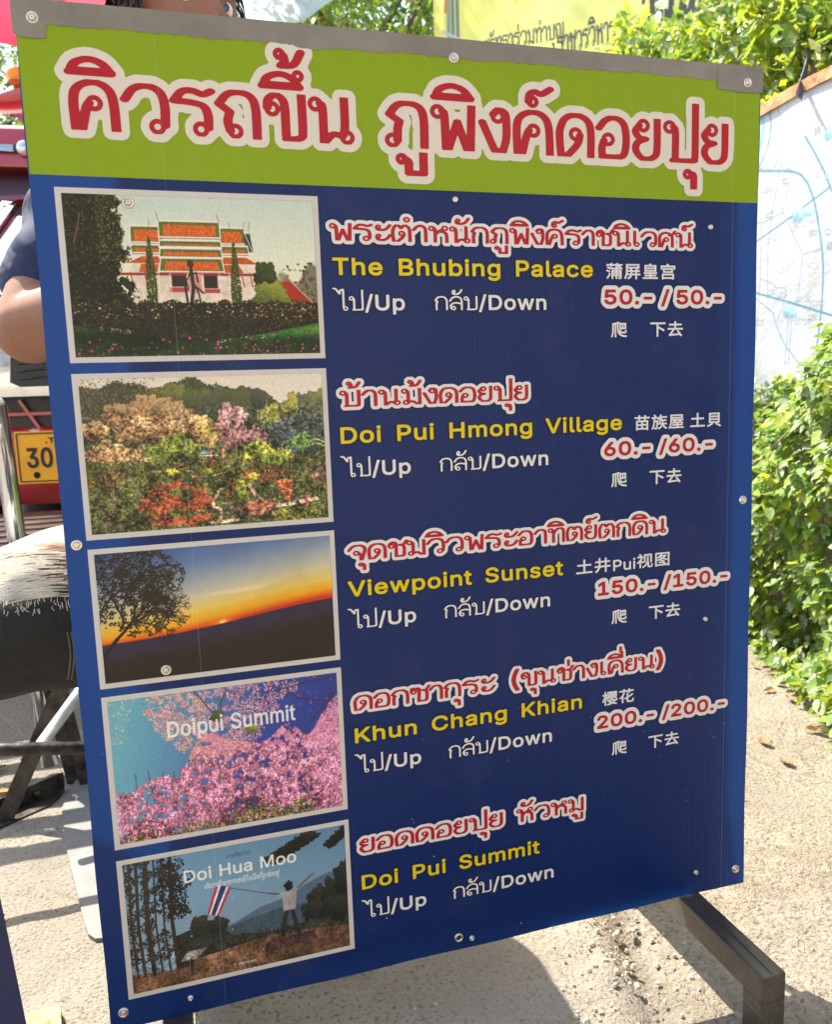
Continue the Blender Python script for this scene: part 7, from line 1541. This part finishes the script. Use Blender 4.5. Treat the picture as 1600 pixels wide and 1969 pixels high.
for px, py, s, rz, c, lab in ((42, 1538, .085, .9, (.42, .22, .08), 'curled orange-brown dry leaf inside the stool frame'), (12, 1478, .06, 2.4, (.20, .22, .12), 'grey-green dry leaf beside the stool leg'), (75, 1462, .05, 1.6, (.40, .34, .16), 'yellowish dry leaf under the footrest'), (105, 1603, .028, 1.2, (.6, .6, .56), 'scrap of white paper in front of the foot plate'), (146, 1545, .035, .3, (.62, .5, .32), 'small pale leaf at the end of the foot plate')):
    g = gnd(px, py); o = mesh_obj('dry_leaf', [tuple(v*s) for v in base], F, simple('dry_leaf_tone', c, .8, var=.2), None, True)
    o.location = (g.x, g.y, .006); o.rotation_euler = (.06, .2, rz); tag(o, lab, 'leaf' if 'leaf' in lab else 'paper', None)
    if 'paper' in lab: o.name = 'paper_scrap'

# second blue board, lower left
def second_sign():
    R0 = Vector((-.190, .86, .237)); top = Vector((-.2315, .908, .57)); bot = Vector((-.172, .845, .02))
    dr = (top-bot).normalized(); lf = Vector((-1, -.28, 0)).normalized()
    root = empty('blue_board', bot); tag(root, 'corner of a second dark blue board at the lower left, with white lettering', 'sign')
    nn = dr.cross(lf).normalized()
    W_, H_ = .55, .42
    def P(a, b, t=0.): return lf*a+dr*b+nn*t
    V = [P(0, 0), P(W_, 0), P(W_, H_), P(0, H_), P(0, 0, .005), P(W_, 0, .005), P(W_, H_, .005), P(0, H_, .005)]
    o = mesh_obj('board', V, [(0, 1, 2, 3), (7, 6, 5, 4), (0, 4, 5, 1), (1, 5, 6, 2), (2, 6, 7, 3), (3, 7, 4, 0)], simple('navy_print', (.006, .010, .06), .6, var=.05), root)
    s = -1 if nn.y > 0 else 1
    yf = -.0008 if nn.y > 0 else .0058
    for b0, a0, a1 in ((.232, .035, .30), (.148, .018, .30)):
        mesh_obj('lettering', [P(a0, b0, yf), P(a1, b0-.003, yf), P(a1, b0+.005, yf), P(a0, b0+.006, yf)], [(0, 1, 2, 3)], m_whitep, root)
    for k in range(6):
        a = .07+.05*k; mesh_obj('lettering', [P(a, .16, yf), P(a+.006, .16, yf), P(a+.006, .2, yf), P(a, .2, yf)], [(0, 1, 2, 3)], m_whitep, root)
    # leg
    bm = bmesh.new(); bar(bm, P(.3, -.02, .02), P(.3, .4, .02), .03, .03, lf); bm_obj('leg', bm, m_tube, root)
second_sign()
g = gnd(78, 1985); bm = bmesh.new(); box(bm, g.x-.045, g.x+.028, g.y-.09, g.y+.020, -.004, .022, Matrix.Translation(g) @ Matrix.Rotation(.15, 4, 'Z') @ Matrix.Translation(-g), .002)
tag(bm_obj('wood_offcut', bm, simple('weathered_wood', (.36, .26, .15), .85, var=.3, scale=50)), 'offcut of weathered wood on the ground at the lower left', 'wood')

# ---------------------------------------------------------------- the seated man
def bake(o):
    bpy.context.view_layer.update(); dg = bpy.context.evaluated_depsgraph_get()
    me = bpy.data.meshes.new_from_object(o.evaluated_get(dg)); o.modifiers.clear(); o.data = me; return o
def limb(bm, p, q, r0, r1, sq=1., n=18):
    """closed tapered limb with round ends; sq flattens it front to back"""
    p, q = Vector(p), Vector(q); d = (q-p); L = d.length; d.normalize()
    a = d.cross(Vector((0, 1, 0))) if abs(d.y) < .9 else d.cross(Vector((1, 0, 0))); a.normalize(); b = d.cross(a).normalized()
    prof = [(r0*math.sin(t), -r0*math.cos(t)) for t in np.linspace(.15, math.pi/2, 5)]+[(r0+(r1-r0)*k/4, L*k/4) for k in (1, 2, 3)]+[(r1*math.sin(t), L-r1*math.cos(t)) for t in np.linspace(math.pi/2, math.pi-.15, 5)]
    rings = [[bm.verts.new(p+d*z+a*(r*math.cos(2*math.pi*j/n))+b*(r*sq*math.sin(2*math.pi*j/n))) for j in range(n)] for r, z in prof]
    for A, B in zip(rings[:-1], rings[1:]):
        for j in range(n): bm.faces.new((A[j], A[(j+1) % n], B[(j+1) % n], B[j]))
    bm.faces.new(rings[0]); bm.faces.new(rings[-1])
def fuse(bm, name, vox, iters, dec=1.):
    """one continuous surface out of overlapping limbs"""
    bmesh.ops.recalc_face_normals(bm, faces=bm.faces)
    me = bpy.data.meshes.new(name); bm.to_mesh(me); bm.free()
    r = bpy.data.objects.new(name, me); COL.objects.link(r)
    m = r.modifiers.new('r', 'REMESH'); m.mode = 'VOXEL'; m.voxel_size = vox; m.use_smooth_shade = True
    s = r.modifiers.new('c', 'SMOOTH'); s.factor = .5; s.iterations = iters
    bake(r)
    # keep the outer surface only
    b2 = bmesh.new(); b2.from_mesh(r.data); seen = set(); isl = []
    for v in b2.verts:
        if v in seen: continue
        st = [v]; seen.add(v); c = [v]
        while st:
            q = st.pop()
            for e in q.link_edges:
                o_ = e.other_vert(q)
                if o_ not in seen: seen.add(o_); st.append(o_); c.append(o_)
        isl.append(c)
    isl.sort(key=len); drop = [v for c in isl[:-1] for v in c]
    bmesh.ops.delete(b2, geom=drop, context='VERTS'); b2.to_mesh(r.data); b2.free()
    r.data.polygons.foreach_set('use_smooth', [True]*len(r.data.polygons))
    return r
def ripple(o, fn):
    q = [v.co+v.normal*fn(v.co) for v in o.data.vertices]
    o.data.vertices.foreach_set('co', [k for p in q for k in p]); o.data.update()
def skin_mat():
    t = NT('skin'); n = t.noise(18, 5, .6); f = t.noise(420, 3, .5)
    mot = t.noise(55, 4, .6)
    t.set(Base_Color=t.mix(t.ramp(mot, [(.45, (0, 0, 0)), (.75, (.5, .5, .5))]), t.ramp(n, [(.3, (.20, .093, .054)), (.7, (.28, .138, .084))]), (.30, .10, .065, 1)), Roughness=.62, Specular_IOR_Level=.35, Normal=t.bump(f, .0004, .5, t.bump(n, .003, .3)))
    return t.m
def person():
    root = empty('person', (.10, 1.44, 0)); tag(root, 'man in navy shirt and ripped grey jeans seated behind the signboard, looking right over it', 'person')
    o = root.location
    L = lambda v: Vector(v)
    hip = Vector((.05, 1.44, .58)); chest = Vector((.06, 1.36, 1.05)); neck = Vector((.045, 1.33, 1.31))
    eye_z = at(455, 9, 1.20).z
    hc = Vector(((at(338, 0, 1.29)).x, 1.29, eye_z+.008))           # head centre
    shR, shL = Vector((-.085, 1.33, 1.215)), Vector((.23, 1.36, 1.225))
    elR = at(58, 632, 1.20); haR = Vector((.02, 1.06, 1.02)); elL = Vector((.34, 1.25, .93)); haL = Vector((.20, 1.07, .98))
    knR, anR = Vector((-.31, 1.14, .585)), Vector((-.55, 1.36, .12)); knL, anL = Vector((.16, 1.13, .66)), Vector((.10, 1.60, .24))
    hpR, hpL = hip+Vector((-.09, -.02, 0)), hip+Vector((.10, 0, 0))
    bb = bmesh.new()
    mid = hip.lerp(chest, .5)
    lats = Vector((.085, 0, 0))
    for p, q, r0, r1, sq in ((hip-lats*.7, hip+lats*.7, .10, .10, 1), (hip, mid, .125, .115, .85), (mid, chest, .115, .125, .85), (chest-lats*.6, chest+lats*.6, .10, .10, .95), (chest, neck-Vector((0, 0, .06)), .12, .062, .8), (shR, shL, .052, .052, 1), (neck-Vector((0, 0, .07)), hc+Vector((0, .01, -.03)), .056, .052, 1),
                             (shR, elR, .056, .046, 1), (elR, elR.lerp(haR, .35), .0465, .046, 1), (elR.lerp(haR, .35), haR, .046, .027, .85), (shL, elL, .056, .043, 1), (elL, elL.lerp(haL, .35), .043, .043, 1), (elL.lerp(haL, .35), haL, .043, .027, .85),
                             (hpR, knR, .092, .062, 1), (knR, knR.lerp(anR, .3), .060, .057, 1), (knR.lerp(anR, .3), anR, .057, .036, 1), (hpL, knL, .092, .062, 1), (knL, knL.lerp(anL, .3), .060, .057, 1), (knL.lerp(anL, .3), anL, .057, .036, 1),
                             (anR+Vector((0, .03, -.05)), anR+Vector((-.02, -.14, -.07)), .034, .026, 1), (anL+Vector((0, .03, -.05)), anL+Vector((0, -.14, -.07)), .034, .026, 1)):
        limb(bb, p-o, q-o, r0, r1, sq)
    # head: ellipsoid pushed into a face that looks along f
    hd = bmesh.new(); bmesh.ops.create_icosphere(hd, subdivisions=5, radius=1)
    f = Vector((.46, -.88, -.03)).normalized(); r = f.cross(Vector((0, 0, 1))).normalized(); u = r.cross(f).normalized()   # r: his left as seen = to the picture's left/right
    HX, HY, HZ = .079, .097, .116
    ex = .031
    for v in hd.verts:
        x, y, z = v.co.x, v.co.y, v.co.z       # x right, y forward, z up in head frame
        X_, Y_, Z_ = x*HX, y*HY, z*HZ
        if z < 0: X_ *= 1-.28*(-z)**1.6; Y_ *= 1-.10*(-z)
        if y > 0:
            Y_ *= 1-.06*abs(z)
            g = lambda a, b, s: math.exp(-((X_-a)**2/s[0]**2+(Z_-b)**2/s[1]**2))
            Y_ += .024*g(0, -.030, (.012, .020))*1+.010*g(0, -.008, (.009, .022))       # nose
            Y_ -= .010*(g(-ex, .002, (.018, .011))+g(ex, .002, (.018, .011)))              # eye sockets
            Y_ += .006*(g(-ex, .026, (.022, .007))+g(ex, .026, (.022, .007)))              # brow ridge
            Y_ += .007*(g(-.040, -.032, (.02, .018))+g(.040, -.032, (.02, .018)))          # cheekbones
            Y_ += .007*g(0, -.066, (.020, .006))+.006*g(0, -.078, (.018, .006))-.004*g(0, -.072, (.02, .0025))   # lips
            Y_ += .008*g(0, -.100, (.02, .014))
        v.co = Vector((X_, Y_, Z_))
    # ears and eyelids
    for s in (-1, 1):
        ear = bmesh.ops.create_uvsphere(hd, u_segments=14, v_segments=10, radius=1)
        for v in ear['verts']:
            c = v.co.copy(); v.co = Vector((s*(.073+.007*c.x*s+.012*max(0, -c.y)), -.008+.018*c.y, -.012+.030*c.z))
        for up_ in (1, -1):
            el = bmesh.ops.create_uvsphere(hd, u_segments=12, v_segments=8, radius=1)
            for v in el['verts']:
                c = v.co.copy(); v.co = Vector((s*ex+.0155*c.x, .0795+.0045*c.y-.004*abs(c.x)**2, .002+up_*(.0085-.0035*c.x*c.x)+.0026*c.z))
    Mh = Matrix(((r.x, f.x, u.x, hc.x-o.x), (r.y, f.y, u.y, hc.y-o.y), (r.z, f.z, u.z, hc.z-o.z), (0, 0, 0, 1)))
    for v in hd.verts: v.co = Mh @ v.co
    me = bpy.data.meshes.new('h'); hd.to_mesh(me); hd.free(); bb.from_mesh(me)
    # hands
    for hb, dirv, side in ((haR, Vector((.55, -.35, .15)), 1), (haL, Vector((-.55, -.35, .1)), -1)):
        d = dirv.normalized(); a = Vector((0, 0, 1)); a = (a-d*a.dot(d)).normalized(); b = d.cross(a)
        pw, pk = hb-o, hb-o+d*.085
        limb(bb, pw+d*.01+a*.014, pk+a*.026, .022, .0145, .75, 12); limb(bb, pw+d*.01-a*.014, pk-a*.026, .022, .0145, .75, 12); limb(bb, pw, pk, .024, .016, .7, 12)
        for k, ln_ in enumerate((.070, .078, .073, .056)):
            c1 = pk-d*.005+a*(.030-.020*k); p1 = c1+d*ln_*.48-b*side*.004; p2 = p1+d*ln_*.26-b*side*.016; p3 = p2+d*ln_*.10-b*side*.022
            limb(bb, c1, p1, .0092, .0086, 1, 10); limb(bb, p1, p2, .0086, .0080, 1, 10); limb(bb, p2, p3, .0080, .0068, 1, 10)
        t0 = pw+d*.022+a*.020; t1 = t0+d*.034+a*.024-b*side*.008; t2 = t1+d*.030+a*.004-b*side*.016
        limb(bb, t0, t1, .014, .0105, 1, 10); limb(bb, t1, t2, .0105, .0085, 1, 10)
    bd = fuse(bb, 'body', .0048, 3); bd.parent = root
    bd.data.materials.clear(); bd.data.materials.append(skin_mat()); bd.parent = root
    bd.data.polygons.foreach_set('use_smooth', [True]*len(bd.data.polygons))
    # eyes
    mw = simple('eye_white', (.72, .68, .64), .15, var=.02, coat=1.); mi_ = simple('dark_iris', (.03, .016, .010), .1, var=.1, coat=1.)
    for s in (-1, 1):
        bm = bmesh.new(); bmesh.ops.create_uvsphere(bm, u_segments=20, v_segments=14, radius=.0128)
        c = Vector((s*ex, .0735, .002))
        for v in bm.verts: v.co = Mh @ (v.co+c)
        e = bm_obj('eyeball', bm, mw, root, True)
        bm = bmesh.new(); g = Vector((.36, .93, .02)).normalized()       # gaze in the head frame: to the picture's right
        zz = g; xx = zz.cross(Vector((0, 0, 1))).normalized(); yy = xx.cross(zz)
        for rr, dd in ((.0062, .01135), (.0030, .01285)):
            pass
        ring = []
        for rr, dd in ((.0064, .0113), (.0045, .0122), (.0001, .0131)):
            ring.append([bm.verts.new(Mh @ (c+zz*dd+(xx*math.cos(k*.524)+yy*math.sin(k*.524))*rr)) for k in range(12)])
        for A, B in zip(ring[:-1], ring[1:]):
            for k in range(12): bm.faces.new((A[k], A[(k+1) % 12], B[(k+1) % 12], B[k]))
        bm_obj('iris', bm, mi_, e, True)
        mh = HAIR
        V = []; F = []
        for k in range(90):
            t = k/89; x = s*(ex-.016+.038*t); z = .0235+.0035*math.sin(t*3.0)+.002*rng.normal()
            yv = .0865-.55*(abs(x)-.01)**1.6*2.0; p = Vector((x, yv, z)); q = p+Vector((s*.006, .0015, .003*(1-t)-.001)); b = len(V)
            V += [Mh @ p, Mh @ (p+Vector((0, .0006, .0011))), Mh @ q]; F.append((b, b+1, b+2))
        mesh_obj('eyebrow', V, F, mh, root)
    # hair: cap of locks over crown, sides and nape
    V = []; F = []
    cap = bmesh.new(); bmesh.ops.create_icosphere(cap, subdivisions=4, radius=1)
    dl = []
    for v in cap.verts:
        x, y, z = v.co; keep = (z > .50+.35*max(0, y)) or (y < -.05 and z > -.55) or (abs(x) > .8 and z > .18 and y < .35)
        if not keep: dl.append(v)
        v.co = Mh @ Vector((x*HX*1.10, y*HY*1.08-.002, z*HZ*1.10))
    bmesh.ops.delete(cap, geom=dl, context='VERTS')
    capm = bm_obj('hair', cap, HAIR, root, True)
    n = 5200
    for k in range(n):
        d = rng.normal(size=3); d /= np.linalg.norm(d); x, y, z = d
        if not ((z > .42+.4*max(0, y)) or (y < .0 and z > -.5) or (abs(x) > .74 and z > -.08 and y < .46)): continue
        p = Vector((x*HX*1.09, y*HY*1.07, z*HZ*1.08)); fl = Vector((x*.3, .25*y+.1, -.9)) if z < .6 else Vector((x, .8, -.1))
        nn_ = Vector((x, y, z)); fl = (fl-nn_*fl.dot(nn_)*.85).normalized(); w_ = nn_.cross(fl).normalized()*.0016; L_ = rng.uniform(.014, .030)
        a = p+nn_*.001; b = len(V)
        V += [Mh @ (a-w_), Mh @ (a+w_), Mh @ (a+fl*L_*.6+nn_*.004+w_*.6), Mh @ (a+fl*L_+nn_*rng.uniform(-.001, .006))]
        F += [(b, b+1, b+2), (b, b+2, b+3)]
    kind(mesh_obj('hair_strands', V, F, HAIR, capm), 'stuff')
    # shirt
    slR = shR.lerp(elR, .74); slL = shL.lerp(elL, .66)
    sb = bmesh.new()
    for p, q, r0, r1, sq in ((hip-lats*.8+Vector((0, 0, .0)), hip+lats*.8, .115, .115, 1), (hip, mid, .145, .135, .85), (mid, chest, .135, .142, .85), (chest-lats*.7, chest+lats*.7, .115, .115, .95), (chest, neck-Vector((0, 0, .05)), .135, .078, .85), (shR, shL, .066, .066, 1), (shR, slR, .064, .060, 1), (shL, slL, .068, .062, 1)):
        limb(sb, p-o, q-o, r0, r1, sq)
    sh = fuse(sb, 'shirt', .006, 8); sh.parent = root
    t = NT('navy_cotton'); st = t.noise(7, 4, .6); t.set(Base_Color=t.ramp(st, [(.3, (.006, .014, .052)), (.7, (.010, .023, .08))]), Roughness=.85, Normal=t.bump(t.noise(5.5, 3, .5, dist=1.5), .045, .7, t.bump(t.noise(900, 2), .0003, .4)))
    sh.data.materials.clear(); sh.data.materials.append(t.m)
    ripple(sh, lambda c: .004*math.sin(c.z*38+c.x*26+2*math.sin(c.y*30))+.002*math.sin(c.z*70-c.y*50))
    # jeans
    jb = bmesh.new(); md = hpR.lerp(knR, .5)
    for p, q, r0, r1 in ((hip-lats*.8, hip+lats*.8, .125, .125), (hpR, md, .134, .120), (md, knR, .120, .088), (knR, knR.lerp(anR, .5), .084, .074), (knR.lerp(anR, .5), anR, .074, .062), (hpL, knL, .120, .084), (knL, knL.lerp(anL, .5), .082, .072), (knL.lerp(anL, .5), anL, .072, .060)):
        limb(jb, p-o, q-o, r0, r1)
    je = fuse(jb, 'jeans', .006, 6); je.parent = root
    ripple(je, lambda c: .0016*math.sin(c.z*60+c.x*40+3*math.sin(c.y*25))+.001*math.sin(c.x*90-c.y*60))
    t = NT('ripped_denim'); co = t.coord()
    mp = t.n('Mapping'); mp.inputs['Rotation'].default_value = (.0, .35, .7); mp.inputs['Scale'].default_value = (14, 14, 260); t.l(co, mp.inputs['Vector'])
    thr = t.noise(1., 3, .6, mp.outputs[0], .6)
    mp2 = t.n('Mapping'); mp2.inputs['Scale'].default_value = (900, 900, 260); t.l(co, mp2.inputs['Vector']); tw = t.noise(1., 2, .5, mp2.outputs[0])
    fade = t.noise(9, 5, .65, co)
    denim = t.mix(t.math('MULTIPLY', tw, .8), t.ramp(fade, [(.3, (.006, .007, .007)), (.7, (.018, .019, .019))]), (.055, .055, .052, 1))
    # torn patch over the knee: distance from a point on the thigh
    pc = (at(55, 1118, 1.06)-o)
    dv = t.n('VectorMath', operation='SUBTRACT'); dv.inputs[1].default_value = tuple(pc); t.l(co, dv.inputs[0])
    sq = t.n('VectorMath', operation='MULTIPLY'); sq.inputs[1].default_value = (.42, .30, 1.55); t.l(dv.outputs[0], sq.inputs[0]); ln2 = t.n('VectorMath', operation='LENGTH'); t.l(sq.outputs[0], ln2.inputs[0])
    e = t.math('ADD', ln2.outputs['Value'], t.math('MULTIPLY', t.math('SUBTRACT', fade, .5), .05))
    patch = t.n('MapRange'); patch.inputs[1].default_value = .058; patch.inputs[2].default_value = .048; t.l(e, patch.inputs[0])
    rim = t.n('MapRange'); rim.inputs[1].default_value = pc.z-.040; rim.inputs[2].default_value = pc.z-.018; sz = t.n('SeparateXYZ'); t.l(co, sz.inputs[0]); t.l(t.math('ADD', sz.outputs[2], t.math('MULTIPLY', t.math('SUBTRACT', fade, .5), .05)), rim.inputs[0])  # washed top, dark underside: fabric fade plus sunlight and shade painted in
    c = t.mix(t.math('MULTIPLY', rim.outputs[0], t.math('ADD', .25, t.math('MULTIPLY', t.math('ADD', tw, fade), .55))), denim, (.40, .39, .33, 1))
    torn = t.ramp(thr, [(.50, (.26, .13, .08)), (.60, (.55, .50, .40))])
    c = t.mix(patch.outputs[0], c, torn)
    h = t.math('ADD', t.math('MULTIPLY', tw, .5), t.math('MULTIPLY', t.math('MULTIPLY', thr, 3.), patch.outputs[0]))
    t.set(Base_Color=c, Roughness=.9, Normal=t.bump(h, .0012, .8, t.bump(t.noise(14, 4, .6, co, 1.), .012, .6)))
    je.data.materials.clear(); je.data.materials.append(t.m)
    mth = simple('denim_thread', (.66, .62, .50), .9)
    # loose threads of the tear
    bm = bmesh.new()
    dg = bpy.context.evaluated_depsgraph_get(); bpy.context.view_layer.update()
    cam_l = Vector((0, 0, CAM_H))-o
    for k in range(190):
        py = 1078+88*rng.random(); px0 = -40+60*rng.random(); px1 = px0+rng.uniform(40, 130)
        pts = []
        for q in np.linspace(0, 1, 5):
            px = px0+(px1-px0)*q; d = ray(px, py-16*q+1.8*math.sin(q*5+k)-6*math.sin(q*3.1)).normalized()
            ok, hit, nn_, fi = je.ray_cast(cam_l, d)
            if ok: pts.append(hit+nn_*.0016)
        if len(pts) > 2: tube(bm, pts, .00075, 4, cap=False)
    kind(bm_obj('threads', bm, mth, je), 'stuff'); bm2 = bmesh.new()
    for k in range(55):      # frayed lower edge of the tear
        px = -30+165*rng.random(); py = 1160+6*math.sin(px*.05)+7*rng.normal(); pts = []
        for q in (0, .5, 1):
            ok, hit, nn_, fi = je.ray_cast(cam_l, ray(px+3*rng.normal()*q, py+10*q).normalized())
            if ok: pts.append(hit+nn_*(.0016+.002*q))
        if len(pts) == 3: tube(bm2, pts, .00042, 4, cap=False)
    kind(bm_obj('fringe', bm2, mth, je), 'stuff')
    # side seam
    bm = bmesh.new()
    for off in (0, 7):
        pts = []
        for q in np.linspace(0, 1, 14):
            d = ray(128+off+6*math.sin(q*3), 1215+90*q).normalized(); ok, hit, nn_, fi = je.ray_cast(cam_l, d)
            if ok: pts.append(hit+nn_*.001)
        if len(pts) > 2: tube(bm, pts, .0014, 5)
    bm_obj('seam', bm, simple('seam_thread', (.14, .13, .11), .9), je)
    # shoes
    for an in (anR, anL):
        bm = bmesh.new(); bmesh.ops.create_uvsphere(bm, u_segments=16, v_segments=10, radius=1)
        for v in bm.verts: v.co = Vector((v.co.x*.045, v.co.y*.13, max(-.6, v.co.z)*.055))+(Vector((an.x, an.y-.06, an.z-.075))-o)
        bm_obj('shoe', bm, simple('dark_shoe', (.04, .04, .045), .6), root, True)
HAIR = simple('black_hair', (.012, .010, .009), .38, var=.2)
person()
